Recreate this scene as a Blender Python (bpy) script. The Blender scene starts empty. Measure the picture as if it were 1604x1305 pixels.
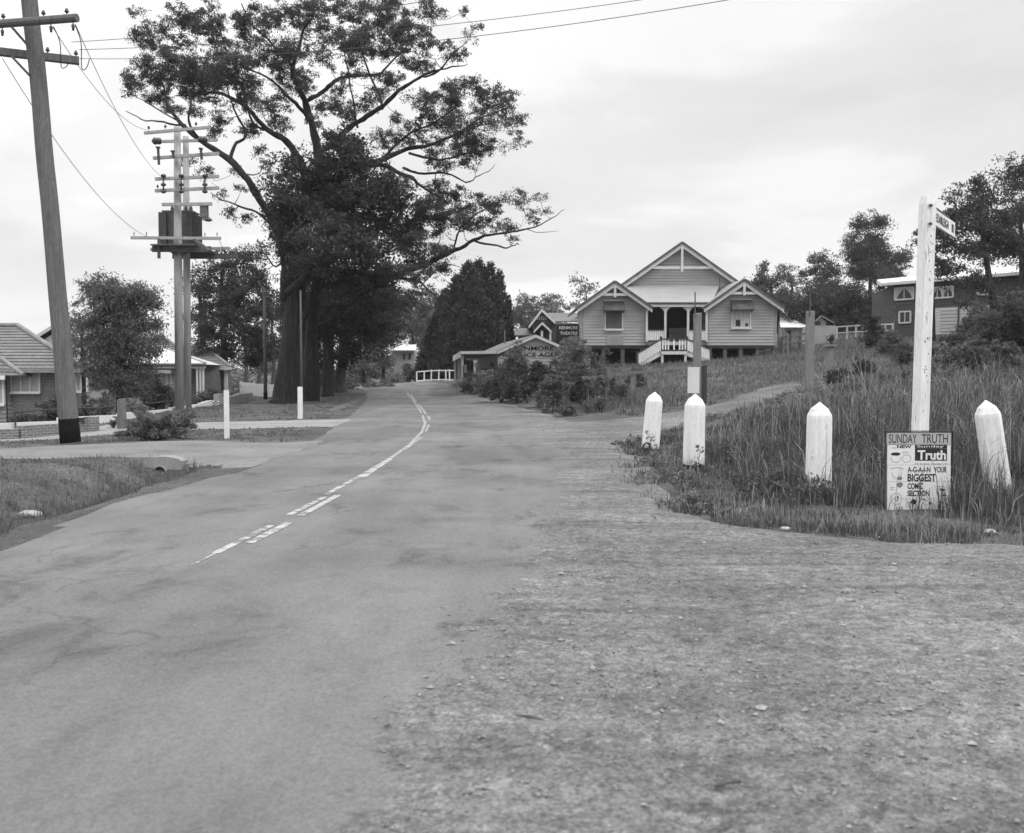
import bpy, math, random
import numpy as np
from mathutils import Vector, Matrix
from mathutils.geometry import delaunay_2d_cdt

random.seed(7)
rng = np.random.default_rng(11)
C = bpy.context.scene.collection
SC = bpy.context.scene

# ------------------------------------------------------------------ camera
F = 1540.0                       # focal length in photo pixels (photo 1604 x 1305)
CAM = Vector((0.0, 0.0, 1.55))
PITCH = math.atan((652.5 - 585.0) / F)
cp, sp = math.cos(PITCH), math.sin(PITCH)
cam = bpy.data.cameras.new("camera")
cam.sensor_width = 36.0
cam.lens = 36.0 * F / 1604.0
cam.clip_start = 0.1
cam.clip_end = 3000.0
cam.dof.use_dof = True
cam.dof.focus_distance = 17.0
cam.dof.aperture_fstop = 3.0
camo = bpy.data.objects.new("camera", cam)
C.objects.link(camo)
camo.location = CAM
camo.rotation_euler = (math.pi / 2 - PITCH, 0, 0)
SC.camera = camo

# ------------------------------------------------------------------ light
SUN_EL, SUN_AZ = math.radians(46), math.radians(122)     # azimuth clockwise from +Y: from the right, a little behind the camera
w = bpy.data.worlds.new("World")
SC.world = w
w.use_nodes = True
nt = w.node_tree
nt.nodes.clear()
def N(nt, t, **k):
    n = nt.nodes.new(t)
    for a, b in k.items():
        if a.startswith('i_'):
            n.inputs[a[2:].replace('_', ' ')].default_value = b
        else:
            setattr(n, a, b)
    return n
def L(nt, a, b):
    nt.links.new(a, b)
def MATH(nt, op, a, b=None, clamp=False):
    n = nt.nodes.new('ShaderNodeMath'); n.operation = op; n.use_clamp = clamp
    for i, v in enumerate((a, b)):
        if v is None: continue
        if isinstance(v, (int, float)): n.inputs[i].default_value = v
        else: nt.links.new(v, n.inputs[i])
    return n.outputs[0]
def RAMP(nt, fac, stops, interp='LINEAR'):
    n = nt.nodes.new('ShaderNodeValToRGB'); n.color_ramp.interpolation = interp
    el = n.color_ramp.elements
    while len(el) < len(stops): el.new(0.5)
    for e, (p, v) in zip(el, stops):
        e.position = p; e.color = (v, v, v, 1)
    nt.links.new(fac, n.inputs[0])
    return n.outputs[0]
out = N(nt, 'ShaderNodeOutputWorld'); bg = N(nt, 'ShaderNodeBackground')
bg.inputs['Strength'].default_value = 0.1
sky = N(nt, 'ShaderNodeTexSky', sky_type='NISHITA', sun_disc=False)
sky.sun_elevation = SUN_EL; sky.sun_rotation = SUN_AZ
bw = N(nt, 'ShaderNodeRGBToBW'); L(nt, sky.outputs[0], bw.inputs[0])
tc = N(nt, 'ShaderNodeTexCoord'); sx = N(nt, 'ShaderNodeSeparateXYZ'); L(nt, tc.outputs['Generated'], sx.inputs[0])
zz = MATH(nt, 'MAXIMUM', sx.outputs[2], 0.0)
den = MATH(nt, 'ADD', zz, 0.22)
cx = N(nt, 'ShaderNodeCombineXYZ')
L(nt, MATH(nt, 'DIVIDE', sx.outputs[0], den), cx.inputs[0]); L(nt, MATH(nt, 'DIVIDE', sx.outputs[1], den), cx.inputs[1])
cx.inputs[2].default_value = 3.7
n1 = N(nt, 'ShaderNodeTexNoise', i_Scale=0.9, i_Detail=6.0, i_Roughness=0.5, i_Distortion=0.5); L(nt, cx.outputs[0], n1.inputs['Vector'])
cl = RAMP(nt, n1.outputs['Fac'], [(0.30, 7.6), (0.46, 9.0), (0.55, 10.6), (0.72, 11.2)], 'EASE')
# thin cloud to the left is brighter, and the layer is brightest overhead (where the sun stands behind it)
side = MATH(nt, 'MULTIPLY_ADD', sx.outputs[0], -0.35); side.node.inputs[2].default_value = 1.0
side = MATH(nt, 'MINIMUM', MATH(nt, 'MAXIMUM', side, 0.94), 1.12)
cl2 = MATH(nt, 'MULTIPLY', cl, side)
mr = N(nt, 'ShaderNodeMapRange', interpolation_type='SMOOTHSTEP'); L(nt, zz, mr.inputs[0])
mr.inputs[1].default_value = 0.36; mr.inputs[2].default_value = 0.85; mr.inputs[3].default_value = 1.0; mr.inputs[4].default_value = 2.4
cl3 = MATH(nt, 'MULTIPLY', cl2, mr.outputs[0])
mx = N(nt, 'ShaderNodeMix', data_type='FLOAT'); mx.inputs[0].default_value = 0.95
L(nt, bw.outputs[0], mx.inputs[2]); L(nt, cl3, mx.inputs[3])
L(nt, mx.outputs[0], bg.inputs['Color']); L(nt, bg.outputs[0], out.inputs['Surface'])

sun = bpy.data.lights.new("sun", 'SUN'); sun.energy = 1.3; sun.angle = math.radians(14); sun.color = (1, 1, 1)
suno = bpy.data.objects.new("sun", sun); C.objects.link(suno)
sd = Vector((math.sin(SUN_AZ) * math.cos(SUN_EL), math.cos(SUN_AZ) * math.cos(SUN_EL), math.sin(SUN_EL)))
suno.rotation_euler = sd.to_track_quat('Z', 'Y').to_euler()
suno.location = (20, -20, 40)

SC.render.engine = 'CYCLES'
SC.view_settings.view_transform = 'Standard'
SC.view_settings.look = 'None'
SC.view_settings.exposure = 0.0
SC.view_settings.gamma = 1.0
SC.cycles.max_bounces = 6
SC.cycles.diffuse_bounces = 3
SC.cycles.transparent_max_bounces = 8

# ------------------------------------------------------------------ helpers
def W(px, py, d):
    """The place in the world seen at pixel (px, py) of the photo when it stands d metres ahead."""
    u, v = (px - 802.0) / F, (652.5 - py) / F
    r = Vector((u, cp + sp * v, -sp + cp * v))
    return CAM + r * (d / r.y)

WL = {}                           # world origin of each object
def reg(o, loc): WL[o] = Vector(loc)
def thing(name, label, cat, loc, group=None):
    o = bpy.data.objects.new(name, None); C.objects.link(o)
    o.location = loc; o.empty_display_size = 0.3
    tag(o, label, cat, group); reg(o, loc)
    return o
def tag(o, label=None, cat=None, group=None, kind=None):
    if label: o['label'] = label
    if cat: o['category'] = cat
    if group: o['group'] = group
    if kind: o['kind'] = kind
    return o
def link_mesh(name, me, m, parent=None, loc=None):
    o = bpy.data.objects.new(name, me); C.objects.link(o)
    if m: me.materials.append(m)
    if parent is not None:
        o.parent = parent; reg(o, WL[parent])
    else:
        o.location = loc or (0, 0, 0); reg(o, o.location)
    return o
def dup(root, loc, rot=None, label=None):
    r = root.copy(); C.objects.link(r); r.location = loc
    if rot is not None: r.rotation_euler = rot
    if label: r['label'] = label
    reg(r, loc)
    for ch in list(root.children):
        c = ch.copy(); C.objects.link(c); c.parent = r
        for g in ch.children:
            e = g.copy(); C.objects.link(e); e.parent = c
    return r

class MB:
    def __init__(s): s.v = []; s.f = []
    def add(s, vs, fs):
        b = len(s.v); s.v += [Vector(p) for p in vs]; s.f += [tuple(b + i for i in f) for f in fs]
    def box(s, x0, x1, y0, y1, z0, z1):
        s.add([(x0,y0,z0),(x1,y0,z0),(x1,y1,z0),(x0,y1,z0),(x0,y0,z1),(x1,y0,z1),(x1,y1,z1),(x0,y1,z1)],
              [(0,3,2,1),(4,5,6,7),(0,1,5,4),(1,2,6,5),(2,3,7,6),(3,0,4,7)])
    def beam(s, p, q, wd, ht, up=(0,0,1)):
        p, q = Vector(p), Vector(q); d = (q - p).normalized(); up = Vector(up)
        if abs(d.dot(up)) > 0.98: up = Vector((0,1,0))
        a = d.cross(up).normalized() * (wd / 2); b = a.cross(d).normalized() * (ht / 2)
        s.add([p-a-b,p+a-b,p+a+b,p-a+b,q-a-b,q+a-b,q+a+b,q-a+b],
              [(0,3,2,1),(4,5,6,7),(0,1,5,4),(1,2,6,5),(2,3,7,6),(3,0,4,7)])
    def tube(s, pts, rad, n=8, cap=True):
        pts = [Vector(p) for p in pts]
        if isinstance(rad, (int, float)): rad = [rad] * len(pts)
        b = len(s.v); a = None
        for i, p in enumerate(pts):
            d = (pts[min(i+1, len(pts)-1)] - pts[max(i-1, 0)])
            d = d.normalized() if d.length > 1e-9 else Vector((0,0,1))
            if a is None:
                a = d.orthogonal().normalized()
            else:
                a = a - d * a.dot(d)
                a = a.normalized() if a.length > 1e-6 else d.orthogonal().normalized()
            c = d.cross(a)
            for k in range(n):
                t = 2*math.pi*k/n
                s.v.append(p + (a*math.cos(t) + c*math.sin(t)) * rad[i])
        for i in range(len(pts)-1):
            for k in range(n):
                k2 = (k+1) % n
                s.f.append((b+i*n+k, b+i*n+k2, b+(i+1)*n+k2, b+(i+1)*n+k))
        if cap:
            s.f.append(tuple(b+k for k in range(n))[::-1]); e = b+(len(pts)-1)*n
            s.f.append(tuple(e+k for k in range(n)))
    def lathe(s, base, prof, n=12, axis=(0,0,1)):
        base = Vector(base); ax = Vector(axis)
        s.tube([base + ax*z for z, r in prof], [max(r, 1e-4) for z, r in prof], n)
    def quad(s, a, b, c, d): s.add([a, b, c, d], [(0,1,2,3)])
    def slab(s, a, b, c, d, t):
        """A slab of thickness t below the quad a b c d."""
        a, b, c, d = map(Vector, (a, b, c, d)); n = (b-a).cross(c-a).normalized() * t
        s.add([a,b,c,d,a-n,b-n,c-n,d-n], [(0,1,2,3),(7,6,5,4),(0,4,5,1),(1,5,6,2),(2,6,7,3),(3,7,4,0)])
    def prism(s, poly, off):
        """Polygon (list of points) extruded by the vector off."""
        n = len(poly); poly = [Vector(p) for p in poly]; off = Vector(off)
        s.add(poly + [p + off for p in poly], [tuple(range(n))[::-1], tuple(range(n, 2*n))] +
              [(i, (i+1) % n, n+(i+1) % n, n+i) for i in range(n)])
    def boards(s, p0, p1, z0, z1, pitch, left=None, right=None, lap=0.045):
        """Weatherboards on the wall from p0 to p1 (plan points) seen from its right-hand side; left(z), right(z): fractions where the wall ends (gables)."""
        p0, p1 = Vector((p0[0], p0[1], 0)), Vector((p1[0], p1[1], 0)); d = p1 - p0
        nrm = d.cross(Vector((0,0,1))).normalized()
        z = z0
        while z < z1 - 0.01:
            ze = min(z + pitch, z1)
            a0, b0 = (left(z) if left else 0), (right(z) if right else 1)
            a1, b1 = (left(ze) if left else 0), (right(ze) if right else 1)
            j = random.uniform(-.003, .003)
            P = lambda t, zz, o: p0 + d*t + nrm*o + Vector((0,0,zz))
            zg = ze-.2*pitch if ze-z > .6*pitch else ze; k = (zg-z)/(ze-z) if ze > z else 1
            ag, bg_ = a0+(a1-a0)*k, b0+(b1-b0)*k; lo_ = lap*.62
            # face of the board, then the shadow groove under the next one
            s.add([P(a0,z,lap+j),P(b0,z,lap+j),P(bg_,zg,lo_),P(ag,zg,lo_),P(bg_,zg,-.02),P(ag,zg,-.02),P(b1,ze,-.02),P(a1,ze,-.02),P(a0,z,-.02),P(b0,z,-.02)],
                  [(0,1,2,3),(3,2,4,5),(5,4,6,7),(8,9,1,0)])
            z = ze
    def courses(s, e0, e1, r1, r0, n, step=0.05):
        """Stepped roof courses between the eave e0 e1 and the ridge r0 r1."""
        e0, e1, r0, r1 = map(Vector, (e0, e1, r0, r1))
        nv = (e1-e0).cross(r0-e0 if (r0-e0).length > 1e-6 else r1-e0).normalized()
        for i in range(n):
            t0, t1 = i/n, (i+1)/n
            a, b = e0.lerp(r0, t0), e1.lerp(r1, t0); c, d = e1.lerp(r1, t1), e0.lerp(r0, t1)
            o = nv*step
            s.add([a+o, b+o, c+nv*.004, d+nv*.004, a-nv*.02, b-nv*.02], [(0,1,2,3),(4,5,1,0)])
    def build(s, name, m, parent=None, smooth=False, loc=None):
        o0 = WL[parent] if parent is not None else Vector(loc or (0,0,0))
        me = bpy.data.meshes.new(name)
        me.from_pydata([tuple(p - o0) for p in s.v], [], s.f); me.update()
        if smooth: me.polygons.foreach_set('use_smooth', [True]*len(me.polygons))
        return link_mesh(name, me, m, parent, o0)

def np_mesh(name, V, nper, m, parent=None, loc=None, smooth=False):
    """A mesh of separate n-gons: V is (count*nper, 3) world coordinates."""
    o0 = np.array(WL[parent] if parent is not None else (loc or (0,0,0)), dtype=np.float32)
    V = np.ascontiguousarray(V, dtype=np.float32) - o0
    n = len(V); nf = n // nper
    me = bpy.data.meshes.new(name)
    me.vertices.add(n); me.loops.add(n); me.polygons.add(nf)
    me.vertices.foreach_set('co', V.ravel())
    me.loops.foreach_set('vertex_index', np.arange(n, dtype=np.int32))
    me.polygons.foreach_set('loop_start', np.arange(0, n, nper, dtype=np.int32))
    me.polygons.foreach_set('loop_total', np.full(nf, nper, dtype=np.int32))
    me.update(); me.validate()
    return link_mesh(name, me, m, parent, tuple(o0))

# ------------------------------------------------------------------ materials (the photograph is black and white: every colour is a grey)
def mat(name, v, var=0.25, scale=2.0, fine=0.0, fscale=60.0, rough=0.85, bump=0.0, bscale=40.0, stretch=None, spec=0.3, dirt=None, metal=0.0):
    m = bpy.data.materials.new(name); m.use_nodes = True
    nt = m.node_tree; b = nt.nodes['Principled BSDF']
    b.inputs['Roughness'].default_value = rough; b.inputs['Specular IOR Level'].default_value = spec; b.inputs['Metallic'].default_value = metal
    tc = N(nt, 'ShaderNodeTexCoord'); vec = tc.outputs['Object']
    if stretch:
        mp = N(nt, 'ShaderNodeMapping'); mp.inputs['Scale'].default_value = stretch; L(nt, vec, mp.inputs[0]); vec = mp.outputs[0]
    n1 = N(nt, 'ShaderNodeTexNoise', i_Scale=scale, i_Detail=5.0, i_Roughness=0.6); L(nt, vec, n1.inputs['Vector'])
    c = RAMP(nt, n1.outputs['Fac'], [(0.28, v*(1-var)), (0.5, v), (0.72, v*(1+var))])
    if fine:
        n2 = N(nt, 'ShaderNodeTexNoise', i_Scale=fscale, i_Detail=2.0); L(nt, vec, n2.inputs['Vector'])
        c = MATH(nt, 'MULTIPLY', c, RAMP(nt, n2.outputs['Fac'], [(0.3, 1-fine), (0.7, 1+fine)]))
    if dirt:                       # (scale, threshold, value): worn patches
        n3 = N(nt, 'ShaderNodeTexNoise', i_Scale=dirt[0], i_Detail=6.0, i_Roughness=0.7); L(nt, vec, n3.inputs['Vector'])
        k = RAMP(nt, n3.outputs['Fac'], [(dirt[1], 0), (dirt[1]+0.06, 1)])
        mm = N(nt, 'ShaderNodeMix', data_type='FLOAT'); L(nt, k, mm.inputs[0]); L(nt, c, mm.inputs[2]); mm.inputs[3].default_value = dirt[2]
        c = mm.outputs[0]
    L(nt, c, b.inputs['Base Color'])
    if bump:
        n4 = N(nt, 'ShaderNodeTexNoise', i_Scale=bscale, i_Detail=4.0); L(nt, vec, n4.inputs['Vector'])
        bp = N(nt, 'ShaderNodeBump', i_Strength=bump, i_Distance=0.02); L(nt, n4.outputs['Fac'], bp.inputs['Height']); L(nt, bp.outputs[0], b.inputs['Normal'])
    return m
def leafmat(name, v, var=0.45, scale=0.8):
    m = mat(name, v, var=var, scale=scale, fine=0.35, fscale=6.0, rough=0.7, spec=0.25)
    nt = m.node_tree; b = nt.nodes['Principled BSDF']; o = nt.nodes['Material Output']
    tr = N(nt, 'ShaderNodeBsdfTranslucent'); tr.inputs[0].default_value = (v*.8, v*.8, v*.8, 1)
    ms = N(nt, 'ShaderNodeMixShader'); ms.inputs[0].default_value = 0.28
    L(nt, b.outputs[0], ms.inputs[1]); L(nt, tr.outputs[0], ms.inputs[2]); L(nt, ms.outputs[0], o.inputs['Surface'])
    return m
def glassmat(name, v=0.03):
    m = bpy.data.materials.new(name); m.use_nodes = True; b = m.node_tree.nodes['Principled BSDF']
    b.inputs['Base Color'].default_value = (v, v, v, 1); b.inputs['Roughness'].default_value = 0.08
    return m

M = dict(
    white=mat('white_paint', .74, .12, 3, .06, 40, .7, .15, 60, dirt=(9, .66, .28)),
    bollard=mat('weathered_white_paint', .78, .14, 4, .10, 30, .8, .5, 40, (4, 4, .45), dirt=(5, .60, .33)),
    trim=mat('pale_trim_paint', .54, .12, 2, .05, 30, .7, dirt=(5, .68, .3)),
    tar=mat('tarred_wood', .010, .4, 6, .2, 60, .95, spec=.04),
    polepale=mat('bleached_pole_wood', .34, .22, 3, .2, 20, .9, .5, 30, (5, 5, .25)),
    pole=mat('weathered_pole_wood', .155, .32, 3, .35, 24, .92, .9, 30, (7, 7, .22), dirt=(3, .62, .07)),
    pole_dark=mat('dark_pole_wood', .10, .3, 3, .2, 20, .9, .4, 30, (5, 5, .25)),
    greywood=mat('grey_split_timber', .20, .3, 4, .25, 30, .9, .5, 30, (6, 6, .4)),
    darkwood=mat('dark_timber', .055, .4, 4, .2, 30, .9, .4, 30, (6, 6, .4)),
    board=mat('weatherboard_paint', .37, .14, 1.3, .08, 25, .8, .2, 40, (.5, 1, 3), dirt=(3, .70, .2)),
    board2=mat('aged_weatherboard', .27, .18, 1.3, .08, 25, .85, .2, 40, (.5, 1, 3)),
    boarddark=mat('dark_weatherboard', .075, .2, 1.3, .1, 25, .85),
    tin=mat('galvanised_roof', .30, .14, .6, .06, 8, .5, .1, 20),
    tinpale=mat('pale_metal_roof', .66, .08, .6, .04, 8, .5),
    tindark=mat('rusty_roof_edge', .09, .3, 2, .1, 20, .7),
    tile=mat('roof_tiles', .17, .22, 1.2, .3, 14, .85, .5, 18),
    tileb=mat('ridge_tiles', .24, .2, 1.5, .2, 14, .85),
    shingle=mat('grey_roof_sheet', .15, .2, 1.0, .2, 12, .85),
    brick=mat('brick', .16, .18, 1.5, .2, 20, .9, .4, 30),
    blockw=mat('painted_block', .62, .1, 1.2, .06, 20, .85, .2, 20, dirt=(2.5, .67, .35)),
    render_=mat('rendered_wall', .30, .2, 1.0, .1, 12, .9),
    concrete=mat('concrete', .27, .25, 3, .15, 30, .9, .4, 40, dirt=(5, .6, .14)),
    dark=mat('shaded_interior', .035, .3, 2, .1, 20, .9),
    steel=mat('transformer_paint', .055, .25, 3, .1, 20, .55, spec=.4),
    steel2=mat('panel_paint', .12, .2, 3, .1, 20, .55, spec=.4),
    porcelain=mat('brown_porcelain', .04, .2, 5, rough=.25, spec=.5),
    wire=mat('wire', .06, .2, 2, rough=.5),
    ink=mat('black_ink', .025, .2, 20, rough=.7),
    inkgrey=mat('grey_ink', .2, .2, 20, rough=.7),
    paper=mat('poster_paper', .72, .06, 6, .04, 60, .75, dirt=(14, .70, .5)),
    papergrey=mat('grey_sign_paint', .42, .08, 6, .05, 60, .75),
    curtain=mat('curtain_cloth', .42, .25, 6, .1, 40, .9, stretch=(4, 1, .3)),
    blind=mat('drawn_blind', .10, .25, 2, .1, 30, .9, stretch=(1, 1, .5)),
    glass=glassmat('window_glass'),
    bark=mat('gum_bark', .026, .5, 1.5, .45, 7, .95, 1.0, 9, (3.5, 3.5, .4)),
    barkpale=mat('pale_gum_bark', .075, .4, 1.2, .3, 9, .95, .5, 12, (2, 2, .35)),
    twig=mat('dark_twigs', .05, .4, 2, .2, 9, .95),
    leaf=leafmat('gum_leaves', .08), leafd=leafmat('dark_evergreen_leaves', .06), leafm=leafmat('shrub_leaves', .125),
    leafl=leafmat('pale_shrub_leaves', .20), leafc=leafmat('conifer_needles', .055), leafhaze=leafmat('haze_paled_leaves', .15),  # far foliage is lightened: haze put into the leaf colour
    leafj=leafmat('juniper_sprays', .21, .4, 2.0),
    stone=mat('gravel_stones', .20, .85, 55, .3, 160, .95),
    rock=mat('pale_rock', .30, .3, 6, .2, 40, .95),
)

def brickmat(name, v, bw=.23, bh=.08):
    m = mat(name, v, .18, 1.5, .2, 20, .9, .3, 30); nt = m.node_tree; b = nt.nodes['Principled BSDF']
    src = b.inputs['Base Color'].links[0].from_socket
    tc = N(nt, 'ShaderNodeTexCoord'); sx = N(nt, 'ShaderNodeSeparateXYZ'); L(nt, tc.outputs['Object'], sx.inputs[0])
    cb = N(nt, 'ShaderNodeCombineXYZ'); L(nt, MATH(nt, 'ADD', sx.outputs[0], MATH(nt, 'MULTIPLY', sx.outputs[1], .6)), cb.inputs[0]); L(nt, sx.outputs[2], cb.inputs[1])
    br = N(nt, 'ShaderNodeTexBrick'); L(nt, cb.outputs[0], br.inputs['Vector'])
    br.inputs['Scale'].default_value = 1; br.inputs['Brick Width'].default_value = bw; br.inputs['Row Height'].default_value = bh; br.inputs['Mortar Size'].default_value = .011
    br.inputs['Color1'].default_value = (.8, .8, .8, 1); br.inputs['Color2'].default_value = (1.15, 1.15, 1.15, 1); br.inputs['Mortar'].default_value = (1.75, 1.75, 1.75, 1)
    g = N(nt, 'ShaderNodeRGBToBW'); L(nt, br.outputs['Color'], g.inputs[0])
    L(nt, MATH(nt, 'MULTIPLY', src, g.outputs[0]), b.inputs['Base Color'])
    return m
M['brick'] = brickmat('brick', .15)

# mud splashed up the white posts
nt = M['bollard'].node_tree; b = nt.nodes['Principled BSDF']; src = b.inputs['Base Color'].links[0].from_socket
tc = N(nt, 'ShaderNodeTexCoord'); sx = N(nt, 'ShaderNodeSeparateXYZ'); L(nt, tc.outputs['Object'], sx.inputs[0])
nz = N(nt, 'ShaderNodeTexNoise', i_Scale=9.0, i_Detail=6.0, i_Roughness=.75); L(nt, tc.outputs['Object'], nz.inputs['Vector'])
k = MATH(nt, 'ADD', MATH(nt, 'MULTIPLY', sx.outputs[2], 1.9), MATH(nt, 'MULTIPLY', nz.outputs['Fac'], 1.5))
k = RAMP(nt, k, [(.80, .75), (.98, .2), (1.0, 0)]) if False else RAMP(nt, MATH(nt, 'MULTIPLY', k, .5), [(.42, .8), (.50, .3), (.60, 0)])
mm = N(nt, 'ShaderNodeMix', data_type='FLOAT'); L(nt, k, mm.inputs[0]); L(nt, src, mm.inputs[2]); mm.inputs[3].default_value = .17
L(nt, mm.outputs[0], b.inputs['Base Color'])
# ------------------------------------------------------------------ the lie of the land
CP = []
def cpt(px, py, d):
    p = W(px, py, d); CP.append((p.x, p.y, p.z))
for x in (-4.5, 0, 5, 12): 
    for y in (-6, 2, 8): CP.append((x, y, 0.0))
CP += [(-6.5,-6,0.05),(-6.5,3,.1),(-12,-6,.1),(-12,3,.1),(-12,10,.15),(-7.5,14,.15),(-12,16,.12)]
CP += [(-4.6,12,0),(-2,14,0),(.8,14,0),(-4.6,20,0),(-2,22,0),(.9,22,0),(-5.2,30,0),(-2.5,30,0),(.6,30,0),(-6,40,.02),(-3.5,40,.02),(-.2,38,.0),
       (-7.5,50,.06),(-4.6,50,.06),(-1.5,50,.08)]
for q in [(577,622,58),(645,622,58),(738,622,58),(569,610,63.5),(640,609,63.5),(716,611,63.5)]: cpt(*q)
CP += [(-9,74,.42),(-4,74,.5),(-12,100,-.2),(-20,130,-.3),(0,100,1.2),(-30,150,0),(10,150,5),(-10,160,1)]
for q in [(1022,708,19.9),(1088,735,15.7),(1282,787,11.9),(1553,784,11.9),(1440,800,11.2),(1604,850,9.1),(1100,800,11.3),(965,720,18),
          (1700,783,12),(1600,650,19),(1500,600,30),(1500,560,46),(1480,528,68),(1600,528,64),(1750,640,20),(1750,560,46),
          (1000,668,26.5),(1110,643,29),(1190,624,33),(1250,601,38),(1340,600,34),(1049,599,45),(968,596,49),(912,577,61),(1000,573,61),(1108,567,61),(1215,556,62),
          (1160,600,42),(1280,541,74),(1360,546,60),(1340,527,84),(860,656,34),(900,640,40),(940,620,46),(800,632,46),(750,609,58),(705,599,72),(660,599,76),(870,590,57),
          (850,575,75),(1215,530,95),(1000,545,90),
          (112,694,22),(30,688,29),(0,672,36),(70,662,41),(0,660,41),(190,660,35),(280,641,40),(335,634,46),(230,640,50),(410,627,57),(445,633,50),(355,686,24),(470,656,34.5),
          (500,640,42),(530,622,56),(300,620,62),(-300,690,30),(-300,660,45)]: cpt(*q)
CP += [(-60,60,-.8),(-60,0,-.3),(-60,120,-.5),(40,150,9),(60,60,6),(60,0,2),(60,100,9),(0,-30,0),(-40,-30,0),(40,-30,.6),(24,4,.25),(30,20,1.6)]
CP = np.array(CP)
def tps(r2): return 0.5*r2*np.log(r2 + 1e-9)
_n = len(CP)
_d2 = ((CP[:,None,:2]-CP[None,:,:2])**2).sum(-1)
_A = np.zeros((_n+3,_n+3)); _A[:_n,:_n] = tps(_d2) + np.eye(_n)*4.0
_A[:_n,_n] = 1; _A[:_n,_n+1:] = CP[:,:2]; _A[_n,:_n] = 1; _A[_n+1:,:_n] = CP[:,:2].T
_wt = np.linalg.solve(_A, np.concatenate([CP[:,2], [0,0,0]]))
# the ditch left of the road: a line in plan
DITCH = np.array([(-6.2,-8),(-6.0,2),(-5.9,9),(-5.75,12),(-5.7,14.5),(-5.9,16.6)])
def seg_dist(x, y, line):
    best = np.full(np.shape(x), 1e9)
    for (ax, ay), (bx, by) in zip(line[:-1], line[1:]):
        dx, dy = bx-ax, by-ay
        t = np.clip(((x-ax)*dx+(y-ay)*dy)/(dx*dx+dy*dy+1e-12), 0, 1)
        best = np.minimum(best, np.hypot(x-(ax+t*dx), y-(ay+t*dy)))
    return best
def H(x, y):
    x = np.asarray(x, float); y = np.asarray(y, float); sh = x.shape
    xf, yf = x.ravel(), y.ravel(); z = np.empty(len(xf))
    for i in range(0, len(xf), 20000):
        a, b = xf[i:i+20000], yf[i:i+20000]
        r2 = (a[:,None]-CP[None,:,0])**2 + (b[:,None]-CP[None,:,1])**2
        z[i:i+20000] = tps(r2) @ _wt[:_n] + _wt[_n] + a*_wt[_n+1] + b*_wt[_n+2]
    far = np.clip((np.hypot(xf, yf-50)-130)/150, 0, 1)
    z = z*(1-far) + np.where(far > 0, 3*far, 0)
    dd = seg_dist(xf, yf, DITCH)
    z -= 0.36*np.exp(-(dd/0.55)**2)*np.clip((17.2-yf)/.8, 0, 1)
    # low swale between road and verge further on
    z += 0.16*np.exp(-((xf+8.3)/1.5)**2)*np.clip((16.5-yf)/2, 0, 1)
    return z.reshape(sh)
def Hs(x, y): return float(H(np.array([x]), np.array([y]))[0])
def G(px, py):
    """Where the line of sight through a photo pixel meets the ground."""
    ds = np.concatenate([np.arange(1.5, 30, .25), np.arange(30, 120, .5)])
    u, v = (px-802.0)/F, (652.5-py)/F
    ry = cp+sp*v; rx = u/ry; rz = (-sp+cp*v)/ry
    zz = CAM.z + rz*ds; g = H(rx*ds, ds)
    k = np.where(zz <= g)[0]
    if len(k) == 0: d = 110.0
    elif k[0] == 0: d = ds[0]
    else:
        i = k[0]; a = zz[i-1]-g[i-1]; b = g[i]-zz[i]; d = ds[i-1]+(ds[i]-ds[i-1])*a/(a+b+1e-9)
    return Vector((rx*d, d, Hs(rx*d, d)))
def onground(x, y, dz=0.0): return Vector((x, y, Hs(x, y)+dz))

def poly_pts(lst):
    o = []
    for q in lst:
        if q[0] == 'w': o.append((q[1], q[2]))
        else:
            p = G(*q); o.append((p.x, p.y))
    return np.array(o)
def jitter(poly, step, amp, seed=0):
    r = np.random.default_rng(seed); o = []
    n = len(poly)
    for i in range(n):
        a, b = poly[i], poly[(i+1) % n]; L_ = np.hypot(*(b-a)); k = max(1, int(L_/step))
        k = min(k, 120)
        nn = np.array([-(b-a)[1], (b-a)[0]])/max(L_, 1e-6)
        for j in range(k):
            o.append(a+(b-a)*j/k + nn*r.normal()*amp*(0 if j == 0 else 1))
    return np.array(o)
def inside(x, y, poly):
    c = np.zeros(np.shape(x), bool); n = len(poly); j = n-1
    for i in range(n):
        xi, yi = poly[i]; xj, yj = poly[j]
        if yi != yj:
            c ^= ((yi > y) != (yj > y)) & (x < (xj-xi)*(y-yi)/(yj-yi)+xi)
        j = i
    return c
def smooth_poly(poly, it=1):
    for _ in range(it):
        n = len(poly); q = []
        for i in range(n):
            a, b = poly[i], poly[(i+1) % n]; q += [a*.75+b*.25, a*.25+b*.75]
        poly = np.array(q)
    return poly
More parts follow.
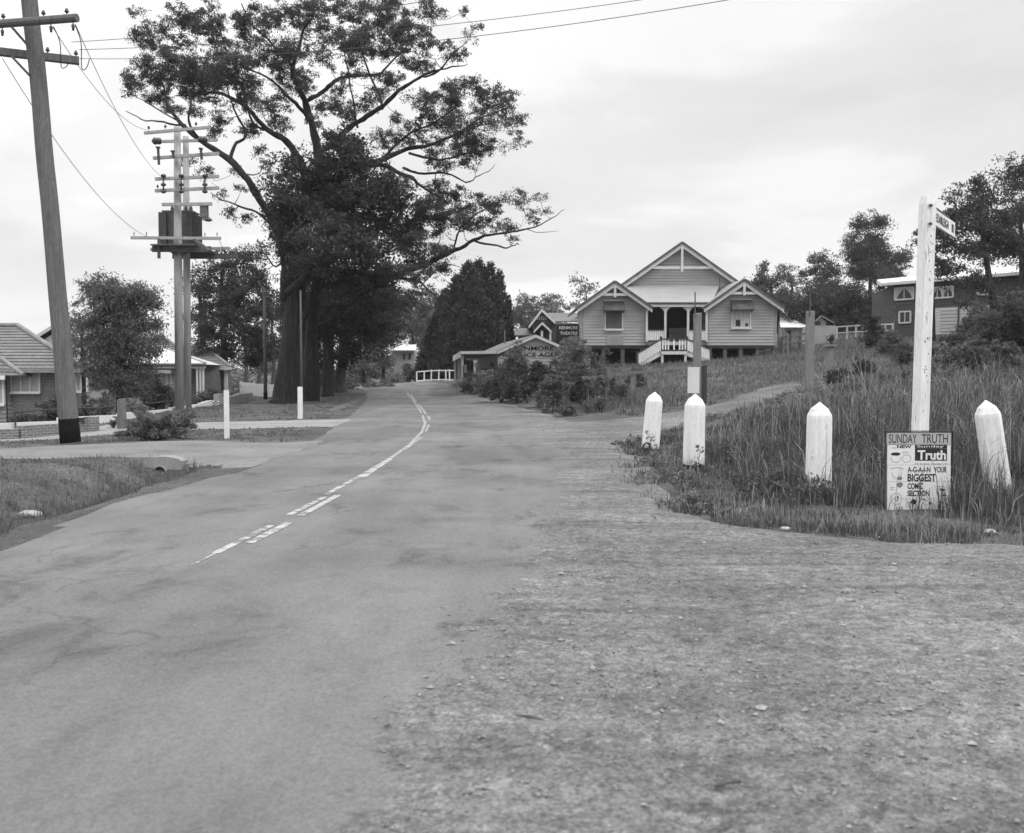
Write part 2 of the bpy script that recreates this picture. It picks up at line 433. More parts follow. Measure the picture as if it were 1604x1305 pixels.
def sheet(name, poly, res, off, m, attr=None, label=None):
    lo, hi = poly.min(0), poly.max(0)
    gx, gy = np.meshgrid(np.arange(lo[0], hi[0], res), np.arange(lo[1], hi[1], res))
    gx = gx.ravel()+rng.uniform(-.2, .2, gx.size)*res; gy = gy.ravel()+rng.uniform(-.2, .2, gy.size)*res
    ring = np.vstack([poly, poly[:1]])
    k = inside(gx, gy, poly); gx, gy = gx[k], gy[k]
    k = seg_dist(gx, gy, ring) > res*.35
    pts = [Vector(p) for p in poly] + [Vector(p) for p in zip(gx[k], gy[k])]
    nb = len(poly)
    vs, es, fs, *_ = delaunay_2d_cdt(pts, [], [list(range(nb))], 1, 1e-4)
    a = np.array([(v.x, v.y) for v in vs]); ed = np.clip(seg_dist(a[:,0], a[:,1], ring)/.45, 0, 1); z = H(a[:,0], a[:,1]) + (off+.02)*ed*ed*(3-2*ed) - .02
    me = bpy.data.meshes.new(name)
    V = np.column_stack([a, z])
    me.from_pydata(V.tolist(), [], [tuple(f) for f in fs]); me.update()
    if sum(p.normal.z for p in me.polygons) < 0: me.flip_normals()
    me.polygons.foreach_set('use_smooth', [True]*len(me.polygons))
    if attr:
        at = me.attributes.new('grit', 'FLOAT', 'POINT'); at.data.foreach_set('value', attr(a[:,0], a[:,1]).astype(np.float32))
    o = link_mesh(name, me, m); o['kind'] = 'structure'
    return o

# ground surfaces
def gravel_nodes(nt, vec):
    """Pale gravel: grit of several sizes, scuffed dark and swept pale areas. Returns colour and height."""
    a = N(nt, 'ShaderNodeTexNoise', i_Scale=.55, i_Detail=5.0, i_Roughness=.62); L(nt, vec, a.inputs['Vector'])
    c = RAMP(nt, a.outputs['Fac'], [(.28, .10), (.48, .155), (.68, .215)])
    v1 = N(nt, 'ShaderNodeTexVoronoi', i_Scale=62.0); L(nt, vec, v1.inputs['Vector'])
    s1 = N(nt, 'ShaderNodeRGBToBW'); L(nt, v1.outputs['Color'], s1.inputs[0])
    c = MATH(nt, 'MULTIPLY', c, RAMP(nt, s1.outputs[0], [(.1, .66), (.5, 1.0), (.88, 1.36)]))
    b = N(nt, 'ShaderNodeTexNoise', i_Scale=9.0, i_Detail=5.0, i_Roughness=.7); L(nt, vec, b.inputs['Vector'])
    c = MATH(nt, 'MULTIPLY', c, RAMP(nt, b.outputs['Fac'], [(.33, .62), (.5, 1.0), (.7, 1.22)]))
    v2 = N(nt, 'ShaderNodeTexVoronoi', i_Scale=21.0, i_Randomness=1.0); L(nt, vec, v2.inputs['Vector']); s2 = N(nt, 'ShaderNodeRGBToBW'); L(nt, v2.outputs['Color'], s2.inputs[0])
    c = MATH(nt, 'MULTIPLY', c, RAMP(nt, s2.outputs[0], [(.1, .80), (.45, 1.0), (.8, 1.0), (.9, 1.35)]))
    # wheel scuffs running across towards the side road
    mp = N(nt, 'ShaderNodeMapping'); mp.inputs['Rotation'].default_value = (0, 0, .16); mp.inputs['Scale'].default_value = (.10, 1.5, 1); L(nt, vec, mp.inputs[0])
    w1 = N(nt, 'ShaderNodeTexNoise', i_Scale=1.6, i_Detail=6.0, i_Roughness=.65, i_Distortion=.3); L(nt, mp.outputs[0], w1.inputs['Vector'])
    c = MATH(nt, 'MULTIPLY', c, RAMP(nt, w1.outputs['Fac'], [(.30, .62), (.46, 1.0), (.66, 1.2)]))
    h = MATH(nt, 'MULTIPLY_ADD', v1.outputs['Distance'], -.9); L(nt, MATH(nt, 'MULTIPLY', b.outputs['Fac'], 1.6), h.node.inputs[2])
    return c, h
def surf(name, builder, rough=.95, spec=.12, strength=.6, dist=.02):
    m = bpy.data.materials.new(name); m.use_nodes = True; nt = m.node_tree; b = nt.nodes['Principled BSDF']
    b.inputs['Roughness'].default_value = rough; b.inputs['Specular IOR Level'].default_value = spec
    tc = N(nt, 'ShaderNodeTexCoord'); c, h = builder(nt, tc.outputs['Object'])
    L(nt, c, b.inputs['Base Color'])
    bp = N(nt, 'ShaderNodeBump', i_Strength=strength, i_Distance=dist); L(nt, h, bp.inputs['Height']); L(nt, bp.outputs[0], b.inputs['Normal'])
    return m
def road_nodes(nt, vec):
    a = N(nt, 'ShaderNodeTexNoise', i_Scale=.30, i_Detail=4.0, i_Roughness=.55, i_Distortion=.4); L(nt, vec, a.inputs['Vector'])
    c = RAMP(nt, a.outputs['Fac'], [(.30, .118), (.5, .155), (.70, .192)])
    # worn hollows and cracks where the seal has gone dark
    mp = N(nt, 'ShaderNodeMapping'); mp.inputs['Scale'].default_value = (.8, .55, 1); L(nt, vec, mp.inputs[0])
    d = N(nt, 'ShaderNodeTexNoise', i_Scale=2.2, i_Detail=7.0, i_Roughness=.68, i_Distortion=.6); L(nt, mp.outputs[0], d.inputs['Vector'])
    big = N(nt, 'ShaderNodeTexNoise', i_Scale=.45, i_Detail=2.0); L(nt, vec, big.inputs['Vector'])
    kk = MATH(nt, 'ADD', d.outputs['Fac'], MATH(nt, 'MULTIPLY', big.outputs['Fac'], .35))
    c = MATH(nt, 'MULTIPLY', c, RAMP(nt, kk, [(.64, 1.0), (.75, .90), (.86, .62)]))
    e = N(nt, 'ShaderNodeTexNoise', i_Scale=28.0, i_Detail=4.0, i_Roughness=.7); L(nt, vec, e.inputs['Vector'])
    c = MATH(nt, 'MULTIPLY', c, RAMP(nt, e.outputs['Fac'], [(.3, .90), (.5, 1.0), (.7, 1.09)]))
    f = N(nt, 'ShaderNodeTexNoise', i_Scale=110.0, i_Detail=2.0); L(nt, vec, f.inputs['Vector'])
    c = MATH(nt, 'MULTIPLY', c, RAMP(nt, f.outputs['Fac'], [(.3, .92), (.7, 1.08)]))
    mp2 = N(nt, 'ShaderNodeMapping'); mp2.inputs['Scale'].default_value = (1.6, .10, 1); L(nt, vec, mp2.inputs[0])
    w1 = N(nt, 'ShaderNodeTexNoise', i_Scale=1.0, i_Detail=4.0, i_Roughness=.6); L(nt, mp2.outputs[0], w1.inputs['Vector'])
    c = MATH(nt, 'MULTIPLY', c, RAMP(nt, w1.outputs['Fac'], [(.3, .88), (.5, 1.0), (.7, 1.12)]))
    ag = N(nt, 'ShaderNodeTexVoronoi', i_Scale=85.0); L(nt, vec, ag.inputs['Vector']); agb = N(nt, 'ShaderNodeRGBToBW'); L(nt, ag.outputs['Color'], agb.inputs[0])
    c = MATH(nt, 'MULTIPLY', c, RAMP(nt, agb.outputs[0], [(.12, .85), (.5, 1.0), (.88, 1.15)]))
    wv = N(nt, 'ShaderNodeTexNoise', i_Scale=1.4, i_Detail=5.0); L(nt, vec, wv.inputs['Vector'])
    va = N(nt, 'ShaderNodeVectorMath', operation='MULTIPLY_ADD'); L(nt, wv.outputs['Color'], va.inputs[0]); va.inputs[1].default_value = (.9, .9, 0); L(nt, vec, va.inputs[2])
    cr = N(nt, 'ShaderNodeTexVoronoi', feature='DISTANCE_TO_EDGE', i_Scale=.75); L(nt, va.outputs[0], cr.inputs['Vector'])
    ck = RAMP(nt, cr.outputs['Distance'], [(.004, 1), (.016, 0)])
    ck = MATH(nt, 'MULTIPLY', ck, RAMP(nt, big.outputs['Fac'], [(.50, 0), (.60, .8)]))
    c = MATH(nt, 'MULTIPLY', c, MATH(nt, 'SUBTRACT', 1.0, MATH(nt, 'MULTIPLY', ck, .28)))
    # gravel swept over the edge of the seal
    gc, gh = gravel_nodes(nt, vec)
    at = N(nt, 'ShaderNodeAttribute', attribute_name='grit')
    g1 = N(nt, 'ShaderNodeTexNoise', i_Scale=1.6, i_Detail=7.0, i_Roughness=.72); L(nt, vec, g1.inputs['Vector'])
    k = MATH(nt, 'ADD', at.outputs['Fac'], MATH(nt, 'MULTIPLY', MATH(nt, 'SUBTRACT', g1.outputs['Fac'], .5), 1.3))
    k = RAMP(nt, k, [(.44, 0), (.56, 1)])
    mm = N(nt, 'ShaderNodeMix', data_type='FLOAT'); L(nt, k, mm.inputs[0]); L(nt, c, mm.inputs[2]); L(nt, gc, mm.inputs[3])
    hh = N(nt, 'ShaderNodeMix', data_type='FLOAT'); L(nt, k, hh.inputs[0]); L(nt, MATH(nt, 'ADD', MATH(nt, 'MULTIPLY', e.outputs['Fac'], .14), MATH(nt, 'MULTIPLY', d.outputs['Fac'], .12)), hh.inputs[2]); L(nt, gh, hh.inputs[3])
    return mm.outputs[0], hh.outputs[0]
def path_nodes(v):
    def f(nt, vec):
        a = N(nt, 'ShaderNodeTexNoise', i_Scale=.7, i_Detail=5.0, i_Roughness=.6); L(nt, vec, a.inputs['Vector'])
        c = RAMP(nt, a.outputs['Fac'], [(.3, v*.72), (.5, v), (.7, v*1.15)])
        b = N(nt, 'ShaderNodeTexNoise', i_Scale=14.0, i_Detail=5.0, i_Roughness=.7); L(nt, vec, b.inputs['Vector'])
        c = MATH(nt, 'MULTIPLY', c, RAMP(nt, b.outputs['Fac'], [(.3, .7), (.5, 1.0), (.7, 1.2)]))
        return c, b.outputs['Fac']
    return f
def soil_nodes(nt, vec):
    a = N(nt, 'ShaderNodeTexNoise', i_Scale=.5, i_Detail=6.0, i_Roughness=.65); L(nt, vec, a.inputs['Vector'])
    c = RAMP(nt, a.outputs['Fac'], [(.3, .06), (.5, .095), (.66, .135), (.75, .18)])
    b = N(nt, 'ShaderNodeTexNoise', i_Scale=16.0, i_Detail=5.0, i_Roughness=.75); L(nt, vec, b.inputs['Vector'])
    c = MATH(nt, 'MULTIPLY', c, RAMP(nt, b.outputs['Fac'], [(.3, .5), (.5, 1.0), (.7, 1.4)]))
    return c, b.outputs['Fac']
M['gravel'] = surf('gravel', gravel_nodes, strength=.75, dist=.018)
M['road'] = surf('bitumen', road_nodes, rough=.93, spec=.14, strength=.75, dist=.018)
M['track'] = surf('dirt_track', path_nodes(.22), strength=.5)
M['drive'] = surf('driveway_gravel', path_nodes(.19), strength=.8)
M['path'] = surf('pale_path', path_nodes(.26), strength=.4)
M['soil'] = surf('grassy_soil', soil_nodes, strength=.9, dist=.04)
M['dirt'] = surf('bare_dirt', path_nodes(.14), strength=.9, dist=.04)

ROAD_L = [('w',-4.7,-8),('w',-4.6,3),(0,856),(80,822),(160,790),(270,760),(370,738),(440,709),(500,682),(530,660),(556,643),(570,628),(574,620),(569,611)]
ROAD_R = [(716,612),(742,622),(775,636),(803,651),(835,670),(860,690),(880,720),(884,770),(862,830),(822,900),(770,970),(700,1050),(640,1150),(560,1305),('w',-.65,1.5),('w',-.7,-8)]
rl, rr = poly_pts(ROAD_L), poly_pts(ROAD_R)
END = np.array([(-20.5,92),(-12,95)])          # the road runs over the crest and bends away to the left
rr_wide = rr + np.array([1.5, 0]) * np.clip((58-rr[:,1])/20, .15, 1)[:,None]
road_poly = np.vstack([rl, [(-12.5,76)], END, [(-5.6,76)], rr_wide])
rrl = rr[::-1]
def grit(x, y):
    xr = np.interp(y, rrl[:,1], rrl[:,0]); xl = np.interp(y, rl[:,1], rl[:,0])
    wd = np.where(y < 30, 1.6, 1.2)
    return np.maximum((x-xr)/wd+.5, .34-(x-xl)/1.6)
APRON = [(716,612),(800,634),(858,655),(905,662),(960,657),(1040,648),(1120,633),(1175,613),(1222,601),(1256,598),(1262,604),(1240,612),(1190,632),(1130,652),(1060,668),(1005,682),
         (965,700),(958,722),(975,748),(1020,778),(1095,806),(1200,826),(1330,838),(1480,847),(1604,852),('w',9,8.2),('w',22,7),('w',22,-8),('w',-2.5,-8),('w',-2.4,1.5),
         (420,1305),(590,1050),(700,900),(790,770),(790,690),(750,650),(690,622)]
apron = smooth_poly(poly_pts(APRON), 1)
APR = np.vstack([apron, apron[:1]])[::2]; APR = np.vstack([APR, apron[:1]])
_ap = jitter(apron, .5, 0, 1)                 # a wandering edge where grass and gravel meet
apron = _ap + np.where((_ap[:,1] > 8)[:,None], np.column_stack([np.sin(_ap[:,0]*2.7+_ap[:,1]*1.1)*.13+np.sin(_ap[:,1]*4.3)*.07, np.sin(_ap[:,0]*3.1+_ap[:,1]*.7)*.16+np.sin(_ap[:,0]*6.7+1)*.08]), 0)
DRIVE = [(-420,735),(-200,726),(0,719),(120,716),(225,716),(262,722),(300,730),(372,738),(480,716),(560,690),(540,684),(492,690),(420,694),(355,690),(240,691),(130,697),(60,699),(0,703),(-420,716)]
drive = smooth_poly(poly_pts(DRIVE), 1)
FOOT = [(-420,712),(-200,704),(0,692),(40,691),(110,686),(200,678),(300,673),(420,671),(505,669),(575,666),(600,656),(560,655),(480,658),(330,660),(240,665),(190,658),(150,668),(100,675),(0,685),(-200,695),(-420,702)]
foot = smooth_poly(poly_pts(FOOT), 1)
road = sheet('road', jitter(road_poly, .7, .05, 1), .55, .050, M['road'], grit)
sheet('gravel_apron', jitter(apron, .4, .07, 2), .45, .030, M['gravel'])
sheet('gravel_driveway', jitter(drive, .4, .06, 3), .45, .026, M['drive'])
sheet('footpath', jitter(foot, .4, .05, 4), .5, .022, M['path'])
BARE = [[(1100,800),(1125,786),(1190,782),(1240,795),(1225,815),(1160,822)], [(1290,716),(1330,704),(1362,712),(1358,738),(1320,742)], [(1262,590),(1290,577),(1330,575),(1340,590),(1300,597)], [(500,655),(545,640),(570,628),(572,618),(545,628),(500,644)]]
bare = [smooth_poly(poly_pts(q), 2) for q in BARE]
for i, q in enumerate(bare):
    sheet('bare_dirt', jitter(q, .2, .04, 9+i), .3, .04, M['dirt'])
SHEETS = [road_poly, apron, drive, foot]
def on_sheet(x, y, extra=True):
    k = np.zeros(np.shape(x), bool)
    for q in SHEETS + (bare if extra else []): k |= inside(x, y, q)
    return k

# the ground itself: one sheet, fine near the camera, out to the horizon
def axis(lo, hi, f0, g):
    a = [0.0]; s = f0
    while a[-1] < hi: s = min(max(f0, abs(a[-1])*g), 40); a.append(a[-1]+s)
    b = [0.0]; s = f0
    while b[-1] > lo: s = min(max(f0, abs(b[-1])*g), 40); b.append(b[-1]-s)
    return np.array(b[:0:-1] + a)
gx, gy = axis(-700, 700, .30, .03), axis(-60, 900, .30, .02)
XX, YY = np.meshgrid(gx, gy)
ZZ = H(XX, YY)
sh_ = np.zeros(XX.shape, bool)
for q in SHEETS:
    i_ = inside(XX, YY, q)
    sh_[i_] |= seg_dist(XX[i_], YY[i_], np.vstack([q, q[:1]])) > .22
near_ = on_sheet(XX, YY)
for a_, b_ in ((0,1),(0,-1),(1,1),(1,-1)): near_ |= np.roll(near_, b_, a_)
bump = 0.018*np.sin(XX*2.1+np.sin(YY*1.3)*1.5)*np.sin(YY*1.7+np.sin(XX*.9)) + 0.02*rng.standard_normal(XX.shape)
ZZ = ZZ + np.where(sh_, -.06, np.where(near_, .0, 1)*bump*np.clip((60-np.hypot(XX, YY))/30, 0, 1))
nx, ny = len(gx), len(gy)
idx = np.arange(nx*ny).reshape(ny, nx)
q = np.stack([idx[:-1,:-1], idx[:-1,1:], idx[1:,1:], idx[1:,:-1]], -1).reshape(-1, 4)
me = bpy.data.meshes.new('ground')
me.from_pydata(np.column_stack([XX.ravel(), YY.ravel(), ZZ.ravel()]).tolist(), [], q.tolist()); me.update()
me.polygons.foreach_set('use_smooth', [True]*len(me.polygons))
go = link_mesh('ground', me, M['soil']); go['kind'] = 'structure'

# painted centre lines
mk = MB()
def stripe(pts, wdt, off):
    P = [G(*p) for p in pts]
    Q = []
    for a, b in zip(P[:-1], P[1:]):
        k = max(1, int((b-a).length/.4))
        Q += [a.lerp(b, j/k) for j in range(k)]
    Q.append(P[-1])
    for i in range(len(Q)-1):
        a, b = Q[i], Q[i+1]; t0 = (Q[min(i+1,len(Q)-1)]-Q[max(i-1,0)]); t1 = (Q[min(i+2,len(Q)-1)]-Q[i])
        n0 = Vector((t0.y,-t0.x,0)).normalized()*wdt/2; n1 = Vector((t1.y,-t1.x,0)).normalized()*wdt/2
        z = lambda p: Vector((p.x, p.y, Hs(p.x, p.y)+.0535+off))
        mk.quad(z(a-n0), z(a+n0), z(b+n1), z(b-n1))
stripe([(338,876),(425,831)], .078, 0); stripe([(453,814),(508,785)], .078, 0)
stripe([(511,781),(570,748),(612,722),(645,697),(661,680),(666,666),(662,653)], .074, 0)
stripe([(660,649),(652,636),(645,626),(638,617)], .078, 0)
stripe([(390,860),(453,827)], .090, .001); stripe([(470,816),(530,782)], .086, .001); stripe([(567,755),(612,724)], .078, .001)
stripe([(631,710),(661,688)], .078, .001); stripe([(667,679),(672,668)], .078, .001); stripe([(673,660),(671,654)], .078, .001)
stripe([(667,651),(655,634)], .078, .001); stripe([(652,631),(644,619)], .078, .001)
stripe([(300,896),(340,875)], .023, 0)
M['line'] = mat('road_paint', .38, .25, 4, .2, 60, .8, dirt=(6, .485, .165))
mk.build('road_markings', M['line'])['kind'] = 'structure'

# ------------------------------------------------------------------ grass
def blades(name, region, n, hfun, m, dmin=2, dmax=60, xspan=None, wk=.0009, wmin=.005, seed=1, lean=.45, label=None, clump=.0, fray=0):
    """Grass blades (thin bent triangles) over the ground; region(x, y) gives a probability, hfun the height."""
    r = np.random.default_rng(seed)
    # about even in the picture: depth ~ 1/d
    u = r.random(n); d = 1/((1/dmin)*(1-u)+(1/dmax)*u)
    d = np.exp(np.log(dmin)*(1-u)+np.log(dmax)*u)
    t = r.random(n)*1.24-.62
    x = t*d; y = d
    if clump:
        k = r.integers(0, n, n); x2, y2 = x[k], y[k]
        s = clump*(1+0*y); gsel = r.random(n) < .75
        q_ = r.integers(0, max(1, n//22), n)
        x = np.where(gsel, x[q_]+r.normal(size=n)*s, x); y = np.where(gsel, y[q_]+r.normal(size=n)*s, y)
    os_ = on_sheet(x, y, False)
    if fray:                       # tufts straggling out over the gravel
        i_ = np.where(os_)[0]; dd = seg_dist(x[i_], y[i_], APR)
        os_[i_] = dd > fray*np.clip(vnoise(x[i_], y[i_], 2.2, 6)*1.6-.5, 0, 1)
    k = (r.random(n) < region(x, y)) & ~os_ & (y > 1.5)
    x, y = x[k], y[k]; n = len(x)
    z = H(x, y) - .02
    h = hfun(x, y)*np.clip(r.gamma(5, .2, n), .35, 2.2)
    wd = np.maximum(wmin, wk*y)*r.uniform(.7, 1.4, n)
    a = r.uniform(0, 2*np.pi, n); la = h*np.abs(r.normal(0, lean, n)); dx, dy = np.cos(a)*la, np.sin(a)*la
    b = r.uniform(0, np.pi, n); wx, wy = np.cos(b)*wd/2, np.sin(b)*wd/2*.5
    V = np.empty((n, 2, 4, 3), np.float32)
    mid = np.stack([x+dx*.35, y+dy*.35, z+h*.6], -1); tip = np.stack([x+dx, y+dy, z+h*np.clip(1-la/h*.3, .4, 1)], -1)
    off = np.stack([wx, wy, 0*wx], -1); base = np.stack([x, y, z], -1)
    V[:,0,0] = base-off; V[:,0,1] = base+off; V[:,0,2] = mid+off*.8; V[:,0,3] = mid-off*.8
    V[:,1,0] = mid-off*.8; V[:,1,1] = mid+off*.8; V[:,1,2] = tip+off*.12; V[:,1,3] = tip-off*.12
    o = np_mesh(name, V.reshape(-1, 3), 4, m); o['kind'] = 'stuff'
    if label: o['label'] = label
    return o
def vnoise(x, y, s, seed=0):
    x = np.asarray(x)*s; y = np.asarray(y)*s
    return (np.sin(x*1.7+seed+1.3*np.sin(y*1.1+seed))+np.sin(y*2.3-seed*2+1.7*np.sin(x*.7))+np.sin((x+y)*1.1+seed*3))/6+.5
M['grass'] = leafmat('long_grass', .092, .5, 1.2); M['grassdry'] = leafmat('dry_grass_stems', .25, .4, 1.5)
M['turf'] = leafmat('short_turf', .135, .4, .8)
def smooth(a, lo, hi): 
    t = np.clip((a-lo)/(hi-lo), 0, 1); return t*t*(3-2*t)
def right_field(x, y):
    lo = np.interp(y, [8.5, 11, 13, 16, 20, 24, 60], [2.4, 1.2, 1.1, 1.5, 1.9, 3.4, 3.6])
    k = smooth(x, lo, lo+.5)*(1-smooth(y, 33, 40))
    return k*(.12+.88*smooth(vnoise(x, y, 1.1, 2)*.6+vnoise(x, y, 2.7, 8)*.4, .30, .56))
def right_h(x, y):
    e = smooth(seg_dist(x, y, APR), 1.0, 2.4)
    return (.075+.09*e+.46*e*smooth(vnoise(x, y, .8, 5)*.6+vnoise(x, y, 2.1, 1)*.4, .3, .65))*(1-.6*smooth(y, 17, 27))
blades('tall_grass', right_field, 300000, right_h, M['grass'], 8.5, 44, seed=3, lean=.6, clump=.11, fray=.7, label='unmown grass growing around the white posts and poster board')
blades('dry_grass', lambda x, y: .6*right_field(x, y), 75000, lambda x, y: 1.3*right_h(x, y)+.05, M['grassdry'], 8.6, 40, seed=4, lean=.4, clump=.12, fray=.6, label='pale dry grass stems among the unmown grass')
def slope(x, y):
    return smooth(x, 1.5, 3)*smooth(y, 34, 40)*(1-smooth(y, 90, 100))
blades('lawn_grass', slope, 150000, lambda x, y: .10+.10*vnoise(x, y, .5, 3)+.38*np.exp(-((y-37.5)/4)**2)*(1-smooth(x, 5, 7.5))*vnoise(x, y, 1.3, 2), M['turf'], 33, 100, seed=5, wk=.0007, label='short grass on the slope before the timber hall')
def verge(x, y):
    xl = np.interp(y, rl[:,1], rl[:,0])
    return smooth(-x, -xl+.15, -xl+.7)*(.45+.55*smooth(vnoise(x, y, .8, 7), .25, .55))
def verge_h(x, y):
    d = seg_dist(x, y, DITCH)
    return .040+.025*vnoise(x, y, .6, 1)+.05*np.exp(-(d/.42)**2)*(y < 17.5)
blades('verge_grass', verge, 260000, verge_h, M['turf'], 6.5, 75, seed=6, clump=.07, label='short grass on the verge left of the road')
def weeds(x, y):
    d = seg_dist(x, y, DITCH)
    return np.exp(-((d-.15)/.5)**2)*(y < 17.6)*smooth(vnoise(x, y, 1.6, 4), .35, .65)
blades('ditch_weeds', weeds, 60000, lambda x, y: .13+0*x, M['turf'], 6.5, 18, seed=8, clump=.09, label='ragged weeds growing along the roadside ditch')
# stones on the gravel
def stones(n, seed, region, dmin, dmax, s0, s1, name, m, label, z0=.03):
    r = np.random.default_rng(seed); u = r.random(n)
    d = np.exp(np.log(dmin)*(1-u)+np.log(dmax)*u); x = (r.random(n)*1.24-.62)*d; y = d
    k = r.random(n) < region(x, y); x, y = x[k], y[k]; n = len(x)
    s = s0*np.exp(r.exponential(.45, n)); s = np.minimum(s, s1)
    z = H(x, y)+np.where(inside(x, y, road_poly) & (seg_dist(x, y, np.vstack([road_poly, road_poly[:1]])) > .25), .05, z0)+s*.25
    base = np.array([(1,0,0),(0,1,0),(-1,0,0),(0,-1,0),(0,0,1),(0,0,-1)], float)
    P = base[None]*r.uniform(.55, 1.2, (n, 6, 3))
    P += r.normal(0, .18, (n, 6, 3))
    a = r.uniform(0, 6.28, n); ca, sa = np.cos(a), np.sin(a)
    X = P[...,0]*ca[:,None]-P[...,1]*sa[:,None]; Y = P[...,0]*sa[:,None]+P[...,1]*ca[:,None]
    P = np.stack([X*s[:,None]+x[:,None], Y*s[:,None]+y[:,None], P[...,2]*s[:,None]*.6+z[:,None]], -1)
    tri = np.array([(0,1,4),(1,2,4),(2,3,4),(3,0,4),(1,0,5),(2,1,5),(3,2,5),(0,3,5)])
    o = np_mesh(name, P[:,tri].reshape(-1, 3), 3, m); o['kind'] = 'stuff'; o['label'] = label
    return o
def on_gravel(x, y):
    return (inside(x, y, apron) & (grit(x, y)+(vnoise(x, y, 1.3, 2)-.5)*.8 > .5))*(.25+.75*smooth(vnoise(x, y, 1.1, 9), .35, .6))
stones(40000, 21, on_gravel, 2.5, 15, .0032, .019, 'gravel_stones', M['stone'], 'loose stones scattered over the gravel shoulder')
stones(700, 23, lambda x, y: .8*on_gravel(x, y), 2.8, 12, .007, .026, 'pale_pebbles', M['rock'], 'paler pebbles lying among the gravel')
# ------------------------------------------------------------------ trees and shrubs
def catmull(P, k=4):
    P = [Vector(p) for p in P]
    if len(P) < 3: return [P[0].lerp(P[-1], i/k) for i in range(k+1)]
    o = []
    for i in range(len(P)-1):
        a = P[max(i-1, 0)]; b = P[i]; c = P[i+1]; d = P[min(i+2, len(P)-1)]
        for j in range(k):
            t = j/k
            o.append(.5*((2*b)+(c-a)*t+(2*a-5*b+4*c-d)*t*t+(3*b-a-3*c+d)*t**3))
    o.append(P[-1]); return o
def leaves(name, cent, rad, per, size, m, parent, r, droop=.3, tuft=.30, flat=.6, width=.42, fine=(.66, 2.1)):
    """Leaf faces round the given clump centres: each clump is a handful of sprays, each spray a handful of leaves."""
    size = size*fine[0]; per = int(per*fine[1])
    n = len(cent); nt_ = max(4, per//24)
    T = r.normal(size=(n, nt_, 3)); T /= np.linalg.norm(T, axis=-1, keepdims=True)
    T *= (r.random((n, nt_, 1))**.45); T[...,2] *= flat
    T = cent[:,None]+T*np.asarray(rad)[:,None,None]
    k = max(4, per//nt_)
    tr_ = np.asarray(rad)[:,None,None,None]*tuft
    c = T[:,:,None]+r.normal(size=(n, nt_, k, 3))*tr_*np.array([.75, .75, .5])
    c = c.reshape(-1, 3); q = len(c)
    d = r.normal(size=(q, 3)); d[:,2] -= droop*1.5; d /= np.linalg.norm(d, axis=1, keepdims=True)
    s = np.cross(d, r.normal(size=(q, 3))); s /= np.linalg.norm(s, axis=1, keepdims=True)+1e-9
    ln = size*r.uniform(.6, 1.35, (q, 1)); wd = ln*width*r.uniform(.7, 1.3, (q, 1))
    V = np.stack([c-d*ln/2, c+s*wd/2-d*ln*.05, c+d*ln/2, c-s*wd/2-d*ln*.05], 1)
    return np_mesh(name, V.reshape(-1, 3), 4, m, parent)

def grow(mb, limbs, cent, r, tip=.012, powr=.5, lift=.35, sides=5, maxr=.5, sag=.12):
    """Twigs from the limbs (lists of (point, radius)) out to every clump centre, each branching off the nearest wood already there."""
    nodes = []; nr = []
    for lb in limbs:
        for p, rr in lb: nodes.append(tuple(p)); nr.append(rr)
    nodes = np.array(nodes); nr = np.array(nr)
    dist = np.array([np.min(((nodes-c)**2).sum(1)) for c in cent])
    for i in np.argsort(dist):
        c = cent[i]
        dv = c-nodes; dl = np.sqrt((dv**2).sum(1))+1e-6
        cost = dl*(1+lift*np.clip(-dv[:,2]/dl+.1, 0, 1)*2)
        j = int(np.argmin(cost)); a = nodes[j]; l_ = dl[j]
        if l_ < .05: continue
        k = max(3, min(7, int(l_/.35)+2))
        t = np.linspace(0, 1, k)[:,None]
        wob = r.normal(size=(k, 3))*l_*.06; wob[0] = 0; wob[-1] = 0
        P = a+(c-a)*t+wob; P[:,2] -= np.sin(np.pi*t[:,0])*l_*sag
        r0 = min(nr[j]*.62, tip+.022*l_); r0 = max(r0, tip)
        R = np.linspace(r0, tip*.6, k)
        mb.tube(P, list(R), sides if r0 > .04 else 3, cap=False)
        nodes = np.vstack([nodes, P[1:]]); nr = np.concatenate([nr, R[1:]])

def lobe_points(lobes, d, r, spacing, core=.35, thick=.85, zs=1.0):
    out_ = []
    for lb in lobes:
        cx_, cy_, rx_, ry_ = lb[:4]; dd = d+(lb[4] if len(lb) > 4 else 0)
        s = dd/F; o = W(cx_, cy_, dd); a, b, c = rx_*s, max(rx_, ry_)*s*thick, ry_*s*zs
        n = max(2, int(5.5*a*b*c/spacing**3*.55*(1-core**3))) if a*b*c > spacing**3*.4 else 1
        n = min(n, 90)
        for _ in range(n):
            v = Vector(r.normal(size=3)).normalized()*((core**3+(1-core**3)*r.random())**(1/3))
            out_.append((o.x+v.x*a*.93, o.y+v.y*b, o.z+v.z*c*.9))
    return np.array(out_)

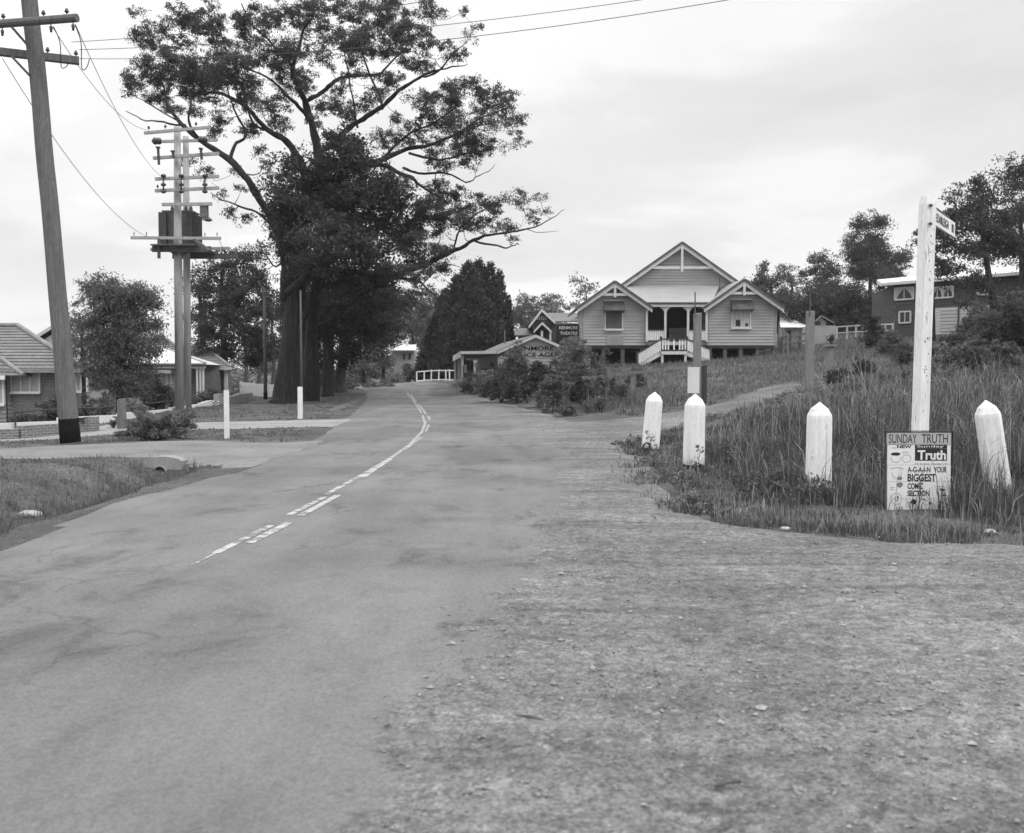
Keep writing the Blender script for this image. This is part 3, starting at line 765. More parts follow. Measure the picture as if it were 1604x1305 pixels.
def tree(name, label, cat, base, trunk, lobes, d, leafm, barkm, lsize=.2, per=70, crad=.6, spacing=.8, seed=1, limbs=(), group=None,
         droop=.3, flat=.6, r0=.2, core=.35, tip=.014, thick=.85, width=.42, jobs=None, woody=True, lift=.35, tuft=.32, zs=1.0):
    """base: pixel foot (x, y); trunk: list of (x, y, radius[, depth offset]); lobes: ellipses of the crown in photo pixels at depth d."""
    r = np.random.default_rng(seed)
    b = W(base[0], base[1], d); b.z = Hs(b.x, b.y)-.05
    root = thing(name, label, cat, b, group)
    mb = MB(); LB = []
    T = [(W(q[0], q[1], d+(q[3] if len(q) > 3 else 0)), q[2]) for q in trunk]
    P = catmull([b]+[p for p, _ in T], 4); R = np.interp(np.linspace(0, len(T), len(P)), range(len(T)+1), [r0]+[x for _, x in T])
    R = np.array(R); R[0] *= 1.2
    mb.tube(P, list(R), 10, cap=True); LB.append([(tuple(p), x) for p, x in zip(P, R)])
    for lm in limbs:
        P = catmull([W(q[0], q[1], d+q[3]) for q in lm], 4)
        R = np.interp(np.linspace(0, len(lm)-1, len(P)), range(len(lm)), [q[2] for q in lm])
        wk_ = np.cumsum(r.normal(size=(len(P), 3)), 0)*.028; wk_ -= np.linspace(0, 1, len(P))[:,None]*wk_[-1]
        P = [p+Vector(q_) for p, q_ in zip(P, wk_)]; R = R*r.uniform(.86, 1.14, len(P))
        mb.tube(P, list(R), 7, cap=True); LB.append([(tuple(p), x) for p, x in zip(P, R)])
    cent = lobe_points(lobes, d, r, spacing, core, thick, zs)
    if woody: grow(mb, LB, cent, r, tip, lift=lift)
    mb.build('trunk', barkm, root, smooth=True)
    rad = crad*r.uniform(.65, 1.25, len(cent))
    leaves('crown', cent, rad, per, lsize, leafm, root, r, droop, flat=flat, width=width, tuft=tuft)
    return root

# the great gum by the road
D0 = 50
gum_lobes = [(235,58,30,22,1),(285,45,34,26,2),(328,38,36,22,0),(255,108,40,22,-1),(205,133,26,15,0),(300,112,48,26,2),(358,112,48,24,-2),(250,148,28,18,1),(318,150,34,18,3),(385,132,30,20,0),
 (398,30,34,20,2),(432,78,38,30,-2),(390,62,25,16,3),(440,22,32,16,0),(350,80,32,16,4),(490,28,38,20,-1),(540,18,34,16,2),(545,65,36,20,-2),(600,28,42,20,1),(590,76,38,20,3),(640,62,42,22,-2),
 (680,18,28,14,0),(655,102,34,14,2),(712,88,22,13,1),(738,50,16,11,0),(730,25,11,6,0),(555,108,30,14,-3),(520,168,30,16,2),(460,128,30,22,1),(420,165,28,16,-2),(388,200,26,14,2),(345,183,22,13,0),
 (300,178,20,11,1),(440,195,24,13,3),(620,128,30,14,0),(562,165,25,13,3),(650,150,24,11,-2),(690,150,38,18,1),(740,140,34,15,-1),(775,153,32,15,1),(804,160,15,11,0),(690,190,38,15,3),(740,190,38,14,-2),
 (788,190,26,13,1),(809,206,12,9,0),(715,225,42,14,2),(768,226,32,12,-1),(640,203,28,12,2),(622,185,20,10,-1),(690,258,28,10,1),(740,250,28,9,0),(815,225,7,5,0),(600,217,28,14,2),
 (735,345,34,18,0),(770,322,28,12,1),(808,310,22,10,0),(833,345,16,6,0),(790,350,22,9,-1),(858,331,8,3,0),(740,312,20,9,1),(700,302,32,20,2),(805,372,14,5,0),(680,332,36,24,-1),(843,305,5,4,0),
 (300,257,18,9,1),(325,267,16,8,0),(366,334,16,8,0),(392,345,16,8,1),(385,296,13,8,-1),(372,272,10,8,0),(402,240,17,10,1),(415,257,15,9,-1),(425,285,14,10,1),(350,312,10,5,0),(390,430,22,12,2),(405,398,16,9,0),(330,205,14,7,0),(470,75,26,14,3),(510,100,22,12,1),
 (415,30,26,14,-2),(280,12,16,8,0),(210,22,20,7,1),(570,45,26,14,-1),(620,5,34,10,2),(500,0,36,9,0),(330,5,22,7,1),(345,60,18,13,2),(370,35,17,11,2),(415,100,22,14,2),(300,75,16,13,-2),(268,78,22,11,2),(455,45,18,10,1),(515,60,23,15,2),(480,140,22,12,-1),(540,140,18,14,-1),(590,140,23,12,-2),(660,170,16,10,2),(620,50,15,11,-2),(575,12,19,12,2),(705,170,21,14,1),(755,170,21,14,2),(650,222,22,10,0),(715,240,16,9,-1),(340,210,22,10,0),(375,165,21,15,0),(280,175,21,13,1),(400,155,24,11,2),(330,125,24,12,2),(230,100,18,11,-2),(215,120,19,13,-1),(440,160,20,13,2),(500,190,24,9,-1),(555,185,24,11,0),(730,210,16,9,1),(675,240,22,9,0),(560,60,16,12,-1),(500,80,15,11,1),(690,75,21,15,-2),(660,40,15,13,2),(430,120,15,12,2),(755,225,20,13,0),(800,185,23,10,-2),(780,335,19,9,-2),(755,330,16,13,2),(720,320,15,10,1),(765,355,19,13,0),(820,330,17,14,-2),(640,335,36,20,-1),(680,350,32,18,0),(655,385,40,18,-2),(700,400,22,12,-1),(640,425,44,16,-3),(690,428,22,9,-1),(615,465,36,14,-3),(660,455,26,10,-2),(625,300,20,14,-1),(705,330,20,14,1),(675,412,30,12,1),(640,365,34,16,2),(610,495,24,10,-3),(665,478,18,7,-2)]
gum_limbs = [
 [(449,470,0.330,0),(447,400,0.270,-1),(425,340,0.216,-1),(410,313,0.192,-1.5),(394,281,0.174,-2),(363,250,0.156,-2),(316,221,0.120,-2),(290,195,0.102,-2),(270,167,0.078,-1.5),(262,146,0.060,-1),(250,108,0.036,-1)],
 [(363,250,0.096,-2),(369,230,0.090,-1.5),(383,214,0.078,-1),(376,190,0.060,0),(362,160,0.042,1),(352,125,0.030,1)],
 [(316,221,0.072,-2),(296,190,0.054,-3),(300,165,0.048,-3),(292,130,0.030,-2)],
 [(290,195,0.054,-2),(255,192,0.042,-1.5),(222,186,0.030,-1),(197,174,0.018,-1)],
 [(280,188,0.042,-1),(240,165,0.030,0),(212,150,0.018,0)],
 [(480,300,0.240,1),(473,260,0.198,1),(447,221,0.168,1.5),(415,202,0.144,2),(384,167,0.108,2),(348,148,0.084,2),(310,149,0.054,2),(275,150,0.030,2)],
 [(415,202,0.084,2),(396,190,0.066,3),(388,165,0.048,3),(380,120,0.030,3)],
 [(505,320,0.300,0),(499,235,0.216,0),(491,195,0.192,0),(483,156,0.168,0),(468,125,0.132,-1),(460,104,0.114,-1),(466,80,0.090,-1),(475,52,0.072,-1),(488,30,0.054,-1),(493,5,0.036,-1)],
 [(483,156,0.120,0),(500,148,0.108,1),(520,132,0.102,1),(542,123,0.090,2),(592,118,0.066,2),(612,100,0.048,2),(640,70,0.030,2)],
 [(491,195,0.108,0),(470,170,0.096,-1),(452,156,0.084,-2),(435,138,0.066,-2),(412,118,0.048,-2),(375,105,0.030,-2)],
 [(460,104,0.078,-1),(440,80,0.066,-2),(420,60,0.054,-2),(395,35,0.036,-2),(378,5,0.024,-2)],
 [(500,240,0.168,0),(520,222,0.162,1),(546,201,0.144,1),(575,183,0.126,1),(599,169,0.114,1),(617,150,0.102,1),(634,137,0.090,1),(662,120,0.066,1),(697,109,0.042,1),(732,101,0.018,1)],
 [(662,120,0.054,1),(688,109,0.048,0),(711,81,0.036,0),(735,60,0.018,0)],
 [(599,169,0.072,1),(590,140,0.060,2),(570,95,0.042,2),(560,50,0.030,2)],
 [(520,300,0.204,2),(535,278,0.180,1),(560,268,0.162,0),(592,257,0.144,0),(641,236,0.114,0),(676,229,0.090,0),(720,210,0.066,0),(760,183,0.042,0),(795,170,0.018,0)],
 [(592,257,0.096,0),(606,235,0.078,1),(640,205,0.060,2),(680,190,0.048,2),(720,160,0.030,2)],
 [(592,257,0.114,0),(610,263,0.114,-1),(634,275,0.102,-1),(648,282,0.084,-1),(665,296,0.060,-1),(690,310,0.036,-1)],
 [(630,262,0.072,1),(666,271,0.060,1),(700,272,0.048,1),(730,285,0.036,0),(752,276,0.024,0),(775,258,0.012,0)],
 [(641,240,0.072,0),(690,250,0.054,-1),(730,243,0.036,-1),(780,230,0.018,-1)],
 [(600,440,0.180,2),(660,415,0.144,1),(711,391,0.108,0),(740,377,0.084,0),(775,366,0.060,0),(817,359,0.042,0),(852,347,0.027,0),(884,328,0.012,0)],
 [(743,377,0.054,0),(765,380,0.048,-1),(790,387,0.036,-1),(806,384,0.027,-1),(813,383,0.024,-1)],
 [(711,391,0.060,0),(720,360,0.048,1),(745,335,0.036,1),(790,312,0.018,1)],
 [(817,359,0.024,0),(840,362,0.018,0),(875,362,0.007,0)],
 [(452,455,0.204,-1),(475,440,0.180,-2.5),(500,421,0.156,-3),(520,405,0.132,-3),(545,395,0.102,-3),(590,400,0.072,-2)],
 [(452,560,0.180,0),(500,435,0.132,-1),(580,428,0.108,-2),(640,440,0.072,-2),(662,448,0.042,-2),(690,470,0.018,-2)],
 [(640,440,0.048,-2),(660,428,0.042,-2),(680,400,0.030,-2),(690,370,0.018,-2)],
 [(660,448,0.036,-2),(680,425,0.030,-2),(700,415,0.024,-2),(725,418,0.009,-2)],
 [(425,352,0.072,-1),(400,333,0.054,-1),(375,322,0.042,-1),(350,315,0.030,-1),(330,302,0.018,-1)],
 [(452,400,0.060,0),(430,420,0.042,0),(415,400,0.030,0),(390,395,0.018,0)],
 [(560,200,0.060,1),(556,160,0.048,1),(545,110,0.036,1),(535,60,0.024,1)]]
tree('gum_tree', 'great spreading gum with bare limbs and scattered leaf clusters beside the road', 'tree', (447,632),
     [(452,600,.70),(456,560,.62),(462,500,.55),(464,440,.50),(470,380,.42),(482,320,.34),(497,270,.24)], gum_lobes, D0, M['leaf'], M['bark'],
     lsize=.17, per=118, crad=.46, spacing=.50, seed=5, tuft=.26, limbs=gum_limbs, r0=.74, core=.1, droop=.45, flat=.72, zs=1.12, width=.36, thick=.8)
# the dense dark tree grown into it
dense = [(545,245,52,29,-5),(500,285,48,38,-4),(465,325,43,41,-6),(585,300,53,41,-5),(520,385,64,45,-7),(560,450,56,38,-3),(470,410,27,36,-3),(505,340,58,45,-2),(470,270,31,23,-5),(540,225,31,16,-4),(440,300,22,22,-5),(480,460,40,36,3),(540,480,54,32,3),(450,350,23,36,-3),(430,380,13,23,-2),(600,470,45,23,0),(560,335,40,32,-4),(592,338,28,26,-3),(520,325,38,34,-4),(550,300,34,26,-4),(625,345,28,20,-3),(560,380,40,26,-5),(490,420,40,30,-4),(650,402,26,16,-2),(590,300,30,18,-5),(600,350,24,20,-4),(585,400,40,26,-4),(610,440,30,14,-3),(520,230,22,14,-5),(560,225,26,16,-5),(595,255,16,10,-5),(470,255,18,12,-5),(440,275,14,12,-5),(428,300,10,10,-5),(440,350,12,14,-4),(455,400,12,16,-4),(620,380,22,14,-3),(560,440,40,20,-4)]
tree('evergreen_tree', 'dense dark evergreen mass crowding against the big gum above the road edge', 'tree', (488,628),
     [(487,600,.55),(488,540,.34),(492,470,.3,-1),(510,400,.28,-2),(530,320,.12,-3)], dense, 53, M['leafd'], M['bark'], lsize=.30, per=105, crad=.82, spacing=.72, seed=8, r0=.40, core=.4, droop=.1, flat=.75)
tree('evergreen_tree', 'dark low-hanging tree behind the big gum, second trunk along the verge', 'tree', (513,622),
     [(514,590,.33),(515,540,.3),(522,490,.24),(530,450,.12)], [(500,500,40,36),(545,505,48,30,1),(590,500,44,26),(560,540,40,22),(470,520,34,34,2),(610,475,34,24,1),(500,560,32,22,3),(480,540,34,40,6),(545,470,50,30,4),(460,500,24,50,6),(500,590,40,16,8),(575,480,40,30,1)], 58, M['leafd'], M['bark'],
     lsize=.30, per=120, crad=.85, spacing=.8, seed=9, r0=.36, core=.3, droop=.35, flat=.8)
tree('gum_tree', 'furthest leaning gum of the verge row with pale stripped bark, beside the road crest', 'tree', (532,613),
     [(533,590,.33),(540,550,.3),(548,520,.25),(560,490,.2),(585,470,.12)], [(575,520,44,26),(610,520,34,18,2),(545,560,28,18),(530,490,34,24,2),(630,500,24,16,2)], 62, M['leafd'], M['barkpale'],
     lsize=.30, per=95, crad=.85, spacing=.85, seed=10, r0=.5, core=.2, droop=.35)

# left gardens and behind the poles
tree('street_tree', 'bushy young tree with drooping leaves before the garden wall, beside the stump post', 'tree', (188,652),
     [(187,625,.13),(186,580,.11),(180,520,.09),(165,460,.05)], [(178,510,54,44),(155,455,26,34),(210,455,40,32),(235,480,22,26,1),(165,560,48,36),(205,560,44,34),(190,600,44,26),(140,520,24,28,1),(220,520,32,30,1),(185,470,40,30)],
     38, M['leafm'], M['bark'], lsize=.20, per=115, crad=.56, spacing=.5, seed=21, r0=.17, core=.25, droop=.6, flat=.8, width=.3)
tree('street_tree', 'slim wispy tree showing between the leaning power pole and the bushy young tree', 'tree', (131,648),
     [(131,600,.09),(129,540,.07),(124,490,.04)], [(120,480,10,22),(130,520,20,24),(124,560,24,22),(140,590,24,22),(118,500,8,14)], 41, M['leafm'], M['bark'], lsize=.19, per=80, crad=.42, spacing=.5, seed=22, r0=.1, core=.1, droop=.6, flat=.9, width=.3)
tree('gum_tree', 'tall gum with layered crown just right of the transformer poles', 'tree', (352,615),
     [(352,580,.24),(350,520,.2),(346,460,.15),(350,410,.08)], [(320,430,24,26),(360,410,40,26),(395,400,26,22,2),(345,460,46,32),(385,455,44,34,1),(330,500,34,30),(375,505,48,34),(410,490,30,28,2),(405,430,22,18,1),(340,540,36,26),(385,550,44,26,1),(420,540,24,28,2)],
     66, M['leafd'], M['bark'], lsize=.29, per=90, crad=.85, spacing=.82, seed=23, r0=.3, core=.15, droop=.45, flat=.7)
tree('gum_tree', 'dark slender gum behind the tiled bungalow, left of the tall one at the poles', 'tree', (318,608),
     [(318,560,.2),(316,500,.16),(312,450,.1)], [(310,450,18,18),(325,470,26,22),(308,500,20,20),(335,520,26,24),(315,545,22,20),(300,440,10,10)], 74, M['leafd'], M['bark'], lsize=.29, per=80, crad=.85, spacing=.82, seed=24, r0=.24, core=.1, droop=.5)
for i, (x, y, h, wd, lab) in enumerate([(385,608,90,30,'thin-stemmed gum behind the picket fence, nearer the transformer poles'),(428,606,120,34,'gum behind the picket fence, close left of the great gum trunk'),(405,604,60,24,'low dark gum over the middle of the picket fence')]):
    tree('gum_tree', lab, 'tree', (x, y), [(x+1,y-h*.4,.16),(x-2,y-h*.8,.1),(x,y-h,.06)],
         [(x,y-h,wd,h*.2),(x-wd*.5,y-h*.7,wd*.7,h*.18),(x+wd*.5,y-h*.6,wd*.7,h*.2,1),(x,y-h*.4,wd*.9,h*.17,1)], 82+i*4, M['leafd'], M['barkpale'], lsize=.28, per=80, crad=.75, spacing=1.0, seed=30+i, r0=.22, core=.1, droop=.5, group='gums behind the picket fence')
# beyond the crest
def conifer(name, label, d, foot, cones, m, seed):
    r = np.random.default_rng(seed); b = W(foot[0], foot[1], d); b.z = Hs(b.x, b.y)-.05
    root = thing(name, label, 'tree', b); mb = MB()
    mb.tube([b, W(foot[0], (foot[1]+cones[0][1])/2, d), W(cones[0][0], cones[0][1]+30, d)], [.42, .28, .05], 9); mb.build('trunk', M['bark'], root, True)
    V = []
    for cx_, top, base_, wd_, dy, n in cones:
        t = r.random(n)**.62; a = r.uniform(0, 2*np.pi, n); s_ = d/F
        ph = r.uniform(0, 6.28, 4)
        lump = 1+.10*np.sin(a*5+t*9+ph[0])+.09*np.sin(a*9-t*17+ph[1])+.10*np.sin(t*34+2*np.sin(a*3+ph[2]))
        R = wd_*s_*(t**.78)*np.where(t > .86, 1-(t-.86)*2.2, 1)*lump*np.clip(1-np.abs(r.normal(0, .16, n)), .2, 1)*np.where(r.random(n) < .06, 1.14, 1)
        ap = W(cx_, top, d+dy); hz_ = (base_-top)*s_
        c = np.stack([ap.x+np.cos(a)*R, ap.y+np.sin(a)*R, ap.z-t*hz_], 1)+r.normal(size=(n, 3))*.10
        dv = np.stack([np.cos(a)*.7, np.sin(a)*.7, .55+0*a], 1)+r.normal(size=(n, 3))*.5; dv /= np.linalg.norm(dv, axis=1, keepdims=True)
        sd_ = np.cross(dv, r.normal(size=(n, 3))); sd_ /= np.linalg.norm(sd_, axis=1, keepdims=True)
        ln = .30*r.uniform(.6, 1.4, (n, 1))
        V.append(np.stack([c-dv*ln/2, c+sd_*ln*.2, c+dv*ln*.6, c-sd_*ln*.2], 1).reshape(-1, 3))
    np_mesh('crown', np.concatenate(V), 4, m, root)
    return root
conifer('conifer', 'broad dark conifer with several pointed tops behind the produce shed', 84, (735, 602),
        [(750,405,594,60,0,16000),(733,409,590,62,-1,15000),(768,410,588,42,0,9000),(783,422,590,26,1,6000),(714,430,592,50,-1,11000),(697,452,594,42,0,9000),(682,492,596,32,-1,7000),(668,532,598,20,0,4000),(797,462,592,13,0,3500),(741,440,594,74,-2,16000)], M['leafc'], 40)
far = [(600,606,100,'dark rounded tree standing over the crest of the road',[(588,540,22,40),(585,575,26,22),(612,515,24,20),(610,490,22,18)]),
       (648,600,112,'paler tall tree behind the distant house roof',[(640,490,32,26),(665,500,28,26),(650,470,24,12),(680,520,24,24),(625,500,20,26)]),
       (570,606,96,'small dark tree at the end of the verge row',[(565,575,24,26),(575,550,18,16),(548,585,20,16)]),
       (690,600,120,'loose haze-paled tree against the sky left of the conifer',[(690,480,26,18),(672,470,16,10),(700,500,24,20),(655,520,26,24)]),
       (835,575,118,'pale hazy gum above the theatre roof, next to the conifer',[(825,480,24,18),(850,478,20,16),(815,500,24,22),(865,492,18,12),(840,505,34,18)]),
       (880,575,120,'sparse gum with separate tufts above the theatre roof ridge',[(875,475,8,12),(890,482,9,8),(868,490,14,8),(880,500,20,10)]),
       (921,560,86,'gum top showing beside the hall gable, left of it',[(918,458,10,14),(908,470,10,10),(930,455,10,12),(922,480,18,14)])]
for i, (x, y, dd, lab, lb) in enumerate(far):
    ty = min(q[1] for q in lb)
    tree('gum_tree' if 'gum' in lab else 'tree', lab, 'tree', (x, y), [(x,y-(y-ty)*.4,.14),(lb[0][0],lb[0][1],.03)], lb, dd, M['leafhaze'], M['bark'], lsize=.40, per=90, crad=1.15, spacing=1.0, seed=50+i, r0=.22, core=.2, droop=.3, group='trees beyond the crest of the road')
# right skyline
right = [(1363,530,110,'tallest of the gums behind the hall, tiered crown on a clear stem',[(1362,352,28,13),(1345,380,28,12),(1385,350,15,10),(1335,400,18,12,1),(1362,398,34,16),(1400,405,28,12,1),(1380,430,44,14),(1345,425,26,14),(1420,408,14,10,1),(1364,374,18,12),(1350,362,14,9),(1380,380,16,12),(1355,412,24,10)],'leaf'),
         (1290,535,104,'gum behind the hall with a rounded top, left of the tallest one',[(1285,410,22,12),(1270,425,16,14),(1300,430,22,18),(1280,455,30,20),(1310,425,10,10)],'leaf'),
         (1205,535,98,'gum rising over the right gable of the hall',[(1200,420,16,9),(1185,440,20,14),(1215,440,20,14),(1200,460,34,16),(1180,450,14,12)],'leaf'),
         (1238,535,100,'thin pale gum between two darker ones behind the hall',[(1235,418,12,8),(1240,440,16,14),(1228,465,20,16)],'leafhaze'),
         (1320,540,92,'broad dark tree behind the white shed',[(1320,475,44,28),(1290,480,34,26),(1350,480,38,28),(1330,505,50,20),(1300,510,40,18)],'leafd'),
         (1240,540,92,'dark low tree between the hall and the white shed',[(1240,485,30,20),(1265,500,28,22),(1225,470,20,14),(1250,515,34,12)],'leafd'),
         (1385,545,95,'dark tree against the left wall of the split-level house',[(1385,465,26,24),(1375,495,28,20),(1395,440,24,16)],'leafd')]
for i, (x, y, dd, lab, lb, lm) in enumerate(right):
    ty = min(q[1] for q in lb)
    tree('gum_tree' if 'gum' in lab else 'tree', lab, 'tree', (x, y), [(x,y-(y-ty)*.45,.2),(x+3,y-(y-ty)*.7,.12),(x-2,ty+12,.02)], lb, dd, M[lm], M['bark'], lsize=.36, per=90, crad=1.0, spacing=.85, seed=70+i, r0=.26, core=.1, droop=.4, flat=.8, group='trees behind the hall')
tree('gum_tree', 'big dark gum overhanging the split-level house behind the street sign', 'tree', (1560,505), [(1556,480,.2),(1550,440,.18),(1544,400,.15),(1535,350,.1),(1520,320,.03)],
     [(1500,320,34,24),(1540,300,34,20,1),(1480,360,28,26),(1520,350,46,30),(1470,390,18,20),(1560,330,36,28,1),(1500,395,42,26),(1545,385,44,28,1),(1590,330,30,30,2),(1585,380,34,28,1),(1500,430,34,14),(1535,440,38,16,-1),(1578,466,38,16,-1),(1522,474,24,14,-1)],
     58, M['leafd'], M['bark'], lsize=.27, per=85, crad=.8, spacing=.72, seed=90, r0=.26, core=.2, droop=.4, flat=.65)
tree('gum_tree', 'tallest dark gum at the picture edge above the split-level house', 'tree', (1606,500), [(1602,440,.2),(1600,380,.16),(1598,310,.03)],
     [(1585,262,24,14),(1600,285,40,24),(1570,290,24,16),(1620,270,30,26),(1610,330,40,30),(1630,390,44,40),(1560,275,12,9)], 64, M['leafd'], M['bark'], lsize=.28, per=85, crad=.85, spacing=.78, seed=91, r0=.32, core=.2, droop=.4)
tree('gum_tree', 'wispy gum leaning out from behind the street sign post at its left', 'tree', (1462,520), [(1460,460,.14),(1455,410,.1),(1452,385,.05)],
     [(1444,376,12,14),(1450,395,12,12),(1440,365,6,6),(1462,360,14,14),(1475,415,22,16)], 62, M['leafd'], M['bark'], lsize=.24, per=70, crad=.5, spacing=.6, seed=92, r0=.16, core=.1)

# ---- shrubs
def shrub(name, label, px, py, d, rx, ry, lm='leafm', per=90, size=.13, seed=1, group=None, crad=.30, droop=.1, lobes=None, flat=.8, cat='shrub', spacing=None, core=.35, width=.42):
    r = np.random.default_rng(seed)
    b = W(px, py, d); b.z = Hs(b.x, b.y)-.03
    s = d/F; root = thing(name, label, cat, b, group)
    sp_ = spacing or crad*1.15
    # the crown stands on the ground whatever the ground does
    fy = 585+(CAM.z-b.z)/s
    lb = lobes or [(px, fy-ry*1.0, rx*.8, ry*.85), (px-rx*.45, fy-ry*.6, rx*.6, ry*.6), (px+rx*.45, fy-ry*.65, rx*.6, ry*.62), (px+rx*.1, fy-ry*1.45, rx*.45, ry*.5)]
    cent = lobe_points(lb, d, r, sp_, core)
    cent = cent[cent[:,2] > b.z+.05] if len(cent) > 4 else cent
    mb = MB(); LB = []
    for k in range(4):
        a = r.uniform(0, 6.28); tp = b+Vector((math.cos(a)*rx*s*.4, math.sin(a)*rx*s*.4, ry*s*1.0))
        P = [b+Vector((r.normal()*.03, r.normal()*.03, 0)), b.lerp(tp, .5)+Vector((r.normal()*.05, r.normal()*.05, .05)), tp]
        P = catmull(P, 3); R = list(np.linspace(.035, .012, len(P))); mb.tube(P, R, 5); LB.append([(tuple(p), q) for p, q in zip(P, R)])
    grow(mb, LB, cent, r, .006, sides=3, lift=.2)
    mb.build('stem', M['twig'], root)
    leaves('foliage', cent, crad*r.uniform(.7, 1.25, len(cent)), per, size, M[lm], root, r, droop, flat=flat, width=width)
    return root
TH = 'shrubs of the roadside thicket'
thick = [(745,612,56,26,14,'leafm','light low shrub at the road end of the thicket, under the shop awning'),(785,624,48,34,22,'leafm','spreading shrub before the shop gable, first big one from the awning'),
 (810,632,46,22,52,'leafm','tall shrub hiding the left of the painted shop lettering'),(845,640,42,24,42,'leafd','dark shrub below the middle of the shop gable'),(868,648,38,34,24,'leafm','twiggy shrub at the foot of the bank near the gravel mouth'),
 (886,606,50,20,32,'leafl','pale-leaved shrub in front of the right end of the shop gable'),(902,612,48,28,34,'leafl','round pale flowering shrub at the left corner of the hall'),(905,640,39,30,20,'leafd','dark shrub in the thicket right of the twiggy one'),
 (935,630,41,26,18,'leafm','low shrub in the thicket below the left wing of the hall'),(925,600,50,22,18,'leafm','shrub against the stumps under the left wing of the hall'),(800,606,56,24,24,'leafm','shrub close against the shop wall under its lettering'),
 (765,618,53,20,18,'leafl','small light shrub between the awning post and the spreading shrub'),(850,616,49,26,24,'leafd','dark shrub against the shop wall beside the pale one'),(960,622,42,18,14,'leafm','scrubby small shrub at the right end of the thicket'),
 (770,606,58,20,16,'leafm','shrub in the shadow of the shop awning'),(890,655,35,22,9,'leafm','low scrub at the gravel edge of the thicket'),(978,640,39,24,12,'leafm','scrub clump above the side track mouth, right of the sapling'),(940,652,36,24,10,'leafm','low scrub clump at the track mouth, below the sapling'),(1000,612,46,20,12,'leafm','scrub against the broken rail fence below the stair')]
for i, (x, y, d, rx, ry, lm, lab) in enumerate(thick):
    shrub('shrub', lab, x, y, d, rx*1.05, ry*(1.3 if x < 790 else 1.02 if x < 860 else 1.4), lm, 85, .16, 100+i, TH, .32, spacing=.40)
shrub('sapling', 'thin young sapling before the hall, left of the stair', 947, 612, 43, 16, 26, 'leafm', 40, .14, 130, None, .24, lobes=[(945,560,10,10),(952,580,14,12),(940,595,14,12),(950,548,5,6)], cat='sapling', spacing=.34)
# right bank
RB = 'shrubs on the right bank'
bank = [(1455,566,44,34,15,'leafm','shrub in front of the garage door, behind the street sign post'),(1500,556,48,34,16,'leafd','dark shrub below the trees of the split-level house'),(1545,530,46,38,34,'leafm','tall shrub under the big gum right of the street sign'),
 (1590,540,44,36,42,'leafd','dark shrub at the picture edge below the tall gum'),(1480,585,36,30,22,'leafl','pale shrub beside the street sign post halfway up the bank'),(1525,575,36,34,24,'leafm','middle shrub of the bank, right of the pale one'),
 (1575,580,34,34,22,'leafm','shrub on the bank above the right-hand white post'),(1420,580,42,26,18,'leafm','shrub left of the street sign post on the bank'),(1395,565,50,24,18,'leafm','shrub on the bank below the lower window of the split-level house'),
 (1350,600,38,20,12,'leafd','low dark shrub near the tall split post on the right'),(1312,603,35,14,10,'leafd','small dark bush at the foot of the capped post'),(1440,610,32,26,12,'leafm','low scrub on the bank behind the street sign post'),(1532,520,54,32,34,'leafm','tall loose shrub hiding the far windows of the split-level house'),(1582,520,56,42,40,'leafm','tall shrub at the picture edge against the split-level house')]
for i, (x, y, d, rx, ry, lm, lab) in enumerate(bank):
    shrub('shrub', lab, x, y, d, rx, ry*1.15, lm, 100, .15, 140+i, RB, .32, spacing=.34)
shrub('clipped_shrub', 'round-topped dark clipped shrub standing alone before the far fence', 1365, 546, 60, 19, 27, 'leafd', 110, .16, 160, None, .36, lobes=[(1365,520,17,24),(1365,505,14,15),(1366,532,16,13)], core=.5)
shrub('shrub', 'little dark bush against the white shed wall', 1302, 539, 71, 8, 10, 'leafd', 60, .15, 161, None, .3)
shrub('weed', 'leafy weed in the long grass behind the street sign post', 1415, 655, 19, 24, 14, 'leafm', 40, .085, 162, None, .14, lobes=[(1412,650,16,14),(1425,640,10,14),(1405,662,14,8)], cat='weed', spacing=.2)
shrub('weed', 'straggly weed rooted at the foot of the second white post', 1094, 731, 14.9, 8, 20, 'leafm', 16, .05, 163, None, .07, lobes=[(1094,722,6,8),(1098,708,5,8),(1092,700,3,6)], cat='weed', spacing=.1)
shrub('weed', 'straggly weed rooted at the foot of the leaning end post', 1016, 706, 19.2, 8, 20, 'leafm', 14, .06, 164, None, .08, lobes=[(1014,700,6,8),(1018,684,5,10),(1012,674,3,6)], cat='weed', spacing=.12)
# left gardens
GB = 'garden shrubs behind the white wall'
gard = [(36,652,37,14,13,'leafm','spiky shrub under the window of the brick house'),(56,652,37,12,10,'leafl','small pale shrub under the right of the brick house window'),(74,655,36,16,19,'leafd','round dark shrub left of the leaning power pole'),(88,652,37,13,26,'leafd','tall dark shrub close behind the leaning power pole'),
 (136,655,36,14,24,'leafm','shrub just right of the leaning power pole'),(158,655,37,16,22,'leafm','shrub left of the bushy young tree'),(215,650,41,20,20,'leafd','dark shrub right of the bushy young tree'),(245,645,43,24,26,'leafd','broad dark shrub in front of the pale-roofed house'),
 (268,636,45,12,24,'leafl','tall pale plant beside the transformer poles'),(312,628,47,16,14,'leafm','flowering shrub right of the transformer poles'),(336,622,50,16,14,'leafm','shrub at the corner of the pale-roofed house'),(355,620,54,10,10,'leafm','small shrub at the stepped end of the garden walls'),(22,655,36,18,8,'leafd','low dark hedge plant at the foot of the brick house wall')]
for i, (x, y, d, rx, ry, lm, lab) in enumerate(gard):
    shrub('garden_shrub', lab, x, y, d, rx, ry, lm, 80, .14, 170+i, GB, .27, spacing=.31)
shrub('weed', 'thin leafy weed against the white wall beside the stump post', 178, 658, 32, 10, 12, 'leafm', 30, .1, 190, None, .14, cat='weed', spacing=.18)
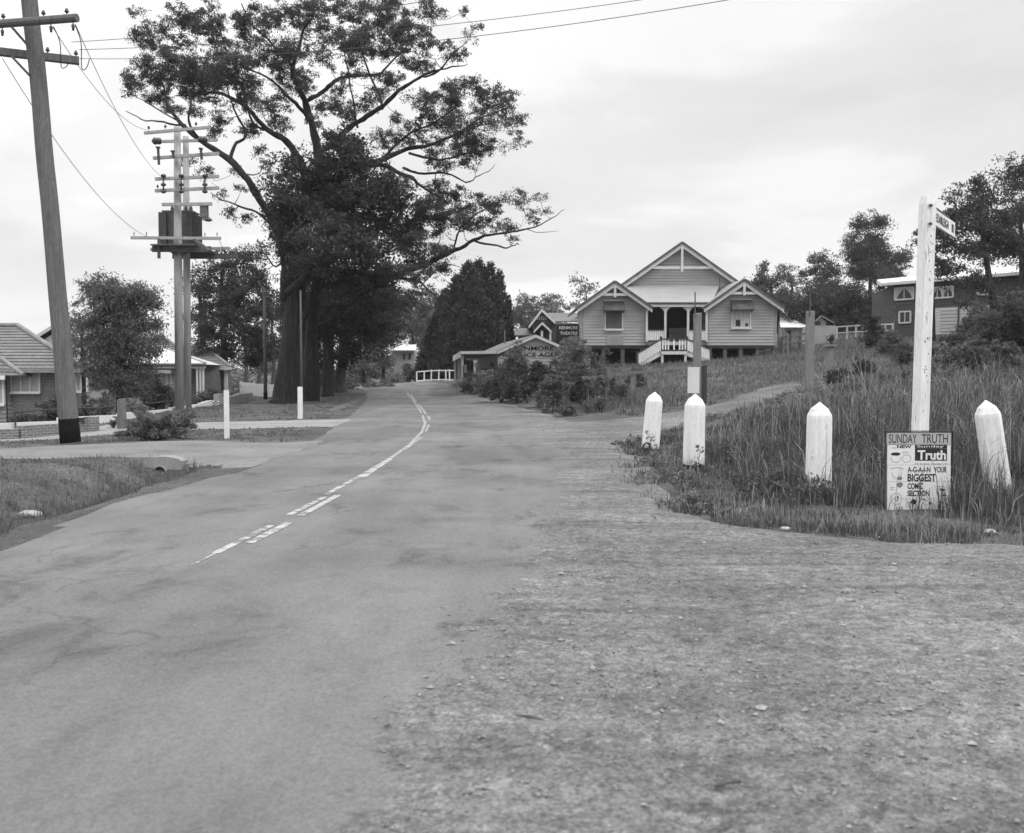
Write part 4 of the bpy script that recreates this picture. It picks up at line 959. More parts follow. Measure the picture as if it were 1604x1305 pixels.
# verge at the crest
for i, (x, y, d, rx, ry, lm, lab) in enumerate([(548,606,66,14,7,'leafl','pale tussock at the road crest, nearest the tree row'),(580,605,70,16,7,'leafl','pale tussock in the middle of the crest'),(605,606,72,14,6,'leafm','low bush over the crest, right of the pale tussocks'),(640,600,84,26,15,'leafm','grey bush below the distant house'),(668,598,88,22,20,'leafm','rounded bush left of the far white fence'),(622,602,80,18,10,'leafl','light shrub beyond the crest centre')]):
    shrub('shrub', lab, x, y, d, rx, ry, lm, 80, .2, 200+i, 'bushes beyond the crest', .42, spacing=.5)
# the low spreading juniper on the left verge
r = np.random.default_rng(77)
jb = W(247, 686, 23.4); jb.z = Hs(jb.x, jb.y)
jr = thing('juniper_bush', 'low spreading juniper with feathery arching sprays on the left verge', 'bush', jb)
mb = MB(); cen = []; dirs = []
arms = []
for k in range(64):
    a = r.uniform(0, 6.28); ln = r.uniform(.4, .86); el = r.uniform(.05, .95)
    arms.append((a, ln, el))
arms += [(3.0, 1.12, .98), (3.1, 1.05, .92), (2.9, 1.1, 1.05), (3.05, 1.0, 1.0), (.2, .95, .72), (.1, 1.0, .68), (.4, .95, .8), (2.95, .98, 1.1), (.25, .9, .85), (0, .95, .6)]
V = []
for a, ln, el in arms:
    tp = jb+Vector((math.cos(a)*ln*math.cos(el)*1.05, math.sin(a)*ln*math.cos(el), ln*math.sin(el)*.85+.1))
    mid = jb.lerp(tp, .5)+Vector((0, 0, .10*ln))
    P = catmull([jb, mid, tp], 4); mb.tube(P, list(np.linspace(.018, .005, len(P))), 4)
    P = np.array([tuple(p) for p in P]); dv = np.array(tuple((tp-mid).normalized()))
    n = 700
    t = r.uniform(.22, 1.06, n)
    c = np.stack([np.interp(t, np.linspace(0, 1, len(P)), P[:,i]) for i in range(3)], 1)
    c[t > 1] += dv*(t[t > 1]-1)[:,None]*ln
    c += r.normal(size=(n, 3))*.062*(1.25-t[:,None]*.75)
    d_ = dv+r.normal(size=(n, 3))*.45; d_[:,2] += .15; d_ /= np.linalg.norm(d_, axis=1, keepdims=True)
    s_ = np.cross(d_, r.normal(size=(n, 3))); s_ /= np.linalg.norm(s_, axis=1, keepdims=True)
    l2 = r.uniform(.05, .12, (n, 1))
    V.append(np.stack([c-d_*l2/2, c+s_*l2*.12, c+d_*l2/2, c-s_*l2*.12], 1).reshape(-1, 3))
mb.build('stem', M['twig'], jr)
np_mesh('foliage', np.concatenate(V), 4, M['leafj'], jr)
# the wooded rise that closes the view
r = np.random.default_rng(99)
cc = []
for px in np.arange(-150, 1760, 9):
    for k in range(5):
        d = r.uniform(118, 150)
        if px < 300: top = 604-10*r.random()
        elif px < 560: top = 560
        elif px < 950: top = 545-14*r.random()
        else: top = 500-20*r.random()
        py = top+r.uniform(0, 70)*(1 if px > 300 else .3)
        cc.append(tuple(W(px+r.normal()*6, py, d)))
cc = np.array(cc)
wo = leaves('far_woods', cc, 1.7*r.uniform(.7, 1.3, len(cc)), 60, .6, M['leafhaze'], None, r, .2, fine=(1, 1))
wo['kind'] = 'stuff'; wo['label'] = 'distant wooded rise closing the view behind houses and trees'

r = np.random.default_rng(123)
cc = []
while len(cc) < 1500:
    d = math.exp(r.uniform(math.log(10.5), math.log(36))); x = r.uniform(.03, .6)*d
    if right_field(np.array([x]), np.array([d]))[0] > .3 and vnoise(x, d, 1.7, 3) > .48 and not (3.7 < x < 6.3 and d < 12.6) and not on_sheet(np.array([x]), np.array([d]))[0]:
        h = float(right_h(np.array([x]), np.array([d]))[0])
        for q in range(int(r.integers(2, 6))):
            cc.append((x+r.normal()*.12, d+r.normal()*.12, Hs(x, d)+h*r.uniform(.2, .95)))
cc = np.array(cc)
wd_ = leaves('field_weeds', cc, .15*r.uniform(.6, 1.4, len(cc)), 34, .075, M['leafm'], None, r, 0, flat=.8)
wd_['kind'] = 'stuff'; wd_['label'] = 'broad-leaved weeds growing through the unmown grass'
# ------------------------------------------------------------------ writing
def text(name, s, p0, right, up, width, height, m, parent, bold=0.0, depth=.004, squeeze=True):
    """Lettering standing on a surface: lower left corner p0, unit vectors right and up."""
    cu = bpy.data.curves.new(name, 'FONT'); cu.body = s; cu.extrude = .01; cu.offset = bold
    ob = bpy.data.objects.new(name, cu); C.objects.link(ob)
    bpy.context.view_layer.update()
    me = bpy.data.meshes.new_from_object(ob.evaluated_get(bpy.context.evaluated_depsgraph_get()))
    bpy.data.objects.remove(ob); bpy.data.curves.remove(cu)
    me.materials.clear()
    n = len(me.vertices); co = np.empty(n*3, np.float32); me.vertices.foreach_get('co', co); co = co.reshape(-1, 3)
    lo, hi = co.min(0), co.max(0)
    u = (co[:,0]-lo[0])/(hi[0]-lo[0])*width; v = (co[:,1]-lo[1])/(hi[1]-lo[1])*height; t = (co[:,2]-lo[2])/max(hi[2]-lo[2], 1e-6)*depth
    right, up = Vector(right).normalized(), Vector(up).normalized(); nr = right.cross(up)
    P = np.array(tuple(p0))+u[:,None]*np.array(tuple(right))+v[:,None]*np.array(tuple(up))+t[:,None]*np.array(tuple(nr))
    o0 = np.array(tuple(WL[parent])); P = (P-o0).astype(np.float32)
    me.vertices.foreach_set('co', P.ravel()); me.update()
    return link_mesh(name, me, m, parent)

def X(px, Y): return W(px, 585, Y).x
def Z(py, Y): return W(802, py, Y).z

# ------------------------------------------------------------------ the timber hall
Y0 = 62.0
b = onground(X(1062, Y0), Y0+.2); b.z = 2.2
hall = thing('timber_hall', 'weatherboard hall on stumps with three white-trimmed gables and a centre porch stair', 'hall', b)
wl0, wl1, wr0, wr1 = X(912, Y0), X(1010.5, Y0), X(1108, Y0), X(1214, Y0)
zb, zs, zsr = Z(541, Y0), Z(480, Y0), Z(478, Y0)
YM, YB = 66.2, 80.0
xa, za = X(1065, YM), Z(385, YM)
sl = .70
mw = (za-zs)/sl                                # half width of the main roof at wing eave height
wm0, wm1 = xa-mw+.45, xa+mw-.45
def gable(mb, x0, x1, y, z0, ze, pitch=.185, s=sl):
    xc = (x0+x1)/2; wd = x1-x0; zt = ze+(wd/2)*s
    def l(z): return 0 if z <= ze else min(.5, (z-ze)/s/wd)
    mb.boards((x0, y), (x1, y), z0, zt, pitch, l, lambda z: 1-l(z))
    return zt
mb = MB(); ztl = gable(mb, wl0, wl1, Y0, zb, zs); ztr = gable(mb, wr0, wr1, Y0, zb, zs)
mb.boards((wl1, Y0), (wl1, YM), zb, zs, .185); mb.boards((wr0, YM), (wr0, Y0), zb, zs, .185)
mb.boards((wl0, YM), (wl0, Y0), zb, zs, .185); mb.boards((wr1, Y0), (wr1, YM), zb, zs, .185)
mb.boards((wm0, YB), (wm0, YM), zb, zs, .185); mb.boards((wm1, YM), (wm1, YB), zb, zs, .185)
# main gable front above the porch roof
zg = Z(446, YM)
def ml(z): return (z-zs)/sl/(2*mw)
mb.boards((xa-mw, YM), (xa+mw, YM), zg-.5, za-.05, .185, ml, lambda z: 1-ml(z))
mb.build('wall', M['board'], hall)
mb = MB(); mb.box(wl1, wr0, YM+.02, YM+.1, zb, zg); mb.build('porch_wall', M['boarddark'], hall)  # shade of the recess put into the colour: darker than the boards around it
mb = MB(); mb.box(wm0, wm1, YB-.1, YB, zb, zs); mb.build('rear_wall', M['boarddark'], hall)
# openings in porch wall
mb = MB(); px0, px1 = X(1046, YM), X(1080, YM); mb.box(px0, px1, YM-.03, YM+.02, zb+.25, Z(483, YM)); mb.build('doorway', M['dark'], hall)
mb = MB(); mb.box(X(1047.5, 65), X(1077, 65), 65, 65.05, Z(536, 65), Z(514, 65)); mb.build('notice_screen', M['board2'], hall)
# floor
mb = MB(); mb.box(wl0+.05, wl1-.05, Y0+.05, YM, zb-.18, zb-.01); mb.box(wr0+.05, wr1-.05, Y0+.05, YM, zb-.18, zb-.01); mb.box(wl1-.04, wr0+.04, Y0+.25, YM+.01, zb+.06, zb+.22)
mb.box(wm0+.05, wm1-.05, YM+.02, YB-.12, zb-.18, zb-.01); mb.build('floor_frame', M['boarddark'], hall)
mb = MB(); mb.box(wl1+.01, wr0-.01, Y0+.2, Y0+.25, zb+.02, zb+.24); mb.build('porch_fascia', M['trim'], hall)
# under the floor: dark sheet added at the back to stand for the shade there
mb = MB(); mb.box(wm0, wm1, 71, 71.1, 1.2, zb-.2); mb.build('under_floor_shade_sheet', M['dark'], hall)
# roofs
def gable_roof(mb, x0, x1, ya, yb, ze, s=sl, over=.35, t=.09):
    xc = (x0+x1)/2; h = (x1-x0)/2+over; z0 = ze-over*s; zr = ze+(x1-x0)/2*s
    mb.slab((x0-over, ya, z0+t), (xc, ya, zr+t), (xc, yb, zr+t), (x0-over, yb, z0+t), -t)
    mb.slab((xc, ya, zr+t), (x1+over, ya, z0+t), (x1+over, yb, z0+t), (xc, yb, zr+t), -t)
    return xc, z0, zr
mb = MB()
gl = gable_roof(mb, wl0, wl1, Y0-.55, YM+5.5, zs+.03); gr = gable_roof(mb, wr0, wr1, Y0-.55, YM+5.5, zs+.03)
gm = gable_roof(mb, xa-mw+.4, xa+mw-.4, YM-.5, YB+.5, zs+.05+.4*sl)
mb.build('roof', M['tin'], hall)
zp0, zp1 = Z(474, Y0-.3)+.03, zg-.02
mb = MB(); mb.slab((wl1-.2, Y0-.3, zp0), (wr0+.2, Y0-.3, zp0), (wr0+1.6, YM, zp1), (wl1-1.6, YM, zp1), .05)
mb.build('porch_roof', M['tin'], hall)
mb = MB(); mb.box(wl1+.02, wr0-.02, Y0-.36, Y0-.28, zp0-.30, zp0-.13); mb.build('porch_beam', M['trim'], hall)
mb = MB(); mb.tube([(wl1+.02, Y0-.37, zp0-.07), (wr0-.02, Y0-.37, zp0-.07)], .07, 8); mb.build('gutter', M['tindark'], hall)
# bargeboards with collar tie and post
def barge(xc, z0, zr, x0, x1, y, ct, kp, w_=.26):
    mb = MB(); dx = x1-x0
    for xe in (x0, x1):
        n = Vector((xe-xc, 0, z0-zr)).normalized(); k = Vector((0, 0, w_))
        mb.prism([(xc, y, zr+.05), (xe, y, z0+.05), (xe, y, z0-.20), (xc, y, zr-.24)], (0, .05, 0))
    hw = (zr-ct)/sl
    mb.box(xc-hw+.25, xc+hw-.25, y+.055, y+.12, ct-.10, ct+.06)
    mb.box(xc-.075, xc+.075, y-.02, y+.053, kp, zr-.12)
    return mb.build('bargeboard', M['trim'], hall)
barge(gl[0], gl[1], gl[2], wl0-.35, wl1+.35, Y0-.62, Z(462, Y0), Z(467, Y0))
barge(gr[0], gr[1], gr[2], wr0-.35, wr1+.35, Y0-.62, Z(460, Y0), Z(464, Y0))
barge(gm[0], gm[1], gm[2], xa-mw+.05, xa+mw-.05, YM-.57, Z(420, YM), Z(427, YM))
for g, a, c, y in ((gl, wl0-.35, wl1+.35, Y0-.66), (gr, wr0-.35, wr1+.35, Y0-.66), (gm, xa-mw+.05, xa+mw-.05, YM-.61)):
    mb = MB()
    for xe in (a, c): mb.beam((g[0], y, g[2]+.10), (xe, y, g[1]+.10), .12, .09, up=(0, 1, 0))
    mb.build('roof_edge', M['tindark'], hall)
# corner boards
for x in (wl0, wl1, wr0, wr1):
    mb = MB(); mb.box(x-.06, x+.06, Y0-.07, Y0+.05, zb-.02, zs-.05); mb.build('corner_trim', M['board2'], hall)
# windows with hoods
def window(x0, x1, y0, y1, Y, parent, panes, inside_m, frame_m=None, hood=None, sill=True, rows=1, fw=.07, name='window'):
    xx0, xx1, z1, z0 = X(x0, Y), X(x1, Y), Z(y0, Y), Z(y1, Y)
    mb = MB(); mb.box(xx0, xx1, Y-.062, Y+.02, z0, z1); wn = mb.build(name, inside_m, parent)
    mb = MB(); f = fw
    mb.box(xx0-f, xx0, Y-.11, Y, z0-f, z1+f); mb.box(xx1, xx1+f, Y-.11, Y, z0-f, z1+f); mb.box(xx0, xx1, Y-.11, Y, z1, z1+f); mb.box(xx0, xx1, Y-.11, Y, z0-f, z0)
    for i in range(1, panes):
        xm = xx0+(xx1-xx0)*i/panes; mb.box(xm-f*.4, xm+f*.4, Y-.095, Y-.063, z0, z1)
    for i in range(1, rows):
        zm = z0+(z1-z0)*i/rows; mb.box(xx0, xx1, Y-.092, Y-.063, zm-f*.35, zm+f*.35)
    mb.build('frame', frame_m or M['trim'], wn)
    if sill:
        mb = MB(); mb.box(xx0-f*1.4, xx1+f*1.4, Y-.19, Y-.111, z0-f*1.9, z0-f*.4); mb.build('sill', frame_m or M['trim'], wn)
    return wn, xx0, xx1, z0, z1
def hood(x0, x1, y0, y1, Y, parent):
    a, c, z1, z0 = X(x0, Y), X(x1, Y), Z(y0, Y), Z(y1, Y-.6)
    mb = MB(); mb.slab((a, Y-.62, z0), (c, Y-.62, z0), (c, Y-.03, z1), (a, Y-.03, z1), .03)
    for x in (a+.04, c-.04): mb.prism([(x-.02, Y-.03, z1-.03), (x-.02, Y-.58, z0-.02), (x-.02, Y-.03, z0-.15)], (.04, 0, 0))
    mb.build('window_hood', M['tindark'], parent)
    mb = MB(); mb.box(a, c, Y-.075, Y-.026, z1+.005, z1+.09); mb.build('hood_trim', M['trim'], parent)
window(948.5, 973.5, 487, 515, Y0, hall, 1, M['blind']); hood(945, 977, 472, 486, Y0, hall)
wn, a, c, z0, z1 = window(1146, 1173, 485, 512.5, Y0, hall, 2, M['curtain']); hood(1143, 1177, 470, 484.5, Y0, hall)
mb = MB(); mb.box(a+.22, a+.50, Y0-.07, Y0-.0625, z0+.05, z0+.45); mb.build('window_card', M['dark'], wn)
mb = MB(); mb.box(c-.28, c-.10, Y0-.07, Y0-.0625, z0+.04, z0+.24); mb.build('window_card', M['dark'], wn)
mb = MB(); mb.box(X(949, Y0), X(976, Y0), Y0-.065, Y0-.026, Z(541, Y0), Z(526, Y0)); mb.build('patch_panel', M['render_'], hall)
# porch posts and balustrade
for px_ in (1012.5, 1041.5, 1077, 1106):
    mb = MB(); x = X(px_, Y0-.2)
    mb.box(x-.065, x+.065, Y0-.27, Y0-.14, zb+.22, zp0-.3)
    for sg in (-1, 1):
        if (px_ < 1013 and sg < 0) or (px_ > 1105 and sg > 0): continue
        mb.prism([(x+sg*.065, Y0-.23, zp0-.30), (x+sg*.34, Y0-.23, zp0-.30), (x+sg*.30, Y0-.23, zp0-.37), (x+sg*.14, Y0-.23, zp0-.48), (x+sg*.065, Y0-.23, zp0-.62)], (0, .05, 0))
    mb.build('porch_post', M['trim'], hall)
for (pa, pb) in ((1013.5, 1039.5), (1079, 1105)):
    xa_, xb_ = X(pa, Y0-.2), X(pb, Y0-.2); zt, z_ = Z(517, Y0-.2), Z(533, Y0-.2)
    mb = MB(); n = 9
    for i in range(n):
        x = xa_+(xb_-xa_)*(i+.5)/n; mb.box(x-.045, x+.045, Y0-.22, Y0-.20, z_, zt-.03)
    mb.build('balustrade', M['white'], hall)
    mb = MB(); mb.box(xa_, xb_, Y0-.26, Y0-.16, zt-.03, zt+.04); mb.box(xa_, xb_, Y0-.25, Y0-.17, z_-.08, z_-.002); mb.build('handrail', M['darkwood'], hall)
# landing and its two flights
YL = 60.6
lx0, lx1 = X(1033, YL), X(1073, YL); zl = Z(550, YL)
mb = MB(); mb.box(lx0, lx1, YL-.6, Y0+.19, zl-.06, zl); mb.build('landing', M['greywood'], hall)
mb = MB(); mb.box(lx0-.03, lx1+.03, YL-.66, YL-.605, zl-.22, zl-.03); mb.build('landing_fascia', M['trim'], hall)
for x in (lx0+.08, lx1-.08):
    mb = MB(); g = Hs(x, YL-.5); mb.box(x-.07, x+.07, YL-.6, YL-.46, g-.1, zl-.23); mb.build('landing_post', M['trim'], hall)
mb = MB(); mb.box(lx0, lx1, YL-.58, YL-.54, zl-1.0, zl-.95); mb.build('brace', M['trim'], hall)
mb = MB(); zt = zl+.72
for i in range(9):
    if i in (3, 5): continue
    x = lx0+.1+(lx1-lx0-.2)*i/8; mb.box(x-.045, x+.045, YL-.61, YL-.585, zl+.06, zt-.03)
mb.build('balustrade', M['white'], hall)
mb = MB(); mb.box(lx0-.05, lx1+.05, YL-.65, YL-.55, zt-.03, zt+.04); mb.box(lx0, lx1, YL-.63, YL-.57, zl+.005, zl+.07)
for x in (lx0-.02, lx1+.02): mb.box(x-.06, x+.06, YL-.62, YL-.50, zl-.2, zt+.16)
mb.build('handrail', M['darkwood'], hall)
for sg, x0, xe in ((-1, lx0, X(996, YL)), (1, lx1, X(1110, YL))):
    ze = Hs(xe, YL-.3)+.03; n = 7
    fl = MB(); st = MB(); bl = MB(); hr = MB()
    for i in range(n):
        t = (i+.5)/n; x = x0+(xe-x0)*t; z = zl+(ze-zl)*(i+1)/(n+1)
        w_ = abs(xe-x0)/n*.6; fl.box(x-w_, x+w_, YL-.52, YL+.5, z-.04, z)
    fl.build('stair_tread', M['greywood'], hall)
    for y in (YL-.6, YL+.52):
        st.prism([(x0, y, zl-.02), (xe, y, ze+.02), (xe, y, ze-.05), (xe-sg*.3, y, ze-.05), (x0, y, zl-.30)], (0, .05, 0))
    st.build('stringer', M['trim'], hall)
    m_ = 12
    for i in range(m_):
        t = (i+.6)/m_; x = x0+(xe-x0)*t; z = zl+(ze-zl)*t
        bl.prism([(x-.05, YL-.635, z+.02-sg*(-.05)*0), (x+.05, YL-.635, z+.02), (x+.05, YL-.635, z+.66), (x-.05, YL-.635, z+.66)], (0, .022, 0))
    bl.build('balustrade', M['white'], hall)
    hr.beam((x0, YL-.63, zl+.72), (xe, YL-.63, ze+.72), .09, .07); hr.box(xe-.06, xe+.06, YL-.68, YL-.56, ze-.05, ze+.85)
    hr.build('handrail', M['darkwood'], hall)
# stumps
for px_ in (914, 945, 975, 1005, 1111, 1135, 1160, 1186, 1211):
    x = X(px_, Y0+.2); mb = MB(); g = Hs(x, Y0+.25)
    mb.box(x-.12, x+.12, Y0+.12, Y0+.36, g-.2, zb-.22); mb.box(x-.2, x+.2, Y0+.08, Y0+.4, zb-.215, zb-.185)
    mb.build('stump', M['pole_dark'], hall)
# the lean-to hood on the right wall and its dark screen
mb = MB(); xr = wr1
mb.slab((xr+.45, Y0+.6, zsr-.35), (xr+1.15, Y0+3.4, zb+.9), (xr+1.15, YB-3, zb+.9), (xr+.4, YB-3, zsr-.35), .06)
mb.build('side_awning', M['tindark'], hall)
for k in range(3):
    mb = MB(); mb.box(xr+.5+k*.28, xr+.62+k*.28, Y0+1.2, Y0+1.3, Hs(xr+.6, Y0+1.2)-.1, zb+1.4-.3*k); mb.build('side_post', M['greywood'], hall)
# rods on the roofs
mb = MB(); mb.tube([(X(1126, 65), 65, Z(454, 65)), (X(1126, 65), 65, Z(433, 65))], .025, 6); mb.build('vent_pipe', M['tindark'], hall)

# ------------------------------------------------------------------ produce shed with its awning
YS = 56.0
sdir = Vector((-.126, 1, 0))
b = onground(X(835, YS), YS); b.z = .6
shop = thing('produce_shed', 'low gabled produce shed with painted lettering and a flat street awning, half hidden by shrubs', 'shop', b)
sx0, sx1 = X(780, YS), X(900, YS); ssl = .43; zsr_ = Z(527.5, YS); sxc = X(838, YS)
ze0 = zsr_-(sxc-sx0)*ssl; ze1 = zsr_-(sx1-sxc)*ssl
mb = MB(); wd = sx1-sx0; z0 = Hs(sx0, YS)-.1
def fl_(z): return 0 if z <= ze0 else min((sxc-sx0)/wd, (z-ze0)/ssl/wd)
def fr_(z): return 1 if z <= ze1 else max((sxc-sx0)/wd, 1-(z-ze1)/ssl/wd)
mb.boards((sx0, YS), (sx1, YS), z0, zsr_, .19, fl_, fr_)
Pf = lambda x, z, t: Vector((x, YS, z))+sdir*t
mb.quad(Pf(sx0, z0, 16), Pf(sx0, z0, 0), Pf(sx0, ze0, 0), Pf(sx0, ze0, 16)); mb.quad(Pf(sx1, z0, 0), Pf(sx1, z0, 16), Pf(sx1, ze1, 16), Pf(sx1, ze1, 0))
mb.build('wall', M['board'], shop)
mb = MB()
mb.slab(Pf(sx0-.05, ze0+.05, -.25), Pf(sxc, zsr_+.08, -.25), Pf(sxc, zsr_+.08, 16), Pf(sx0-.05, ze0+.05, 16), -.05)
mb.slab(Pf(sxc, zsr_+.08, -.25), Pf(sx1+.3, ze1-.05, -.25), Pf(sx1+.3, ze1-.05, 16), Pf(sxc, zsr_+.08, 16), -.05)
mb.build('roof', M['shingle'], shop)
mb = MB()
mb.prism([Pf(sxc, zsr_+.10, -.30), Pf(sx0-.05, ze0+.06, -.30), Pf(sx0-.05, ze0-.08, -.30), Pf(sxc, zsr_-.06, -.30)], (0, .045, 0))
mb.prism([Pf(sxc, zsr_+.10, -.30), Pf(sx1+.3, ze1-.04, -.30), Pf(sx1+.3, ze1-.18, -.30), Pf(sxc, zsr_-.06, -.30)], (0, .045, 0))
mb.build('bargeboard', M['trim'], shop)
# awning
A0, A1 = W(722, 550, YS), W(710.5, 562, YS+13); A0.z = ze0-.02; A1.z = A0.z-.05
B0, B1 = Pf(sx0, ze0, 0), Pf(sx0, ze0-.05, 13)
mb = MB(); mb.slab(A0, B0-Vector((.02, 0, 0)), B1-Vector((.02, 0, 0)), A1, .08); mb.build('awning', M['shingle'], shop)
mb = MB(); mb.beam(A0+Vector((0, -.04, .02)), B0+Vector((-.03, -.04, .02)), .05, .16); mb.beam(A0+Vector((-.03, -.04, -.08)), A1+Vector((-.03, 0, -.08)), .05, .36); mb.build('awning_fascia', M['trim'], shop)
for t in (.08, .45, .98):
    p = A0.lerp(A1, t)+Vector((.1, 0, 0)); g = Hs(p.x, p.y); mb = MB(); mb.box(p.x-.075, p.x+.075, p.y-.075, p.y+.075, g-.1, p.z-.09); mb.build('awning_post', M['trim'], shop)
mb = MB(); p0, p1 = W(724.5, 556, YS+.3), W(728, 573, YS+.3); mb.box(p0.x-.06, p0.x+.06, YS+.25, YS+.3, p1.z, A0.z-.1); mb.build('sign_panel', M['trim'], shop)
mb = MB(); p0, p1 = W(730, 561.5, YS+3), W(749, 564.5, YS+3); mb.box(p0.x, p1.x, YS+3, YS+3.06, p1.z, p0.z); mb.build('hanging_board', M['white'], shop)
mb = MB(); p0, p1 = W(727, 571, YS+4), W(731, 584, YS+4); mb.box(p0.x, p1.x, YS+4, YS+4.05, p1.z, p0.z); mb.build('hanging_board', M['white'], shop)
mb = MB(); mb.box(B0.x-.04, B0.x-.01, YS+.4, YS+15, z0, ze0-.15); mb.build('shopfront', M['dark'], shop)
q = W(747, 572, YS+2.5); mb = MB(); g = Hs(q.x, q.y)
pump = thing('lamp_post', 'short post with a round white globe standing under the shop awning', 'lamp', (q.x, q.y, g))
mb.lathe((q.x, q.y, q.z-.14), [(0, .05), (.03, .13), (.12, .18), (.2, .17), (.26, .1), (.28, .02)], 14); mb.build('globe', M['white'], pump, True)
mb = MB(); mb.tube([(q.x, q.y, g-.05), (q.x, q.y, q.z-.14)], .05, 8); mb.build('post', M['steel2'], pump)
mb = MB(); mb.lathe((q.x, q.y, g-.02), [(0, .16), (.08, .16), (.1, .06)], 12); mb.build('base', M['concrete'], pump)
# lettering on the gable
ux = (1, 0, 0); uz = (0, 0, 1)
p = W(812, 549, YS-.03); text('lettering', 'KENMORE', (X(806, YS), YS-.052, Z(549.5, YS)), ux, uz, X(867, YS)-X(806, YS), .26, M['ink'], shop, .02, .004)
text('lettering', 'PRODUCE AGENCY', (X(781, YS), YS-.052, Z(559.5, YS)), ux, uz, X(896, YS)-X(781, YS), .26, M['ink'], shop, .02, .004)

# ------------------------------------------------------------------ theatre sign board
YT = 64.5
p0, p1 = W(871, 508, YT), W(909.5, 538, YT)
ts = thing('theatre_sign', 'black board with white capital lettering beside the left wall of the timber hall', 'sign', (p0.x, YT, Hs(p0.x, YT)))
mb = MB(); mb.box(p0.x, p1.x, YT, YT+.06, p1.z-.25, p0.z); mb.build('panel', M['ink'], ts)
for x in (p0.x+.2, p1.x-.2):
    mb = MB(); mb.box(x-.06, x+.06, YT+.062, YT+.18, Hs(x, YT)-.2, p0.z+.0); mb.build('post', M['pole_dark'], ts)
wS = X(905, YT)-X(876, YT)
text('lettering', 'KENMORE', (X(876, YT), YT-.001, Z(516, YT)), ux, uz, wS, .21, M['paper'], ts, .015, .004)
text('lettering', 'THEATRE', (X(877, YT), YT-.001, Z(524.5, YT)), ux, uz, wS*.95, .21, M['paper'], ts, .015, .004)

# ------------------------------------------------------------------ theatre building behind
YH = 80.0
b = onground(X(870, YH), YH); b.z = 2.4
th = thing('theatre_hall', 'grey-roofed hall with a steep front gable and entry porch behind the produce shed', 'hall', b)
gx0, gx1, gxc = X(828, YH), X(869, YH), X(848.5, YH); zr, ze = Z(486, YH), Z(513, YH); hs = (zr-ze)/(gxc-gx0)
g0 = 1.8
mb = MB(); mb.prism([(gx0+.35, YH, g0), (gx1-.35, YH, g0), (gx1-.35, YH, ze+.45*hs), (gxc, YH, zr-.25), (gx0+.35, YH, ze+.45*hs)], (0, 9, 0))
ex = X(935, YH); mb.box(gx1-.3, ex, YH+.4, YH+9, g0, Z(506, YH)); mb.build('wall', M['boarddark'], th)
mb = MB(); mb.slab((gx0, YH-.5, ze), (gxc, YH-.5, zr), (gxc, YH+9, zr), (gx0, YH+9, ze), -.08); mb.slab((gxc, YH-.5, zr), (gx1, YH-.5, Z(506, YH)), (gx1, YH+9, Z(506, YH)), (gxc, YH+9, zr), -.08)
mb.slab((gxc+.2, YH+.2, Z(504.5, YH)), (ex, YH+.2, Z(504.5, YH)), (ex, YH+4.8, zr), (gxc, YH+4.8, zr), -.08); mb.build('roof', M['shingle'], th)
mb = MB(); mb.slab((X(806, YH), YH+.5, Z(526, YH)), (X(842, YH), YH+.5, Z(526, YH)), (X(838, YH), YH+4, Z(512, YH)), (X(806, YH), YH+4, Z(512, YH)), -.08); mb.build('side_roof', M['shingle'], th)
mb = MB(); mb.box(X(812, YH), gx0+.3, YH+1, YH+5, g0, Z(526, YH+1)); mb.build('side_wall', M['boarddark'], th)
mb = MB()
for xe, zz in ((gx0, ze), (gx1, Z(506, YH))): mb.prism([(gxc, YH-.55, zr+.1), (xe, YH-.55, zz+.1), (xe, YH-.55, zz-.13), (gxc, YH-.55, zr-.16)], (0, .045, 0))
mb.build('bargeboard', M['trim'], th)
mb = MB()
for k in range(5): mb.box(gxc-.42+k*.17, gxc-.31+k*.17, YH-.06, YH-.02, Z(501.5, YH), Z(494+abs(k-2)*1.5, YH))
mb.build('gable_vent', M['trim'], th)
YP = 77.5; hx0, hx1, hxc = X(836, YP), X(864, YP), X(849, YP); z1, z2 = Z(506, YP), Z(520, YP)
mb = MB(); mb.slab((hx0, YP, z2), (hxc, YP, z1), (hxc, YH-.02, z1), (hx0, YH-.02, z2), -.07); mb.slab((hxc, YP, z1), (hx1, YP, z2), (hx1, YH-.02, z2), (hxc, YH-.02, z1), -.07); mb.build('porch_roof', M['shingle'], th)
mb = MB()
for xe in (hx0, hx1): mb.prism([(hxc, YP-.05, z1+.08), (xe, YP-.05, z2+.08), (xe, YP-.05, z2-.1), (hxc, YP-.05, z1-.12)], (0, .045, 0))
mb.build('porch_trim', M['trim'], th)
for px_ in (849, 862):
    x = X(px_, YP); mb = MB(); mb.box(x-.08, x+.08, YP+.1, YP+.26, Hs(x, YP)-.1, z2+.1); mb.build('porch_post', M['trim'], th)
mb = MB(); mb.box(gx1+.1, ex, YH+.35, YH+.395, Z(509.5, YH), Z(506, YH)); mb.build('eave_board', M['render_'], th)

